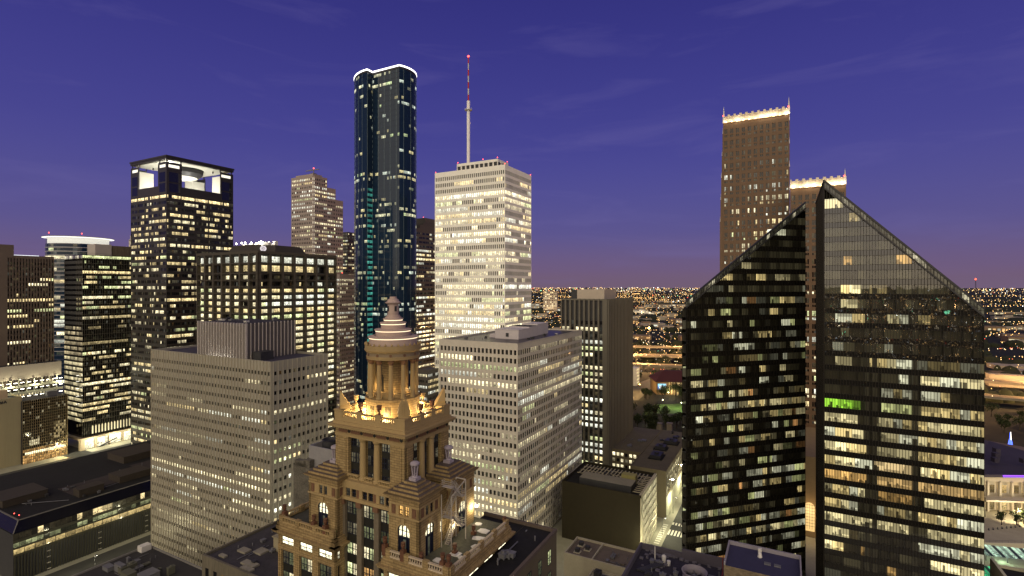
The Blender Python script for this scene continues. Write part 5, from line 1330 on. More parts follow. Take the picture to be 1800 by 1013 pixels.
# ================================================================ left-hand buildings
def far_left():
    # striped brown tower at the frame's edge
    sx = surf('brown_striped_granite', (.07, .052, .04), .6, .15, .2); sx2 = surf('tan_fin_stone', (.17, .13, .10), .65, .12, .2)
    Y = 358; px = -46; b = bldg('striped_brown_tower', 'brown office tower with tan vertical stripes, cut by the left frame edge', px, Y)
    D = dext(px, Y, 95); W = 30; zt = kz(450, 385); D1 = dext(px, Y, 70)
    core(b, W, D, 0, zt - .6, sx, ins=.8)
    fF, fR = box_faces(W, D); wall = MB(); fh = 3.9; nf = int((zt - 4) / fh); z0 = zt - 4 - nf * fh; n = 26
    for i in range(nf + 1): fR.box(wall, 0, D, z0 + i * fh - 1.0, z0 + i * fh + .9, -.9, -.35)
    wall.build('spandrel_wall', sx, b)
    fins = MB()
    for j in range(n + 1): s = j * D / n; fR.box(fins, max(0, s - .32), min(D, s + .32), 0, zt, -.9, 0.05)
    fR.box(fins, 0, D, zt - 2.2, zt - .05, -.85, -.02); fins.build('stone_fins', sx2, b)
    lit = Lit(111, .22, .2, .7, (.5, 1.1), {2: (0, 0), 4: (.5, .9), 6: (.6, 1), 12: (.1, .8)}, full=.16, dark=.3, pal=(4, 7, 0, 1)); panes = []
    for i in range(nf):
        row = lit.row('R', nf - 1 - i, n); zb = z0 + i * fh + .9
        for j in range(n): panes.append((fR.quad(j * D / n + .33, (j + 1) * D / n - .33, zb, zb + 2.0, -.6), row[j]))
    put_panes(b, panes, M['win'], 'window', 80, 65)
    m = MB(); m.box(-W, 0.4, -2, dext(px, Y, 13), 0, kz(452, 372)); m.box(-W, 0.4, -2, dext(px, Y, 24), kz(452, 372), kz(430, 372)); m.build('service_core', sx2, b)
    m = MB(); m.box(-2.0, -1.4, 6, D1, zt + .05, zt + .4); m.build('roof_light_strip', emis('cool_strip', (.9, .92, 1), 1.3), b)
    # pale podium slab and car park under it
    b = bldg('parking_podium', 'pale windowless podium wall over a brightly lit open parking deck at the far left', -62, 348, 'parking garage')
    D = dext(-62, 348, 108); pw = surf('pale_podium_concrete', (.42, .37, .31), .8, .12, .2)
    m = MB(); m.box(-30, 0, 0, D, kz(661, 388), kz(637, 388), 0, top=1); m.box(-30, 0, 0, .6, 0, kz(661, 388)); m.build('podium_wall', [pw, M['roof']], b)
    m = MB(); zs = [kz(673, 388), kz(684, 388), kz(697, 388), kz(711, 388), kz(725, 388)]
    for z in zs: m.box(-30, 3.0, 0.6, D, z - .5, z); m.box(2.6, 3.0, .6, D, z, z + 1.1)
    for k in range(12): m.box(1.5, 2.1, .6 + k * D / 12, 1.2 + k * D / 12, 0, kz(661, 388))
    m.build('parking_deck', surf('deck_concrete', (.42, .42, .33), .7, .3, .3), b)
    m = MB()
    for z in zs:
        for k in range(14): m.box(-2.0, -1.6, 3 + k * D / 14, 5 + k * D / 14, z + 2.4, z + 2.55)
    m.build('deck_light', M['bulb'], b)
    for k in range(5): add_light(b, (4.5, 8 + k * 14, kz(668, 388)), 2600, (1, .92, .60), .4)
    # curved glass tower with the floating lit roof
    Y = 530; r = 26; cxx = kx(139, Y); zt = kz(431, Y)
    b = thing('round_glass_tower', 'round bluish glass tower with a brightly lit floating disc roof, far left', 'office tower', (cxx, Y, 0), 0)
    m = MB(); m.lathe([(r, 0), (r, zt)], 0, 0, 0, 48); m.build('glass_drum', surf('blue_glass_drum', (.05, .06, .11), .08, .15, .1, spec=.8), b)
    m = MB()
    for k in range(1, 60):
        z = zt - k * 3.95
        if z < 60: break
        m.lathe([(r + .05, z - .18), (r + .55, z - .18), (r + .55, z + .18), (r + .05, z + .18)], 0, 0, 0, 48, cap=False)
    m.build('white_floor_fins', surf('white_fin', (.62, .62, .64), .5, .08, .3), b)
    lit = Lit(113, .22, .2, .6, (.4, 1.0)); seg = 48
    for k in range(1, 36):
        z = zt - k * 3.95; mb = MB(); row = lit.row('R', k, seg)
        for j in range(seg):
            a0, a1 = 2 * math.pi * j / seg, 2 * math.pi * (j + 1) / seg
            if math.sin(a0) > .35: continue
            mb.quad([((r + .06) * math.cos(a0), (r + .06) * math.sin(a0), z + .4), ((r + .06) * math.cos(a1), (r + .06) * math.sin(a1), z + .4), ((r + .06) * math.cos(a1), (r + .06) * math.sin(a1), z + 3.2), ((r + .06) * math.cos(a0), (r + .06) * math.sin(a0), z + 3.2)], 0, row[j])
        mb.build('window_band', M['winblue'], b)
    m = MB(); m.lathe([(r - 1.5, 0), (r - 1.5, 6.0)], 0, 0, zt, 40); lan = m.build('lit_top_storey', emis('top_storey_light', (1, .98, .85), .85), b)
    m = MB()
    for k in range(7): m.lathe([(r - .4, k * .85), (r - .2, k * .85 + .2)], 0, 0, zt + .4, 40, cap=False)
    m.build('louvres', M['metal'], lan)
    m = MB(); m.lathe([(r - 1, -.1), (r + 3.0, .3), (r + 3.2, .5), (r + 2.0, .8), (.01, 1.6)], 0, 0, zt + 6.4, 48); m.lathe([(0.01, 0), (r + 2.8, .25)], 0, 0, zt + 6.3, 48, cap=False); d = m.build('disc_roof', M['white'], b)
    m = MB(); m.lathe([(r - .5, -.10), (r + 2.9, .25)], 0, 0, zt + 6.1, 48, cap=False); m.build('lit_soffit', emis('soffit_light', (1, .98, .9), 1.4), d)
    beacon(b, [(-15, -18, zt + 11), (18, -18, zt + 10)], 1.0)
    # black glass block with grey flank
    Y = 390; b = bldg('black_glass_block', 'black glass office block with a grey mirrored flank over a glowing lobby', 145, Y, 'office block')
    W = wext(145, Y, 113); D = 40; zt = kz(447.5, Y); nf = 33; zl = 20; fh = (zt - zl) / nf
    m = MB(); m.box(-W, -.1, .1, D, 9, zt - .1, 0, top=1); m.build('core_wall', [M['winblack'], M['roof']], b)
    fF, fR = box_faces(W, D); lit = Lit(115, .55, .25, .72, (.3, .95), {0: (.95, .8, GRN), 1: (.5, .6)}, full=.15, pal=(4, 7, 0, 2))
    for i in range(nf):
        z = zl + i * fh; mb = MB(); row = lit.row('R', nf - 1 - i, 34)
        if 13 < nf - 1 - i < 18: row = [(c[0] * .35, c[1] * .35, c[2] * .35, c[3]) for c in row]
        for j in range(34): mb.quad(fR.quad(j * D / 34, (j + 1) * D / 34, z + 1.3, z + 3.3, 0), 0, row[j])
        mb.build('window_band', M['winblack'], b)
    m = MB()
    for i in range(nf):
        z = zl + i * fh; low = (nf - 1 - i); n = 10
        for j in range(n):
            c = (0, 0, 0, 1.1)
            if low > 19: v = R.uniform(.12, .5) if R.random() < .85 else .1; c = (v, v * .85, v * .48, 1.1)  # lower flank glow painted in for the reflected parking floors
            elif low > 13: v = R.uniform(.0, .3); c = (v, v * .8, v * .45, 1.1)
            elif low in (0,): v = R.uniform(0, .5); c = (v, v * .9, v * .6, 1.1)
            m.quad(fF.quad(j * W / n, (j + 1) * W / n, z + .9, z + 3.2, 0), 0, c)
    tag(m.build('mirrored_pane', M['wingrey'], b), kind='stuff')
    m = MB()
    for j in range(35): s = j * D / 34; fR.box(m, max(0, s - .06), min(D, s + .06), 9, zt, -.02, .10)
    for i in range(nf + 1): fR.box(m, 0, D, zl + i * fh + 1.1, zl + i * fh + 1.25, -.02, .09)
    m.build('mullion_grid', surf('olive_mullion', (.16, .15, .11), .5, .15, .3), b)
    arc = MB()
    for j in range(16):
        s = 6 + j * 2.1; v = R.uniform(.5, 1.2)
        arc.face([fR.p(s, 11, .12), fR.p(s + .9, 11, .12), fR.p(s + .9, 16.5, .12), fR.p(s + .45, 17.6, .12), fR.p(s, 16.5, .12)], 0, (v, v * .85, v * .45, 1.1))
    arc.build('arched_lights', M['city'], b)
    m = MB(); m.box(-W - 3, 2.5, -2.5, D + 6, 7.6, 9.2)
    for k in range(6): y = -1.8 + k * 9.2; m.box(.4, 1.6, y, y + 1.2, 0, 7.6)
    m.box(-1.2, 1.9, -2.0, .8, 0, 7.6); m.build('lobby_canopy', surf('lobby_stone', (.48, .40, .27), .7, .12, .3), b)
    g = MB()
    for k in range(5):
        y = -.6 + k * 9.2
        for q in range(4): v = R.uniform(.7, 1.3); g.quad([(-.4, y + q * 2.0, .2), (-.4, y + q * 2.0 + 1.95, .2), (-.4, y + q * 2.0 + 1.95, 7.2), (-.4, y + q * 2.0, 7.2)], 0, (v, v * .92, v * .6, 1.1))
    g.build('lobby_glazing', M['win'], b)
    m = MB(); e = [(1.8, 10, .2), (1.8, 22, 4.2)]; m.beam(e[0], e[1], 1.2, .6); m.beam((1.8, 12, .2), (1.8, 26, 2.5), .3, .3); m.build('escalator', M['metaldark'], b)
    for k in range(3): add_light(b, (6, 4 + k * 15, 6), 4200, (1, .93, .66), .5)
    pc = surf('pale_precast_box', (.46, .42, .40), .8, .1, .3)
    m = MB(); x0 = -10; m.box(-14.5, -2, 9, 20, zt - .1, kz(429.5, 402)); m.build('roof_box', pc, b)
    m = MB(); m.box(-16, -3, 21, 38, zt - .1, kz(434, 420)); 
    for k in range(14): m.box(-3, -2.7, 21.4 + k * 1.2, 22.0 + k * 1.2, zt, kz(434, 420))
    m.build('roof_screen', surf('brown_louvre', (.16, .13, .10), .7, .2, .3), b)
    # white tapering tower tip
    Y = 640; b = bldg('white_pointed_tower', 'distant white tower with a stepped pointed top, peeping out left of the loggia tower', 236, Y)
    zt = kz(433, Y); m = MB(); m.box(-13, 0, 0, 14, 0, zt); lw = surf('pale_tower_stone', (.55, .50, .46), .7, .1, .2)
    for k, (i, h) in enumerate(((0, 9), (2, 14), (4, 18), (6, 22))): m.box(-13 + i * .8, -i * .3, i * .4, 14 - i * .4, zt + (0 if k == 0 else (9, 14, 18)[k - 1]), zt + h)
    m.build('tower_wall', lw, b); m = MB()
    for i in range(18):
        for j in range(6): m.quad([(-12.3 + j * 2.0, -.02, zt + 7 - i * 3.4), (-11.2 + j * 2.0, -.02, zt + 7 - i * 3.4), (-11.2 + j * 2.0, -.02, zt + 8.4 - i * 3.4), (-12.3 + j * 2.0, -.02, zt + 8.4 - i * 3.4)], 0, litcol(R.choice((0, 0, .1, .5))))
    tag(m.build('window', M['win'], b), kind='stuff')
    # limestone block with lettering, gold gridded block beside it
    Y = 356; b = bldg('blank_limestone_block', 'windowless tan limestone block with dark lettering near its top edge, far left', -66, 334, 'office block')
    D = dext(-66, 334, 38.5); lm = surf('olive_limestone', (.36, .315, .19), .8, .08, .15, streak=True); zt = kz(698.5, 357)
    m = MB(); m.box(-40, 0, 0, D, 0, zt - .8, 0, top=1); m.box(-.6, 0, 0, D, zt - .8, zt); m.box(-40, -.6, D - .6, D, zt - .8, zt - .02); m.build('stone_wall', [lm, M['roofdark']], b)
    fR = Face((0, 0), (0, 1), (1, 0), D); GL = {'C': [((1, .15), (.7, 0)), ((.7, 0), (.2, 0)), ((.2, 0), (0, .3)), ((0, .3), (0, .7)), ((0, .7), (.2, 1)), ((.2, 1), (.7, 1)), ((.7, 1), (1, .85))], 'A': [((0, 0), (.5, 1)), ((.5, 1), (1, 0)), ((.2, .35), (.8, .35))], 'W': [((0, 1), (.25, 0)), ((.25, 0), (.5, .7)), ((.5, .7), (.75, 0)), ((.75, 0), (1, 1))]}
    m = MB(); s = D - 15.5
    for ch in 'CAWA':
        for (a, c) in GL[ch]: m.beam(fR.p(s + a[0] * 1.5, zt - 3.3 + a[1] * 1.9, .08), fR.p(s + c[0] * 1.5, zt - 3.3 + c[1] * 1.9, .08), .3, .42)
        s += 2.0
    m.build('lettering', M['metaldark'], b)
    m = MB(); m.box(-8, -5, D - 10, D - 6, zt - .8, zt + 5); m.build('roof_shaft', surf('cream_shaft', (.52, .40, .26), .8, .1, .3), b)
    b = bldg('gold_gridded_block', 'small glass block with a fine gold grid beside the windowless limestone block', 40, 358, 'office block')
    D = dext(40, 358, 119); zt = kz(706, 358); W = 20; m = MB(); m.box(-W, -.5, 0, D, 0, zt - .4, 0, top=1); m.box(-12, -8, D - 9, D - 3, zt - .4, zt + 3.2, 2); m.build('core_wall', [M['metaldark'], M['roof'], M['metal']], b)
    fR = Face((0, 0), (0, 1), (1, 0), D); n, nf = 22, 22; gm = MB(); gold = surf('gold_grid_metal', (.22, .17, .085), .5, .12, .3)
    for j in range(n + 1): s = j * D / n; fR.box(gm, max(0, s - .1), min(D, s + .1), 0, zt, -.3, .02)
    for i in range(nf + 1): z = i * zt / nf; fR.box(gm, 0, D, max(0, z - .12), min(zt, z + .12), -.29, .0)
    fR.box(gm, D - .5, D, 0, zt + .1, -.4, .1); gm.build('gold_grid', gold, b)
    for i in range(nf):
        mb = MB()
        for j in range(n):
            f = j / n; v = 0.0; kc = WARM
            if i == 3 and .03 < f < .92: v = 1.2
            elif i < 3: v = R.uniform(.15, .5); kc = ORA
            elif i == 4: v = .25 if f < .5 else .1; kc = ORA
            elif i in (6, 7) and .12 < f < .35: v = .45
            elif .68 < f < .95 and 6 < i < 13: v = R.choice((0, .05, .2, .3)); kc = YEL
            elif R.random() < .05: v = .15
            mb.quad(fR.quad(j * D / n, (j + 1) * D / n, i * zt / nf, (i + 1) * zt / nf, -.25), 0, litcol(v, kc))
        mb.build('window_band', M['win'], b)
    add_light(b, (8, D - 6, 4), 1600, (1, .68, .28), .5)
far_left()

def dark_hall():
    Y = 215; b = bldg('dark_ribbed_hall', 'broad low dark building with a sloped glass eave and ribbed lower walls, bottom left', 23, Y, 'office block')
    zt = kz(921, Y); D = 92; W = 78; m = MB(); m.box(-W, -.1, .1, D, 0, zt - 5, 0); m.loft([(-W, 2.5, zt - 1.0), (-2.5, 2.5, zt - 1.0), (-2.5, D, zt - 1.0), (-W, D, zt - 1.0)], [(-W, 2.5, zt - .15), (-2.5, 2.5, zt - .15), (-2.5, D, zt - .15), (-W, D, zt - .15)], 1); m.build('hall_body', [M['metaldark'], M['roofdark']], b)
    sl = winmat('navy_sloped_glazing', base=(.006, .006, .012), rough=.15, spec=.2); m = MB()
    m.face([(-0.0, 0, zt - 4.4), (0, D, zt - 4.4), (-2.5, D, zt - .1), (-2.5, 2.5, zt - .1)], 0, (0, 0, 0, 1.1)); m.face([(-W, 0, zt - 4.4), (0, 0, zt - 4.4), (-2.5, 2.5, zt - .1), (-W, 2.5, zt - .1)], 0, (0, 0, 0, 1.1)); m.build('sloped_glass_eave', sl, b)
    m = MB(); m.beam((-2.5, 2.5, zt), (-2.5, D, zt), .5, .35); m.beam((-W, 2.5, zt), (-2.5, 2.5, zt), .5, .35); m.beam((0, 0, zt - 4.4), (-2.5, 2.5, zt), .3, .3)
    m.build('eave_trim', surf('eave_grey', (.14, .13, .12), .6, .15, .4), b)
    fF, fR = box_faces(W, D)
    up = MB(); lo = MB()
    for j in range(46):
        f = j / 46; s0, s1 = j * D / 46, (j + 1) * D / 46
        v = R.uniform(.35, .8) if (.07 < f < .11 or .2 < f < .25 or .30 < f < .42 or .50 < f < .55 or .84 < f < .88) and R.random() < .7 else R.uniform(0, .015)
        up.quad(fR.quad(s0, s1, zt - 7.3, zt - 4.6, .02), 0, litcol(v, YEL)); v = R.uniform(.10, .28) if (f < .40 or .46 < f < .49 or .51 < f < .85) and R.random() < .9 else .01
        lo.quad(fR.quad(s0, s1, zt - 10.4, zt - 8.6, .02), 0, litcol(v, GRN))
    up.build('window_band', M['win'], b); lo.build('window_band', M['win'], b)
    led = MB()
    for j in range(26):
        v = R.uniform(.10, .35) * (1 if j < 20 else .2); led.quad([(.35, j * D / 26 + .1, zt - 13.2), (.35, (j + 1) * D / 26 - .1, zt - 13.2), (.10, (j + 1) * D / 26 - .1, zt - 11.2), (.10, j * D / 26 + .1, zt - 11.2)], 0, (v, v * .74, v * .30, 1.1))
    led.build('lit_ledge', M['win'], b)
    m = MB(); fR.box(m, 0, D, zt - 8.5, zt - 7.4, -.05, .1); fR.box(m, 0, D, zt - 11.1, zt - 10.5, -.05, .12); fR.box(m, 0, D, zt - 14.2, zt - 13.3, -.05, .5)
    for j in range(47): s = j * D / 46; fR.box(m, max(0, s - .05), min(D, s + .05), zt - 13.2, zt - 4.5, -.04, .14)
    for j in range(90): s = (j + .5) * D / 90; fR.box(m, s - .16, s + .16, 0, zt - 14.3, -.05, .3)
    m.build('ribbed_wall', surf('olive_ribbed_metal', (.045, .043, .029), .6, .2, .15), b)
    m = MB()
    for s in (11, 30, 50):
        for k in range(7): fR.box(m, s, s + 1.3, zt - 16.5 - k * 2.6, zt - 16.3 - k * 2.6, .3, .62)
    m.build('wall_rungs', surf('pale_rung', (.5, .48, .40), .5, .1, .5), b)
    for (x0, x1, y0, y1, h) in ((-14, -8, 26, 36, 3.2), (-22, -11, 44, 58, 3.0), (-40, -24, 4, 20, 3.0), (-60, -42, 60, 80, 3.4)):
        m = MB(); m.box(x0, x1, y0, y1, zt - .2, zt + h); m.box(x0 - .2, x1 + .2, y0 - .2, y1 + .2, zt + h, zt + h + .25); m.build('roof_hut', surf('brown_metal_hut', (.045, .036, .028), .7, .25, .3), b)
    m = MB(); m.box(-30, -14.2, 26, 52, zt - .15, zt - .02); m.box(-36, -18, 60, 84, zt - .15, zt - .05); m.build('roof_mat', surf('brown_roof_mat', (.045, .036, .034), .9, .2, .2), b)
    m = MB(); m.tube((-8, 22, zt + .3), (-22, 10, zt + .3), .15, 5); m.tube((-11, 36, zt + .3), (-12, 44, zt + .3), .15, 5); m.build('roof_pipe', M['metal'], b); clutter(b, -34, -6, 6, 70, zt - .15, 10, 61, [M['metaldark'], M['metal']], 1.8)
    beacon(b, [(-5, 3.5, zt + 1.2), (-9, 3.2, zt + 1.2)], .35)
    # low grey roof in front
    b = bldg('low_grey_roof_block', 'low building with a grey membrane roof and roof boxes, below the grey finned slab', 262, 204, 'low building')
    z = 21.5; m = MB(); W, D = 62, 34
    m.box(0, W, -60, 0, 0, z, 0, top=1); m.box(0, W, -.5, 0, z, z + .6); m.box(0, .5, -60, -.5, z, z + .6)
    m.build('roof_body', [surf('grey_wall', (.2, .19, .18), .8, .15, .3), surf('grey_membrane', (.034, .032, .033), .8, .45, .15)], b)
    clutter(b, 4, 30, -26, -3, z, 16, 62, [surf('olive_metal', (.10, .10, .075), .6, .2, .5), M['metal']], 5.0)
    m = MB(); m.box(.8, 3.8, -4.5, -1.0, z, z + 2.2); m.build('white_roof_box', M['white'], b)
    # old dark roofed building left of the classical tower
    b = bldg('old_flat_roof_building', 'old stained masonry building with a dark roof and pale skylights, left of the classical tower', 355, 133.5, 'office block')
    zt = kz(975, 133.5); om = surf('stained_masonry', (.13, .115, .085), .9, .45, .3, bump=.3, streak=True)
    m = MB(); m.box(.5, 32, .6, 27, 0, zt - .6, 0, top=1); m.box(0, .6, 0, 27.5, 0, zt); m.box(.6, 32, 0, .6, 0, zt); m.box(.6, 32, 27, 27.5, 0, zt + .3); m.build('masonry_wall', [om, surf('worn_bitumen', (.050, .046, .050), .85, .5, .25, bump=.4)], b)
    f = Face((0, 0), (1, 0), (0, -1), 32)
    for j in range(9):
        for k in range(4):
            m = MB(); m.quad(f.quad(1.5 + j * 3.4, 2.9 + j * 3.4, zt - 5.4 - k * 4, zt - 3.0 - k * 4, .02), 0, litcol(R.choice((0, .02, .05)))); m.build('window', M['win'], b)
            
    m = MB(); m.box(13.5, 19.5, 11, 18, zt - .6, zt + 3.0); m.box(13.2, 19.8, 10.7, 18.3, zt + 3.0, zt + 3.25); m.build('stair_house', surf('tan_brick', (.30, .26, .17), .85, .2, .6), b)
    for (x, y, w, d) in ((5.5, 6, 3.2, 2.0), (3.5, 2.2, 2.4, 1.0), (10.0, 7.5, 3.0, 2.6), (12.0, 2.6, 5.0, 1.8), (14.0, 1.0, 4.0, 1.4)):
        m = MB(); m.box(x, x + w, y, y + d, zt - .6, zt - .15); m.build('pale_skylight', M['rooflight'], b)
    clutter(b, 3, 28, 2, 24, zt - .6, 9, 63, [M['metaldark'], M['metal']], 1.3)
    # mottled party wall with metal plant screen
    K = (kx(516, 152), 152); b = thing('mottled_wall_building', 'old block with a mottled crumbling side wall and a grey cooling tower screen', 'office block', (K[0], K[1], 0), ROT)
    z1 = kz(822, 150); m = MB(); m.box(0, 30, 0, 16, 0, z1)
    for k in range(6): m.box(k * .8, k * .8 + 2.5, .3, 2, z1, z1 + R.uniform(.3, 2.6))
    m.build('rendered_wall', surf('mottled_render', (.12, .11, .09), .95, .75, .28, bump=.9, bscale=1.2), b)
    z2 = kz(786, 150); m = MB(); m.box(4.2, 22, 2.0, 2.3, z1 - 1, z2); m.box(4.2, 4.5, 2.3, 14, z1 - 1, z2); m.box(21.7, 22, 2.3, 14, z1 - 1, z2); m.build('metal_screen', surf('screen_zinc', (.33, .32, .33), .5, .18, .4, metal=.3), b)
    for (x, y) in ((8.2, 6.5), (13.6, 7.2)):
        m = MB(); m.lathe([(2.3, 0), (2.3, 3.0), (2.45, 3.2), (2.2, 3.3), (2.0, 2.4), (.01, 2.3)], x, y, z2 - 2.0, 20); m.build('cooling_fan', M['metaldark'], b)
dark_hall()
# ================================================================ right and centre foreground
def centre_right():
    # blank-walled building with a lit white flank
    Y = 236; b = bldg('blank_walled_building', 'low block with a plain dark brown blank wall and a bright gridded white flank', 1127, Y, 'low building')
    W = wext(1127, Y, 987.8); D = dext(1127, Y, 1154.6); zt = kz(872, Y)
    bw = surf('dark_brown_blank_wall', (.030, .0245, .013), .85, .22, .08); gw = surf('cream_flank', (.55, .50, .36), .7, .1, .3)
    m = MB(); m.box(-W, -.4, 0, D, 0, zt - 1.2, 0, top=1); m.box(-W, 0, 0, .5, zt - 1.2, zt); m.box(-W, -W + .5, .5, D, zt - 1.2, zt - .02); m.box(-W + .5, 0, D - .5, D, zt - 1.2, zt - .03); m.box(-.4, 0, 0, 4.0, 0, zt - 1.25, 2); m.box(-1.1, 0, .5, D - .5, zt - 1.2, zt - .04, 2)
    m.build('blank_wall', [bw, M['roofdark'], gw], b)
    fR = Face((0, 4.0), (0, 1), (1, 0), D - 4.0); g = MB(); k = MB(); nf = 7; n = 10
    for i in range(nf):
        for j in range(n):
            v = R.uniform(.18, .42); g.quad(fR.quad(j * fR.L / n, (j + 1) * fR.L / n, i * (zt - 2) / nf, (i + 1) * (zt - 2) / nf, -.35), 0, (v, v * .92, v * .58, 1.1))
    for i in range(nf + 1): fR.box(k, 0, fR.L, i * (zt - 2) / nf, i * (zt - 2) / nf + .55, -.4, 0)
    for j in range(n + 1): fR.box(k, max(0, j * fR.L / n - .08), min(fR.L, j * fR.L / n + .08), 0, zt - 1.3, -.38, -.05)
    tag(g.build('glazed_flank', M['win'], b), kind='stuff'); k.build('flank_frame', gw, b)
    m = MB(); m.box(-W + 8, -5.5, 3.0, 12, zt - 1.2, zt + 2.2, 0, top=1); m.build('roof_well', [M['metaldark'], M['rooflight']], b)
    m = MB(); m.box(-W + 26, -W + 33, 14, 18, zt - 1.2, zt + 3.2); m.build('yellow_plant_box', surf('yellow_grey_metal', (.33, .30, .12), .7, .2, .5), b)
    m = MB()
    for q in range(18): m.box(-W + 3 + q * 1.9, -W + 3.5 + q * 1.9, 15, 29, zt - .5, zt - .2)
    for q in range(3): m.box(-W + 2, -3, 16 + q * 5, 16.3 + q * 5, zt - .8, zt - .5)
    for q in range(10): m.box(-5, -1, 4 + q * 2.4, 4.4 + q * 2.4, zt - .5, zt - .2)
    m.build('roof_trellis', surf('pale_trellis', (.45, .40, .28), .7, .15, .4), b)
    clutter(b, -W + 3, -8, 13, 28, zt - 1.2, 8, 65, [M['metal'], M['metaldark']], 2.0)
    # pale roofed L-shaped block
    Y = 275; b = bldg('pale_roof_block', 'low block with a stained pale roof and dark roof plant beside the narrow street', 1171, Y, 'low building')
    zt = kz(830.3, Y); W = wext(1171, Y, 1107.7); pr = surf('stained_pale_roof', (.135, .115, .08), .9, .35, .12); tw = surf('tan_render', (.17, .142, .09), .85, .15, .2)
    m = MB(); D = 82; m.box(-W, 0, 0, D, 0, zt, 0, top=1); m.box(-W - 19, -W, 26, D, 0, zt - .5, 0, top=1); m.build('rendered_wall', [tw, pr], b)
    m = MB(); m.box(-W, -W + .35, 0, D, zt, zt + .5); m.box(-.35, 0, 0, D, zt, zt + .5); m.box(-W + .35, -.35, 0, .35, zt, zt + .48); m.box(-W - 19, -W, 26, 26.4, zt - .5, zt - .1); m.build('parapet', tw, b)
    fR = Face((0, 0), (0, 1), (1, 0), D); g = MB(); k = MB()
    for i in range(3):
        for j in range(16): v = R.uniform(.05, .35); g.quad(fR.quad(2 + j * 4.6, 4.4 + j * 4.6, zt - 5 - i * 3.4, zt - 2.4 - i * 3.4, .03), 0, (v, v * .88, v * .5, 1.1))
    g.build('window_band', M['win'], b); fR.box(k, 0, D, 0, zt - 14, 0, .12); k.build('bright_base_wall', surf('pale_green_render', (.50, .50, .36), .8, .08, .3), b)
    fW = Face((-W - 19, 26), (1, 0), (0, -1), 19); g = MB()
    for i in range(4):
        for j in range(7): v = R.choice((0, .1, .7, 1.0)); g.quad(fW.quad(1 + j * 2.6, 2.6 + j * 2.6, zt - 4 - i * 3.6, zt - 2 - i * 3.6, .03), 0, litcol(v, WARM))
    g.build('window_band', M['win'], b)
    for (x, y, w, d) in ((-13, 18, 6, 9), (-14, 36, 6, 6), (-11, 50, 7, 7)):
        m = MB(); m.box(x - 1, x + w + 1, y - 1, y + d + 1, zt + .02, zt + .35, 1); m.box(x, x + w, y, y + d, zt + .35, zt + 2.2); m.lathe([(1.3, 0), (1.3, .8), (1.0, .8)], x + w / 2, y + d / 2, zt + 2.2, 12); m.build('roof_plant', [M['metaldark'], M['roofdark']], b)
    clutter(b, -W - 17, -W - 2, 30, 60, zt - .5, 4, 66, [M['metal']], 3.0); clutter(b, -W + 2, -2, 55, 78, zt, 4, 67, [M['metaldark']], 3.0)
    # low white-edged roofs
    b = bldg('white_parapet_building', 'low flat roofed building with white parapets and square skylights at bottom centre', 1014.4, 185, 'low building')
    z = kz(943, 185); wp = surf('cream_parapet', (.40, .365, .27), .75, .15, .4); gr = surf('brown_grey_roof', (.13, .105, .085), .9, .4, .4, bump=.3)
    W, D = 22.5, 12.5
    m = MB(); m.box(0, W, -D, 0, 0, z - .7, 0, top=1)
    m.box(0, .45, -D, 0, z - .7, z); m.box(.45, W, -.45, 0, z - .7, z); m.box(.45, W, -D, -D + .45, z - .7, z - .01); m.box(9.6, 10.0, -D + .45, -.45, z - .7, z - .05); m.build('cream_wall', [wp, gr], b)
    for (x, y) in ((3.2, -4.2), (3.6, -9.0), (6.2, -6.0)):
        m = MB(); m.box(x - 1.1, x + 1.1, y - 1.1, y + 1.1, z - .7, z - .4, 1); m.box(x - .7, x + .7, y - .7, y + .7, z - .4, z + .7); m.build('skylight', [M['metaldark'], wp], b)
    clutter(b, 11, 21, -D + 1, -1.5, z - .7, 4, 68, [M['metal'], gr], 1.4)
    m = MB(); m.box(10.5, 25, -36, -D - .3, 0, z - 3.0, 0, top=1); m.box(10.5, 10.9, -36, -D - .3, z - 3, z - 2.5); m.box(10.9, 25, -D - .7, -D - .3, z - 3, z - 2.5); m.build('white_roof_wing', [wp, surf('white_membrane', (.36, .34, .26), .8, .15, .3)], b)
    for (x, y) in ((16, -18), (17, -24), (13, -15.5), (20, -28)):
        m = MB(); m.box(x - 1.0, x + 1.0, y - 1.2, y + 1.2, z - 3, z - 1.4); m.lathe([(.6, 0), (.6, .4), (.2, .45)], x, y, z - 1.4, 10); m.build('rooftop_unit', M['metaldark'], b)
    m = MB(); m.box(-9, -.2, -40, -D, 0, z - 10, 0); m.build('yard_wall', wp, b)
    # purple-roofed building with big fan and brick tower
    Y = 140; b = bldg('fan_roof_building', 'dark purple roofed building with a large round fan cowl and a brick stair tower', 1126, Y, 'office block')
    z = kz(953, Y); pk = surf('purple_black_roof', (.030, .027, .042), .9, .55, .3, bump=.6); pw = surf('lilac_parapet', (.09, .08, .105), .8, .2, .4); W, D = 46, 44
    m = MB(); m.box(0, W, -D, 0, 0, z - 1.5, 0, top=1); m.box(0, .5, -D, 0, z - 1.5, z); m.box(.5, W, -.5, 0, z - 1.5, z); m.box(11, W, -.9, -.5, z - 1.5, z + 1.2); m.build('purple_wall', [pw, pk], b)
    fx, fy = 15.5, -9.6; m = MB(); m.lathe([(2.9, 0), (2.7, 1.2), (3.0, 2.2), (2.85, 2.25), (2.55, 1.2), (2.55, .4)], fx, fy, z - 1.3, 32, cap=False); fan = m.build('fan_cowl', surf('lilac_cowl', (.30, .27, .32), .6, .15, .5), b)
    m = MB(); m.lathe([(.5, 0), (.5, .5), (.2, .6)], fx, fy, z - .6, 12)
    for q in range(8): a = q * math.pi / 4 + .2; m.beam((fx, fy, z - .3), (fx + 2.6 * math.cos(a), fy + 2.6 * math.sin(a), z - .4), .28, .06)
    m.build('fan_blades', M['metal'], fan)
    m = MB()
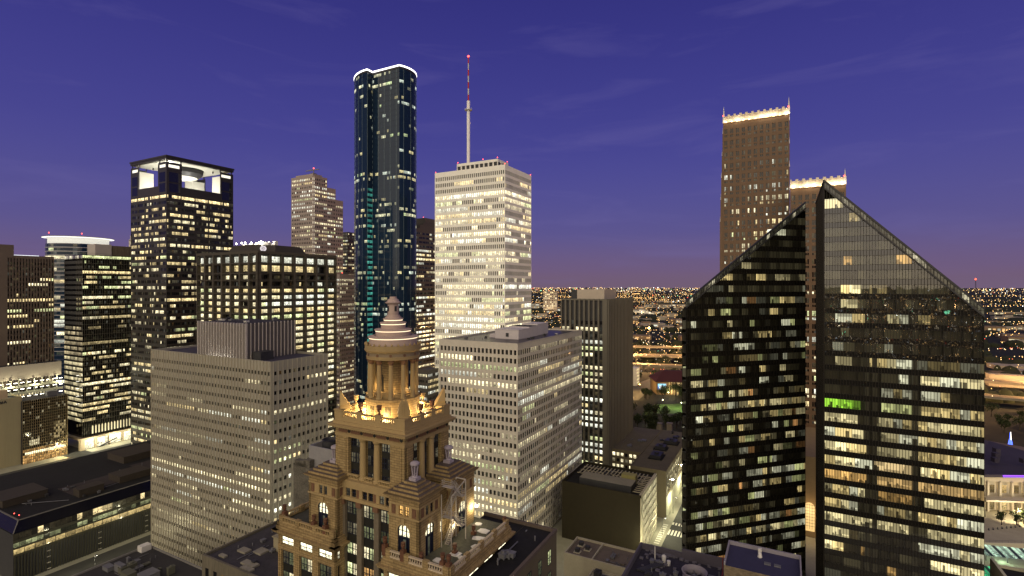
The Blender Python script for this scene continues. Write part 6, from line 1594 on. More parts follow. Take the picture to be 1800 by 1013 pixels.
    for q in range(60):
        x, y = R.uniform(.8, 10) if R.random() < .5 else R.uniform(.8, 24), R.uniform(-2.2, -.8) if R.random() < .5 else R.uniform(-12, -1)
        w = R.uniform(.3, 1.1); m.box(x, x + w, y, y + w * .8, z - 1.5, z - 1.5 + R.uniform(.1, .5))
    m.build('roof_rubble', surf('lilac_rubble', (.13, .12, .15), .9, .4, 1.0, bump=.5), b)
    m = MB(); m.tube((5, -5, z - 1.5), (5, -5, z + 2.2), .14, 6); m.lathe([(.5, 0), (.6, 1.6), (.3, 1.9)], 7.2, -4.6, z - 1.5, 10); m.lathe([(.4, 0), (.5, 1.2)], 8.6, -5.6, z - 1.5, 10); m.build('white_vent', M['white'], b)
    m = MB()
    for q in range(4): m.tube((2.0 + q * .5, -12, z - 1.2), (6 + q * .5, -7, z - 1.0), .28, 6)
    m.build('roof_duct', M['metaldark'], b)
    m = MB(); m.tube((21.2, -3.0, z - 1.5), (21.2, -3.0, z + 2.5), .12, 5); m.tube((21.2, -13, z - 1.2), (21.2, -3, z - 1.2), .14, 5); m.build('red_pipe', surf('red_pipe_paint', (.20, .03, .035), .6, .1), b)
    clutter(b, 3, 22, -20, -4, z - 1.5, 11, 69, [M['metaldark'], M['metal']], 1.8)
    # brick tower: its corner in this frame
    K = Vector((kx(1281, 118), 118, 0)) - Vector((kx(1126, Y), Y, 0)); lx = K.x * math.cos(ROT) + K.y * math.sin(ROT); ly = -K.x * math.sin(ROT) + K.y * math.cos(ROT); zb = kz(949, 118)
    m = MB(); w, d = 14.5, 10.4; m.box(lx, lx + w, ly - d, ly, z - 1.5, zb - .8, 0, top=1); tw_ = m.build('brick_tower', [brickmat('mottled_tan_brick', (.24, .19, .12), (.14, .11, .07), (.16, .13, .10), .7, .28), surf('navy_membrane', (.038, .036, .082), .85, .2, .4)], b)
    m = MB(); m.box(lx, lx + .3, ly - d, ly, zb - .8, zb); m.box(lx + .3, lx + w, ly - .45, ly, zb - .8, zb); m.box(lx + w - .3, lx + w, ly - d, ly - .45, zb - .8, zb - .05); m.build('coping', surf('lilac_coping', (.26, .24, .28), .7, .15, .5), tw_)
    m = MB(); m.box(lx + 2.5, lx + 3.8, ly - d - .06, ly - d - .01, zb - 4.5, zb - 2.4); m.build('brick_tower_window', M['metaldark'], tw_)
    m = MB(); m.box(lx + 6.2, lx + 6.9, ly - 2.4, ly - 1.7, zb - .8, zb + .5); m.lathe([(.5, 0), (.35, .8), (.1, 1.1)], lx + 6.6, ly - 3.3, zb - .8, 8); m.build('white_vent', M['white'], tw_)
    for q in (7.5, 9.4): 
        m = MB(); m.box(lx + q, lx + q + 1.3, ly - 6.2, ly - 5.2, zb - .8, zb - .6); m.build('roof_hatch', M['metal'], tw_)
centre_right()

# ================================================================ street, plaza, park
def street_things():
    m = MB(); m.quad([(-30000, -30000, 0), (30000, -30000, 0), (30000, 30000, 0), (-30000, 30000, 0)]); tag(m.build('ground', surf('dark_ground', (.012, .013, .010), .95, .6, .01)), kind='structure')
    rot = lambda a, b_: (a * math.cos(ROT) - b_ * math.sin(ROT), a * math.sin(ROT) + b_ * math.cos(ROT))
    def strip(name, a0, a1, b0, b1, z, mat, kind='structure'):
        m = MB(); m.quad([(*rot(a0, b0), z), (*rot(a1, b0), z), (*rot(a1, b1), z), (*rot(a0, b1), z)]); return tag(m.build(name, mat), kind=kind)
    asp = surf('asphalt', (.055, .055, .05), .85, .35, .2); pav = surf('pale_paving', (.34, .33, .25), .8, .25, .25)
    strip('pavement', -700, 100, 60, 440, .004, pav)
    for k, (a0, a1) in enumerate(((-53, -39), (-172, -156), (-282, -264), (-460, -425))): strip('road', a0, a1, -60, 600, .008 + k * .0, asp)
    for k, (b0, b1) in enumerate(((176, 190), (362, 374), (60, 62))): strip('cross_road', -700, 120, b0, b1, .012, asp)
    # crossings at the visible junction
    paint = surf('road_paint', (.75, .74, .62), .7, .12, 1.0)
    m = MB()
    def cross(a0, a1, b0, b1, n, along):
        for k in range(n):
            if along: q = a0 + k * (a1 - a0) / n; pts = [(q, b0), (q + (a1 - a0) / n * .55, b0), (q + (a1 - a0) / n * .55, b1), (q, b1)]
            else: q = b0 + k * (b1 - b0) / n; pts = [(a0, q), (a1, q), (a1, q + (b1 - b0) / n * .55), (a0, q + (b1 - b0) / n * .55)]
            m.quad([(*rot(*p), .018) for p in pts])
    cross(-53, -39, 264, 270, 9, True); cross(-53, -39, 276, 279, 9, True); cross(-37.5, -34, 250, 268, 10, False); cross(-57, -54.5, 252, 276, 10, False)
    for k in range(20): 
        b0 = 80 + k * 22
        if not 240 < b0 < 285: m.quad([(*rot(-46.1, b0), .018), (*rot(-45.9, b0), .018), (*rot(-45.9, b0 + 9), .018), (*rot(-46.1, b0 + 9), .018)])
    tag(m.build('road_markings', paint), kind='structure')
    # street lamps: one built, the rest copied
    def lamp_proto(label, loc):
        r = thing('street_lamp', label, 'street lamp', loc, ROT, 'street lamps along the downtown streets'); ks = []
        m = MB(); m.lathe([(.16, 0), (.16, .4), (.09, .5), (.06, 8.6)], 0, 0, 0, 8); m.beam((0, 0, 8.6), (1.6, 0, 9.1), .08, .08); ks.append(m.build('pole', M['metaldark'], r))
        m = MB(); m.frustum(1.2, 2.1, -.25, .25, 8.95, 9.2, .1); ks.append(m.build('lamp_head', M['metal'], r))
        m = MB(); m.box(1.3, 2.0, -.18, .18, 8.86, 8.94); ks.append(m.build('lens', M['bulb'], r))
        l = bpy.data.lights.new('lamp_light', 'POINT'); l.energy = STREET_E; l.color = (1, .93, .60); l.shadow_soft_size = .4
        o = bpy.data.objects.new('lamp_light', l); COL.objects.link(o); o.location = (1.65, 0, 8.4); o.parent = r; ks.append(o)
        note_kids(r, ks); return r
    spots = [(-55, b_) for b_ in (120, 150, 205, 232, 262, 290, 318, 346)] + [(-37, b_) for b_ in (135, 190, 248, 276, 304, 332)] + [(-154, b_) for b_ in (110, 140, 170, 205, 235, 262)] + [(-264, b_) for b_ in (110, 140, 170, 205, 240)] + [(a, 174) for a in (-110, -140, -200, -230, -300, -340, -380, -420, -470)] + [(a, 300) for a in (-130, -112)]
    proto = None; lab = 'dark street lamp with one bright arm lamp, lighting the streets between the towers'
    for i, (a, b_) in enumerate(spots):
        x, y = rot(a, b_)
        if proto is None: proto = lamp_proto(lab, (x, y, 0))
        else: o = copy_tree(proto); o.location = (x, y, 0)
STREET_E = 5200.0
street_things()

def leaf_mesh(name, r, n, seed, mats, h):
    rr = random.Random(seed); m = MB(); blobs = []
    for k in range(9):
        a = rr.uniform(0, 6.28); q = rr.uniform(.1, .65) * r; blobs.append((q * math.cos(a), q * math.sin(a), h * .45 + rr.uniform(.0, .42) * h, r * rr.uniform(.30, .52)))
    for k in range(n):
        bx, by, bz, br = rr.choice(blobs); d = Vector((rr.gauss(0, 1), rr.gauss(0, 1), rr.gauss(0, .8))).normalized() * br * rr.uniform(.5, 1.05)
        c = Vector((bx, by, bz)) + d; t = Vector((rr.gauss(0, 1), rr.gauss(0, 1), rr.gauss(0, 1))).normalized(); u = t.orthogonal().normalized(); w = t.cross(u); s = rr.uniform(.25, .55)
        m.face([tuple(c - u * s), tuple(c + w * s * .7), tuple(c + u * s), tuple(c - w * s * .7)], rr.randint(0, 1))
    me = m; return me
LEAF = [surf('leaf_dark', (.030, .042, .014), .8, .3, .3), surf('leaf_mid', (.052, .066, .020), .8, .3, .3)]
BARK = surf('bark', (.06, .045, .03), .9, .3, 1.0, bump=.5)
def park():
    protos = []
    def tree_proto(seed, r, h):
        t = thing('park_tree', '', 'tree', (0, 0, 0)); m = MB(); rr = random.Random(seed)
        m.tube((0, 0, 0), (0, 0, h * .45), .35, 7, r1=.22)
        for k in range(5): a = k * 1.26 + rr.random(); m.tube((0, 0, h * (.3 + .03 * k)), (r * .5 * math.cos(a), r * .5 * math.sin(a), h * .68), .16, 5, r1=.05)
        a = m.build('trunk', BARK, t); c = leaf_mesh('crown', r, 520, seed, LEAF, h).build('crown', LEAF, t); note_kids(t, [a, c]); return t
    prs = [tree_proto(1, 4.6, 10), tree_proto(2, 5.4, 12), tree_proto(3, 3.6, 8.5)]
    used = [False] * 3; rr = random.Random(5)
    spots = []
    for k in range(56):     # park beyond the low pale roof
        Y = rr.choice((rr.uniform(425, 495), rr.uniform(440, 490), rr.uniform(552, 585))); spots.append((kx(rr.uniform(1085, 1262), Y), Y, 'dark leafy park tree beside the night lit lawn', 'park trees around the lawn'))
    for k in range(16):
        Y = rr.uniform(640, 720); spots.append((kx(rr.uniform(1100, 1290), Y), Y, 'dark leafy tree in the row in front of the freeway ramps', 'trees along the freeway ramps'))
    for k in range(10):
        Y = rr.uniform(292, 305); spots.append((kx(rr.uniform(1736, 1830), 268), 268 + rr.uniform(-3, 3), 'small tree in front of the theatre doors', 'small trees at the theatre'))
    for k in range(14):
        Y = rr.uniform(430, 520); spots.append((kx(rr.uniform(1740, 1850), Y), Y, 'dark tree beyond the theatre below the freeway', 'trees beyond the theatre'))
    for i, (x, y, lab, grp) in enumerate(spots):
        # keep the lit lawn clear
        if 'lawn' in lab and kx(1095, y) < x < kx(1130, y) and y > 550: y -= 90
        k = i % 3
        o = prs[k] if not used[k] else copy_tree(prs[k]); used[k] = True
        o.location = (x, y, 0); o.rotation_euler = (0, 0, rr.uniform(0, 6.28)); s = rr.uniform(.95, 1.5) * (.55 if 'small' in lab else 1); o.scale = (s, s, s)
        o['label'] = lab; o['group'] = grp
    def patch(name, pts, z, mat):
        m = MB(); m.face([(x, y, z) for x, y in pts]); return tag(m.build(name, mat), kind='structure')
    patch('lawn', [(kx(1138, 502), 502), (kx(1235, 502), 502), (kx(1240, 548), 548), (kx(1150, 540), 540)], .02, surf('short_grass', (.085, .16, .030), .9, .3, .3))
    patch('park_path', [(kx(1090, 400), 400), (kx(1240, 400), 400), (kx(1240, 425), 425), (kx(1090, 425), 425)], .02, surf('park_paving', (.14, .13, .10), .9, .3, .3))
    patch('road', [(kx(1090, 560), 560), (kx(1122, 560), 560), (kx(1150, 640), 640), (kx(1180, 700), 700), (kx(1160, 720), 720), (kx(1108, 640), 640)], .03, surf('orange_lit_asphalt', (.12, .11, .09), .85, .2, .2))
    for (px, Y, z, e, c) in ((1165, 528, 7, 6000, (1, .95, .6)), (1198, 520, 6, 6000, (.9, 1, .6)), (1112, 575, 9, 16000, (1, .62, .2)), (1125, 600, 9, 14000, (1, .62, .2)), (1150, 660, 9, 14000, (1, .8, .4)), (1175, 565, 7, 5000, (1, .9, .6)), (1140, 455, 6, 3000, (1, .9, .6))):
        l = thing('park_lamp', 'tall park lamp post with a glowing globe, among the park trees and ramps', 'street lamp', (kx(px, Y), Y, 0), 0, 'park lamps'); m = MB(); m.tube((0, 0, 0), (0, 0, z), .1, 6); m.build('pole', M['metaldark'], l); m = MB(); m.octa((0, 0, z + .5), .45); m.build('globe', emis('globe_%d' % px, c, 12), l); add_light(l, (0, 0, z + 1.6), e, c, .5)
    # stone gateposts in the park
    for px in (1132 + 27, 1132 + 45, ):
        Y = 432; b = thing('stone_pylon', 'pair of pale stone park pylons, the %s one' % ('left' if px < 1170 else 'right'), 'pylon', (kx(px, Y), Y, 0), ROT); m = MB(); m.box(-2, 2, -2, 2, 0, 9); m.box(-2.3, 2.3, -2.3, 2.3, 9, 9.5); m.build('pylon_shaft', surf('pylon_stone', (.30, .26, .2), .85, .2, .5), b); m = MB(); m.box(-2.6, 2.6, -2.6, 2.6, 0, .8); m.build('pylon_base', BARK, b)
    # red-roofed hall with a video screen
    Y = 590; b = thing('red_roof_hall', 'glass fronted hall with a dark red hipped roof and a bright video screen', 'hall', (kx(1154, Y), Y, 0), -.06)
    m = MB(); m.box(0, 52, 0, 34, 0, 15); m.build('hall_wall', surf('hall_tan', (.22, .15, .08), .8, .15, .3), b)
    m = MB(); m.loft([(-2, -3, 15), (54, -3, 15), (54, 36, 15), (-2, 36, 15)], [(10, 14, 25), (46, 14, 25), (46, 20, 25), (10, 20, 25)]); m.build('hipped_roof', surf('dark_red_roof', (.075, .022, .022), .8, .2, .3), b)
    m = MB(); m.quad([(1.5, -.25, 6), (11, -.25, 6), (11, -.25, 12.5), (1.5, -.25, 12.5)], 0, (.35, .85, 1.2, 1)); m.quad([(3, -.3, 7), (7, -.3, 7), (7, -.3, 10.5), (3, -.3, 10.5)], 0, (1.1, 1.2, 1.2, 1)); m.quad([(1.5, -.28, 6), (3.4, -.28, 6), (2.4, -.28, 9), (1.5, -.28, 10)], 0, (.05, .25, .9, 1)); m.build('video_screen', M['city'], b)
    m = MB()
    for j in range(9):
        for k in range(5): v = R.uniform(.12, .55); m.quad([(23 + j * 3.1, -.2, .5 + k * 2.7), (25.9 + j * 3.1, -.2, .5 + k * 2.7), (25.9 + j * 3.1, -.2, 3 + k * 2.7), (23 + j * 3.1, -.2, 3 + k * 2.7)], 0, (v, v * .70, v * .30, 1.1))
    m.build('lit_glass_front', M['win'], b); m = MB()
    for x in (13.5, 16.5, 19, 22.5, 31.8, 41): m.box(x, x + .8, -2.5, -1.7, 0, 15)
    m.build('entrance_columns', surf('hall_column', (.6, .5, .34), .7, .1, .3), b); add_light(b, (14, -6, 6), 6000, (1, .75, .35), .5)
    # tan office corner with lit floors left of the ramp
    Y = 640; b = thing('small_white_office', 'small white office with stacked lit floors beside the curved ramp', 'office block', (kx(1119, Y), Y, 0), ROT); m = MB(); m.box(-16, 0, 0, 14, 0, 22); m.build('office_wall', M['white'], b); g = MB()
    for k in range(5): g.quad([(.05, 1, 2 + k * 4), (.05, 13, 2 + k * 4), (.05, 13, 4.2 + k * 4), (.05, 1, 4.2 + k * 4)], 0, (.45, .38, .2, 1.1))
    g.build('window_band', M['win'], b)
    # freeway decks
    conc = surf('freeway_concrete', (.30, .25, .18), .85, .2, .2); road = surf('freeway_asphalt', (.16, .13, .10), .85, .15, .3)
    def deck(label, pts, w, z):
        b = thing('freeway_overpass', label, 'overpass', (pts[0][0], pts[0][1], 0)); o = Vector((pts[0][0], pts[0][1], 0)); m = MB(); rm = MB(); pm = MB()
        P3 = [Vector((x, y, 0)) - o for x, y in pts]; sides = []
        for i, p in enumerate(P3):
            d = (P3[min(i + 1, len(P3) - 1)] - P3[max(i - 1, 0)]).normalized(); n = Vector((-d.y, d.x, 0)); sides.append((p - n * w / 2, p + n * w / 2))
        for i in range(len(P3) - 1):
            (a, c), (e, f) = sides[i], sides[i + 1]; up = Vector((0, 0, z)); lo = Vector((0, 0, z - 1.6))
            m.loft([tuple(a + lo), tuple(e + lo), tuple(f + lo), tuple(c + lo)], [tuple(a + up), tuple(e + up), tuple(f + up), tuple(c + up)])
            for q, s in ((a, e), (c, f)): m.beam(tuple(q + up + Vector((0, 0, .5))), tuple(s + up + Vector((0, 0, .5))), .35, 1.0)
            rm.quad([tuple(a * .96 + c * .04 + up + Vector((0, 0, .01))), tuple(e * .96 + f * .04 + up + Vector((0, 0, .01))), tuple(f * .96 + e * .04 + up + Vector((0, 0, .01))), tuple(c * .96 + a * .04 + up + Vector((0, 0, .01)))])
            mid = (P3[i] + P3[i + 1]) / 2; pr = MB(); pr.tube((mid.x, mid.y, 0), (mid.x, mid.y, z - 1.6), 1.1, 8); pr.build('pier', conc, b)
        m.build('deck', conc, b); rm.build('roadway', road, b)
        tr = MB(); rr2 = random.Random(int(z * 100 + w))
        for i in range(len(P3) - 1):
            (a, c), (e, f) = sides[i], sides[i + 1]
            for t in range(3):
                u = rr2.uniform(.15, .85); p = (a.lerp(c, u)).lerp(e.lerp(f, u), rr2.random()) + Vector((0, 0, z + .8)); d = (P3[i + 1] - P3[i]).normalized()
                for q in (-.7, .7):
                    n = Vector((-d.y, d.x, 0)); pp = p + n * q; tr.octa(tuple(pp), .35, (6, 4.2, 2, 1) if t % 2 == 0 else (5, .5, .2, 1))
        tag(tr.build('car_lights', M['city'], b), kind='stuff')
        for i in range(len(P3) - 1):
            mid = (P3[i] + P3[i + 1]) / 2; add_light(b, (mid.x, mid.y, z + 13), 170000, (1, .55, .20), 1.0)
    deck('nearest elevated freeway deck, orange lit, crossing behind the red roofed hall', [(60, 800), (150, 770), (240, 745), (310, 715), (380, 660), (450, 590), (510, 535), (580, 495), (660, 470)], 15, 9)
    deck('wide orange lit freeway deck, middle one of the three behind the red roofed hall', [(60, 880), (160, 850), (250, 840), (340, 815), (420, 765), (500, 690), (570, 620), (650, 570), (740, 540)], 24, 11)
    deck('high rear freeway deck, the farthest of the three behind the red roofed hall', [(40, 985), (150, 960), (250, 945), (360, 935), (470, 900), (580, 830), (700, 770)], 16, 13)
park()

def right_edge():
    # theatre with sweeping dark roof
    Y = 284; b = thing('theatre', 'theatre with a sweeping dark purple roof, purple neon edge and warm lit doors', 'theatre', (kx(1722, Y), Y, 0), -.10)
    rf = surf('dark_purple_roof', (.050, .042, .065), .8, .3, .15); wt = surf('theatre_white', (.52, .46, .36), .75, .1, .3)
    m = MB(); ze = 21
    m.loft([(-6, -2, ze - 1.5), (70, 4, ze - 1.5), (70, 60, ze - 1.5), (-6, 60, ze - 1.5)], [(-6, -2, ze), (70, 4, ze), (52, 62, ze + 1), (-6, 62, ze + 14)]); 
    for k in range(7): m.box(2 + k * 5, 4.5 + k * 5, 12 + k % 3 * 6, 15 + k % 3 * 6, ze + 2.5, ze + 5 + k % 3)
    m.build('sweeping_roof', rf, b)
    m = MB(); m.box(-4, 66, 3, 58, 0, ze - 1.6); m.box(-6, 70, 1.0, 3, ze - 4.5, ze - 1.5); 
    for k in range(11): m.box(-2 + k * 6.2, -1 + k * 6.2, .2, 1.4, 0, ze - 4.5)
    m.box(-6, 40, -5, 1.4, 7.5, 8.4); m.build('facade', wt, b)
    g = MB()
    for k in range(10):
        v = R.choice((.15, .5, .8)); g.quad([(-1 + k * 6.2, 2.95, .3), (3.6 + k * 6.2, 2.95, .3), (3.6 + k * 6.2, 2.95, 7), (-1 + k * 6.2, 2.95, 7)], 0, (v, v * .72, v * .3, 1.1)); g.quad([(-1 + k * 6.2, 2.95, 9.5), (3.6 + k * 6.2, 2.95, 9.5), (3.6 + k * 6.2, 2.95, 14), (-1 + k * 6.2, 2.95, 14)], 0, (v * .6, v * .4, v * .15, 1.1))
    g.build('lit_doors', M['win'], b)
    m = MB()
    m.beam((11, -1.2, ze - .3), (68, 3.2, ze - .3), .3, .3); m.beam((11, -1.2, ze - 1.0), (68, 3.2, ze - 1.0), .2, .2)
    m.build('purple_neon', emis('purple_tube', (.30, .08, 1.0), 2.2), b); add_light(b, (8, -14, 7), 9000, (1, .85, .55), .5); add_light(b, (26, -10, 6), 9000, (1, .72, .36), .5)
    # blue lit spire
    Y = 385; b = thing('lit_spire', 'blue and white lit spire on a stone base, beyond the theatre roof', 'monument', (kx(1776, Y), Y, 0)); b.scale = (.6, .6, .62); m = MB(); m.box(-3.5, 3.5, -3.5, 3.5, 0, 6); m.box(-4.2, 4.2, -4.2, 4.2, 6, 7); m.build('stone_base', wt, b)
    m = MB(); m.lathe([(2.6, 0), (2.0, 4), (1.7, 6), (.8, 10), (.5, 17)], 0, 0, 7, 8); m.build('blue_glass_shaft', emis('blue_glow', (.08, .16, 1.0), 2.2), b); m = MB(); m.tube((0, -.9, 12), (0, -.6, 25), .5, 6, r1=.15); m.build('white_needle', emis('needle_glow', (1, .95, .75), 3), b); add_light(b, (6, -6, 4), 4000, (1, .8, .45), .5)
    # plaza
    m = MB(); m.face([(x, y, .02) for x, y in ((kx(1600, 215), 215), (kx(1900, 215), 215), (kx(1950, 300), 300), (kx(1600, 300), 300))]); tag(m.build('plaza', surf('plaza_paving', (.40, .36, .26), .85, .2, .2)), kind='structure')
    Y = 262; px0 = None
    bp = thing('bollard', 'short dark bollard in the row across the theatre plaza', 'bollard', (kx(1738, Y), Y, 0), 0, 'bollards across the theatre plaza'); m = MB(); m.lathe([(.35, 0), (.35, .9), (.25, 1.1), (.01, 1.2)], 0, 0, 0, 8); a = m.build('post', M['metaldark'], bp); m = MB(); m.lathe([(.36, .7), (.36, .85)], 0, 0, 0, 8, cap=False); c = m.build('reflective_band', M['white'], bp); note_kids(bp, [a, c])
    for k in range(1, 8): o = copy_tree(bp); o.location = (kx(1738 + k * 9.5, Y), Y + k * .5, 0)
    b = thing('plaza_wall', 'long low pale wall with railing across the plaza', 'wall', (kx(1735, 245), 245, 0), -.05); m = MB(); m.box(-2, 45, 0, .6, 0, 2.2); m.build('wall', wt, b); m = MB()
    for k in range(16): m.tube((k * 2.9 - 1.5, .3, 2.2), (k * 2.9 - 1.5, .3, 3.2), .05, 5)
    m.beam((-2, .3, 3.2), (45, .3, 3.2), .08, .08); m.build('railing', M['metal'], b)
    for j, (px, Y, lab, gcol) in enumerate(((1752, 232, 'slanted glass canopy by the plaza wall, the rear one lit pale', (.35, .5, .36)), (1754, 214, 'slanted glass canopy lit green, nearer one below the plaza', (.05, .55, .20)))):
        b = thing('glass_canopy', lab, 'canopy', (kx(px, Y), Y, 0), -.25); m = MB(); 
        for x in (-4, 4, 12): m.tube((x, 0, 0), (x, 0, 4.5), .15, 6); m.beam((x, -4, 4.0), (x, 4, 5.4), .2, .25)
        m.build('canopy_frame', M['metal'], b); g = MB()
        for q in range(14):
            x = -6 + q * 1.5; v = R.uniform(.2, 1) if R.random() < .6 else .05; g.quad([(x, -4, 4.2), (x + 1.3, -4, 4.2), (x + 1.3, 4, 5.6), (x, 4, 5.6)], 0, (gcol[0] * v, gcol[1] * v, gcol[2] * v, 1.1))
        g.build('canopy_glass', M['win'], b); add_light(b, (2, 0, 3), 900, (.6, 1, .7), .4)
    b = thing('white_parapet_roof', 'dark flat roof edged by white parapet walls in the bottom right corner', 'low building', (kx(1740, 158), 158, 0), ROT); z = kz(982, 158)
    m = MB(); m.box(0, 26, -30, 0, 0, z - 2, 0, top=1); m.box(0, .8, -30, 0, z - 2, z + .4); m.box(8.2, 9.0, -30, 0, z - 2, z - .2); m.box(.8, 8.2, -.6, 0, z - 2, z - 1.2); m.build('parapet_wall', [surf('olive_white_wall', (.46, .44, .33), .8, .12, .3), M['roofdark']], b)
    m = MB(); m.box(11, 14, -9, -5, z - 2, z - .6); m.build('roof_unit', M['metal'], b)
    # radio tower on the horizon
    Y = 3000; b = thing('radio_tower', 'far lattice radio tower with a red beacon on the right horizon', 'radio tower', (kx(1715, Y), Y, 0)); zt = kz(492, Y); m = MB()
    for sx, sy in ((-1, -1), (1, -1), (1, 1), (-1, 1)): m.tube((sx * 4, sy * 4, 0), (sx * .8, sy * .8, zt), .5, 4)
    for k in range(16): z = k * zt / 16; q = 4 - 3.2 * k / 16; m.beam((-q, -q, z), (q, -q, z + zt / 16), .4, .4); m.beam((q, q, z), (q, -q, z + zt / 16), .4, .4)
    m.build('lattice', M['metaldark'], b); m = MB(); m.octa((0, 0, zt + 3), 7); m.build('red_beacon', emis('far_red', (1, .10, .05), 4), b)
right_edge()

# ================================================================ the lit city out to the horizon
def city():
    rr = random.Random(99); m = MB()
    def warm():
        z = rr.random()
        c = (1, .58, .20) if z < .58 else ((1, .80, .48) if z < .80 else ((.95, 1, .95) if z < .95 else ((1, .10, .05) if z < .975 else (.25, 1, .5))))
        k = rr.choice((.25, .4, .6, 1.0, 2, 3, 7)); return (c[0] * k, c[1] * k, c[2] * k, 1)
    cx = [(rr.uniform(-math.pi, math.pi), math.exp(rr.uniform(math.log(900), math.log(16000))), rr.uniform(.02, .2)) for k in range(240)]
    n = 0
    while n < 42000:
        if rr.random() < .55: a0, r0, sp = rr.choice(cx); a = a0 + rr.gauss(0, sp * .5); r = r0 * math.exp(rr.gauss(0, sp * 1.2))
        else: a = rr.uniform(-math.pi, math.pi); r = math.exp(rr.uniform(math.log(700), math.log(20000)))
        if r < 640 or r > 24000: continue
        x, y = r * math.sin(a), r * math.cos(a)
        if y > 0 and r < 700 and x < 60: continue
        s = r * rr.uniform(.00018, .00058) + .15
        m.octa((x, y, rr.uniform(5, 12) + s), s, warm()); n += 1
    # extra strings of lamps along boulevards in view
    for k in range(110):
        a = rr.uniform(.02, .80); r = math.exp(rr.uniform(math.log(800), math.log(9000))); d = Vector((math.cos(a + rr.choice((0, 1.57)) + rr.uniform(-.3, .3)), math.sin(a + rr.uniform(-1, 1)) * .6, 0)).normalized(); p = Vector((r * math.sin(a), r * math.cos(a), 0))
        for q in range(rr.randint(12, 30)):
            pp = p + d * q * 42; rs = pp.length
            if rs > 640: m.octa((pp.x, pp.y, 10), rs * .00045 + .2, (4.5, 2.5, .8, 1))
    # traffic streams along the main roads, in view and behind
    for k in range(70):
        a = rr.uniform(.02, .82) if k < 44 else rr.uniform(2.4, 4.2); r = math.exp(rr.uniform(math.log(750), math.log(6000))); h = rr.uniform(-.35, .35) + (1.57 if rr.random() < .25 else 0); d = Vector((math.cos(h), math.sin(h), 0)); p = Vector((r * math.sin(a), r * math.cos(a), 0))
        cc = rr.choice(((3.2, 1.7, .6, 1), (4.2, 3.2, 1.9, 1), (2.6, .5, .2, 1), (3.4, 1.9, .7, 1)))
        for q in range(rr.randint(30, 90)):
            pp = p + d * (q - 30) * rr.uniform(10, 13); rs = pp.length
            if rs > 640: m.octa((pp.x, pp.y, 4), rs * .00035 + .3, cc)
    # the districts at the photographer's back, mirrored in the dark glass
    for k in range(9000):
        a = rr.uniform(2.3, 4.3); r = math.exp(rr.uniform(math.log(650), math.log(7000))); c = warm(); q = rr.choice((.6, 1, 2, 4)); m.octa((r * math.sin(a), r * math.cos(a), rr.uniform(5, 14)), r * rr.uniform(.0004, .0011) + .2, (c[0] * q, c[1] * q, c[2] * q, 1))
    # the dense bright line of the far suburbs
    for k in range(2600):
        a = rr.uniform(-.1, .85) if k < 1900 else rr.uniform(-math.pi, math.pi); r = rr.uniform(9000, 26000); m.octa((r * math.sin(a), r * math.cos(a), rr.uniform(5, 60)), r * rr.uniform(.0003, .0007), warm())
    tag(m.build('city_lights', M['city']), kind='stuff', label='countless street and house lights of the suburbs out to the horizon', cat='city lights')
    # woods and neighbourhoods in the dark plain
    w = MB()
    for k in range(420):
        a = rr.uniform(-.15, .85); r = math.exp(rr.uniform(math.log(750), math.log(9000))); x, y = r * math.sin(a), r * math.cos(a); s = r * rr.uniform(.012, .03)
        for q in range(5):
            xx, yy = x + rr.gauss(0, s), y + rr.gauss(0, s * .4); h = rr.uniform(7, 15); ww = s * rr.uniform(.3, .6)
            w.lathe([(ww, 0), (ww * .95, h * .5), (ww * .6, h * .85), (ww * .1, h)], xx, yy, 0, 7)
    tag(w.build('woods', surf('far_woods', (.022, .026, .014), .95, .4, .1, bump=.8, bscale=.4)), kind='stuff', label='dark tree masses between the suburban lights', cat='woods')
    # distant low buildings, each its own thing
    wl = [surf('far_wall_pale', (.34, .29, .23), .8, .2, .1), surf('far_wall_brown', (.20, .14, .09), .8, .2, .1)]
    for k in range(110):
        if k < 70: px = rr.uniform(1090, 1268); Y = math.exp(rr.uniform(math.log(1080), math.log(4200)))
        elif k < 90: px = rr.uniform(1735, 1830); Y = math.exp(rr.uniform(math.log(620), math.log(3000)))
        else: px = rr.uniform(936, 990); Y = math.exp(rr.uniform(math.log(900), math.log(4200)))
        W, D, h = rr.uniform(14, 70) * (1 + Y / 5000), rr.uniform(12, 40), rr.uniform(5, 16); m = MB(); x = kx(px, Y)
        m.box(-W / 2, W / 2, 0, D, 0, h, 0); m.box(-W / 2 - .3, W / 2 + .3, -.3, D + .3, h, h + .6, 0)
        nn = rr.randint(2, 7)
        for q in range(nn):
            if rr.random() < .7: v = rr.uniform(.2, 1.0); c = rr.choice((WARM, ORA, COOL)); m.quad([(-W / 2 + q * W / nn + 1, -.1, h * .3), (-W / 2 + (q + .7) * W / nn, -.1, h * .3), (-W / 2 + (q + .7) * W / nn, -.1, h * .7), (-W / 2 + q * W / nn + 1, -.1, h * .7)], 1, (c[0] * v, c[1] * v, c[2] * v, 1))
        o = m.build('distant_building', [rr.choice(wl), M['city']], None, (x, Y, 0), rr.uniform(-.5, .2)); tag(o, 'small distant low building among the night lights', 'building', 'distant low buildings')
    for (px, Y, w, h, lab, fl) in ((967, 2400, 66, kz(513, 2400), 'tan mid rise apartment slab among dark trees left of the finned tower', 11), (1127, 2250, 58, kz(547, 2250), 'white lit office slab among dark trees, left one of two behind the finned tower', 6), (1141, 2150, 40, kz(550, 2150), 'shorter white lit office block stepped in front of the white slab', 6)):
        b = thing('far_mid_rise', lab, 'apartment block', (kx(px, Y), Y, 0), ROT + .2); m = MB(); m.box(-w / 2, w / 2, 0, 16, 0, h); m.box(-w / 6, w / 6, 4, 10, h, h + 4); m.build('wall', M['white'] if px != 967 else surf('far_tan', (.50, .40, .32), .8, .1, .2), b)
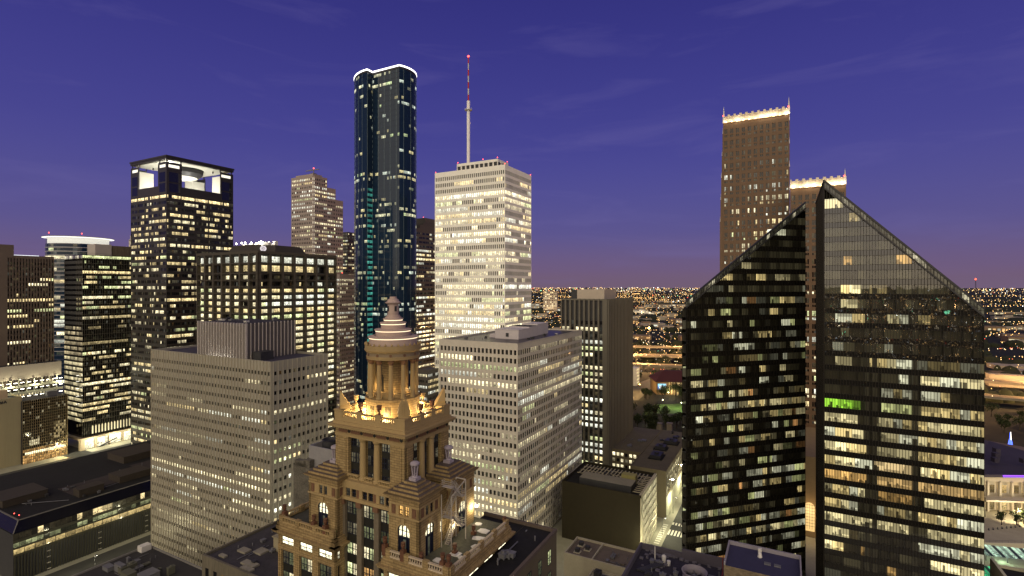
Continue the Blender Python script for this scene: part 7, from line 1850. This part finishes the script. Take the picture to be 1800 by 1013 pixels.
        for i in range(fl):
            g = MB()
            for j in range(8):
                v = rr.choice((0, .1, .5, .9)); g.quad([(-w / 2 + 1 + j * (w - 1) / 8, -.15, (i + .3) * h / fl), (-w / 2 + (j + .85) * (w - 1) / 8, -.15, (i + .3) * h / fl), (-w / 2 + (j + .85) * (w - 1) / 8, -.15, (i + .75) * h / fl), (-w / 2 + 1 + j * (w - 1) / 8, -.15, (i + .75) * h / fl)], 0, litcol(v, rr.choice((WARM, YEL)), rr))
            g.build('window_band', M['win'], b)
        add_light(b, (0, -40, 10), 50000, (1, .8, .5), 2)
    b = thing('high_mast_lamp', 'tall high mast freeway lamp glowing orange beyond the ramps', 'street lamp', (kx(1141, 870), 870, 0)); m = MB(); m.tube((0, 0, 0), (0, 0, kz(578, 870)), .35, 6); m.build('mast', M['metal'], b); m = MB(); m.octa((0, 0, kz(577, 870)), 2.2); m.build('lamp_cluster', M['bulbwarm'], b); add_light(b, (0, 0, kz(577, 870) + 3), 60000, (1, .6, .25), 1)
city()
# ================================================================ sky, sun, camera, render
def world():
    w = bpy.data.worlds.new('World'); scene.world = w; w.use_nodes = True; nt = w.node_tree; nt.nodes.clear()
    out = nt.nodes.new('ShaderNodeOutputWorld'); bg = nt.nodes.new('ShaderNodeBackground'); add = nt.nodes.new('ShaderNodeAddShader'); bg2 = nt.nodes.new('ShaderNodeBackground')
    sky = nt.nodes.new('ShaderNodeTexSky'); sky.sky_type = 'NISHITA'; sky.sun_disc = False
    sky.sun_elevation = math.radians(SUN_EL); sky.sun_rotation = math.radians(SUN_ROT); sky.ozone_density = 6.0; sky.dust_density = 1.0
    nt.links.new(sky.outputs[0], bg.inputs[0]); bg.inputs[1].default_value = SKY_STR
    tc = nt.nodes.new('ShaderNodeTexCoord'); sp = nt.nodes.new('ShaderNodeSeparateXYZ'); nt.links.new(tc.outputs['Generated'], sp.inputs[0])
    z = sp.outputs[2]
    cr = nt.nodes.new('ShaderNodeValToRGB'); e = cr.color_ramp; e.interpolation = 'B_SPLINE'
    stops = SKY_RAMP
    e.elements[0].position = stops[0][0]; e.elements[0].color = (*stops[0][1], 1); e.elements[1].position = stops[-1][0]; e.elements[1].color = (*stops[-1][1], 1)
    for p, c in stops[1:-1]:
        x = e.elements.new(p); x.color = (*c, 1)
    nt.links.new(z, cr.inputs[0])
    # thin wisps of high cloud
    mp = nt.nodes.new('ShaderNodeMapping'); mp.inputs['Scale'].default_value = (1.6, 1.6, 9.0); mp.inputs['Rotation'].default_value = (0.06, -0.05, 0.3); nt.links.new(tc.outputs['Generated'], mp.inputs[0])
    n1 = N(nt, 'ShaderNodeTexNoise', Scale=2.2, Detail=7.0, Roughness=.55, Distortion=.6); nt.links.new(mp.outputs[0], n1.inputs['Vector'])
    mr = nt.nodes.new('ShaderNodeMapRange'); mr.inputs[1].default_value = .52; mr.inputs[2].default_value = .80; mr.inputs[3].default_value = 0; mr.inputs[4].default_value = 1; nt.links.new(n1.outputs[0], mr.inputs[0])
    mx = nt.nodes.new('ShaderNodeMixRGB'); mx.inputs[2].default_value = (.17, .14, .36, 1); nt.links.new(math_n(nt, 'MULTIPLY', mr.outputs[0], .26), mx.inputs[0]); nt.links.new(cr.outputs[0], mx.inputs[1])
    nt.links.new(mx.outputs[0], bg2.inputs[0]); bg2.inputs[1].default_value = 1.0
    nt.links.new(bg.outputs[0], add.inputs[0]); nt.links.new(bg2.outputs[0], add.inputs[1]); nt.links.new(add.outputs[0], out.inputs[0])
SUN_EL = 2.0; SUN_ROT = 195.0; SKY_STR = 0.012
SKY_RAMP = [(0.0, (.165, .110, .168)), (.03, (.165, .105, .20)), (.10, (.106, .091, .27)), (.25, (.062, .057, .285)), (.5, (.030, .026, .185)), (1.0, (.018, .016, .13))]
world()
s = bpy.data.lights.new('afterglow', 'SUN'); s.energy = 3.5; s.angle = math.radians(120); s.color = (1.0, .84, .50)
so = bpy.data.objects.new('afterglow', s); COL.objects.link(so)
so.rotation_euler = Vector((.30, .93, -.16)).to_track_quat('-Z', 'Y').to_euler()
cam = bpy.data.cameras.new('camera'); co = bpy.data.objects.new('camera', cam); COL.objects.link(co)
co.location = (0, 0, CAMZ); co.rotation_euler = (math.pi / 2, 0, 0); cam.sensor_width = 36; cam.lens = 18.0; cam.shift_y = -3.5 / 1800
cam.clip_end = 60000; cam.clip_start = .5; scene.render.filter_size = 1.15
scene.camera = co
scene.view_settings.view_transform = 'Standard'; scene.view_settings.look = 'None'; scene.view_settings.exposure = 0; scene.view_settings.gamma = 1
c = scene.cycles; c.max_bounces = 6; c.diffuse_bounces = 2; c.glossy_bounces = 3; c.transparent_max_bounces = 8; c.transmission_bounces = 2
c.sample_clamp_indirect = 0.8; c.use_denoising = True; c.caustics_reflective = False; c.caustics_refractive = False
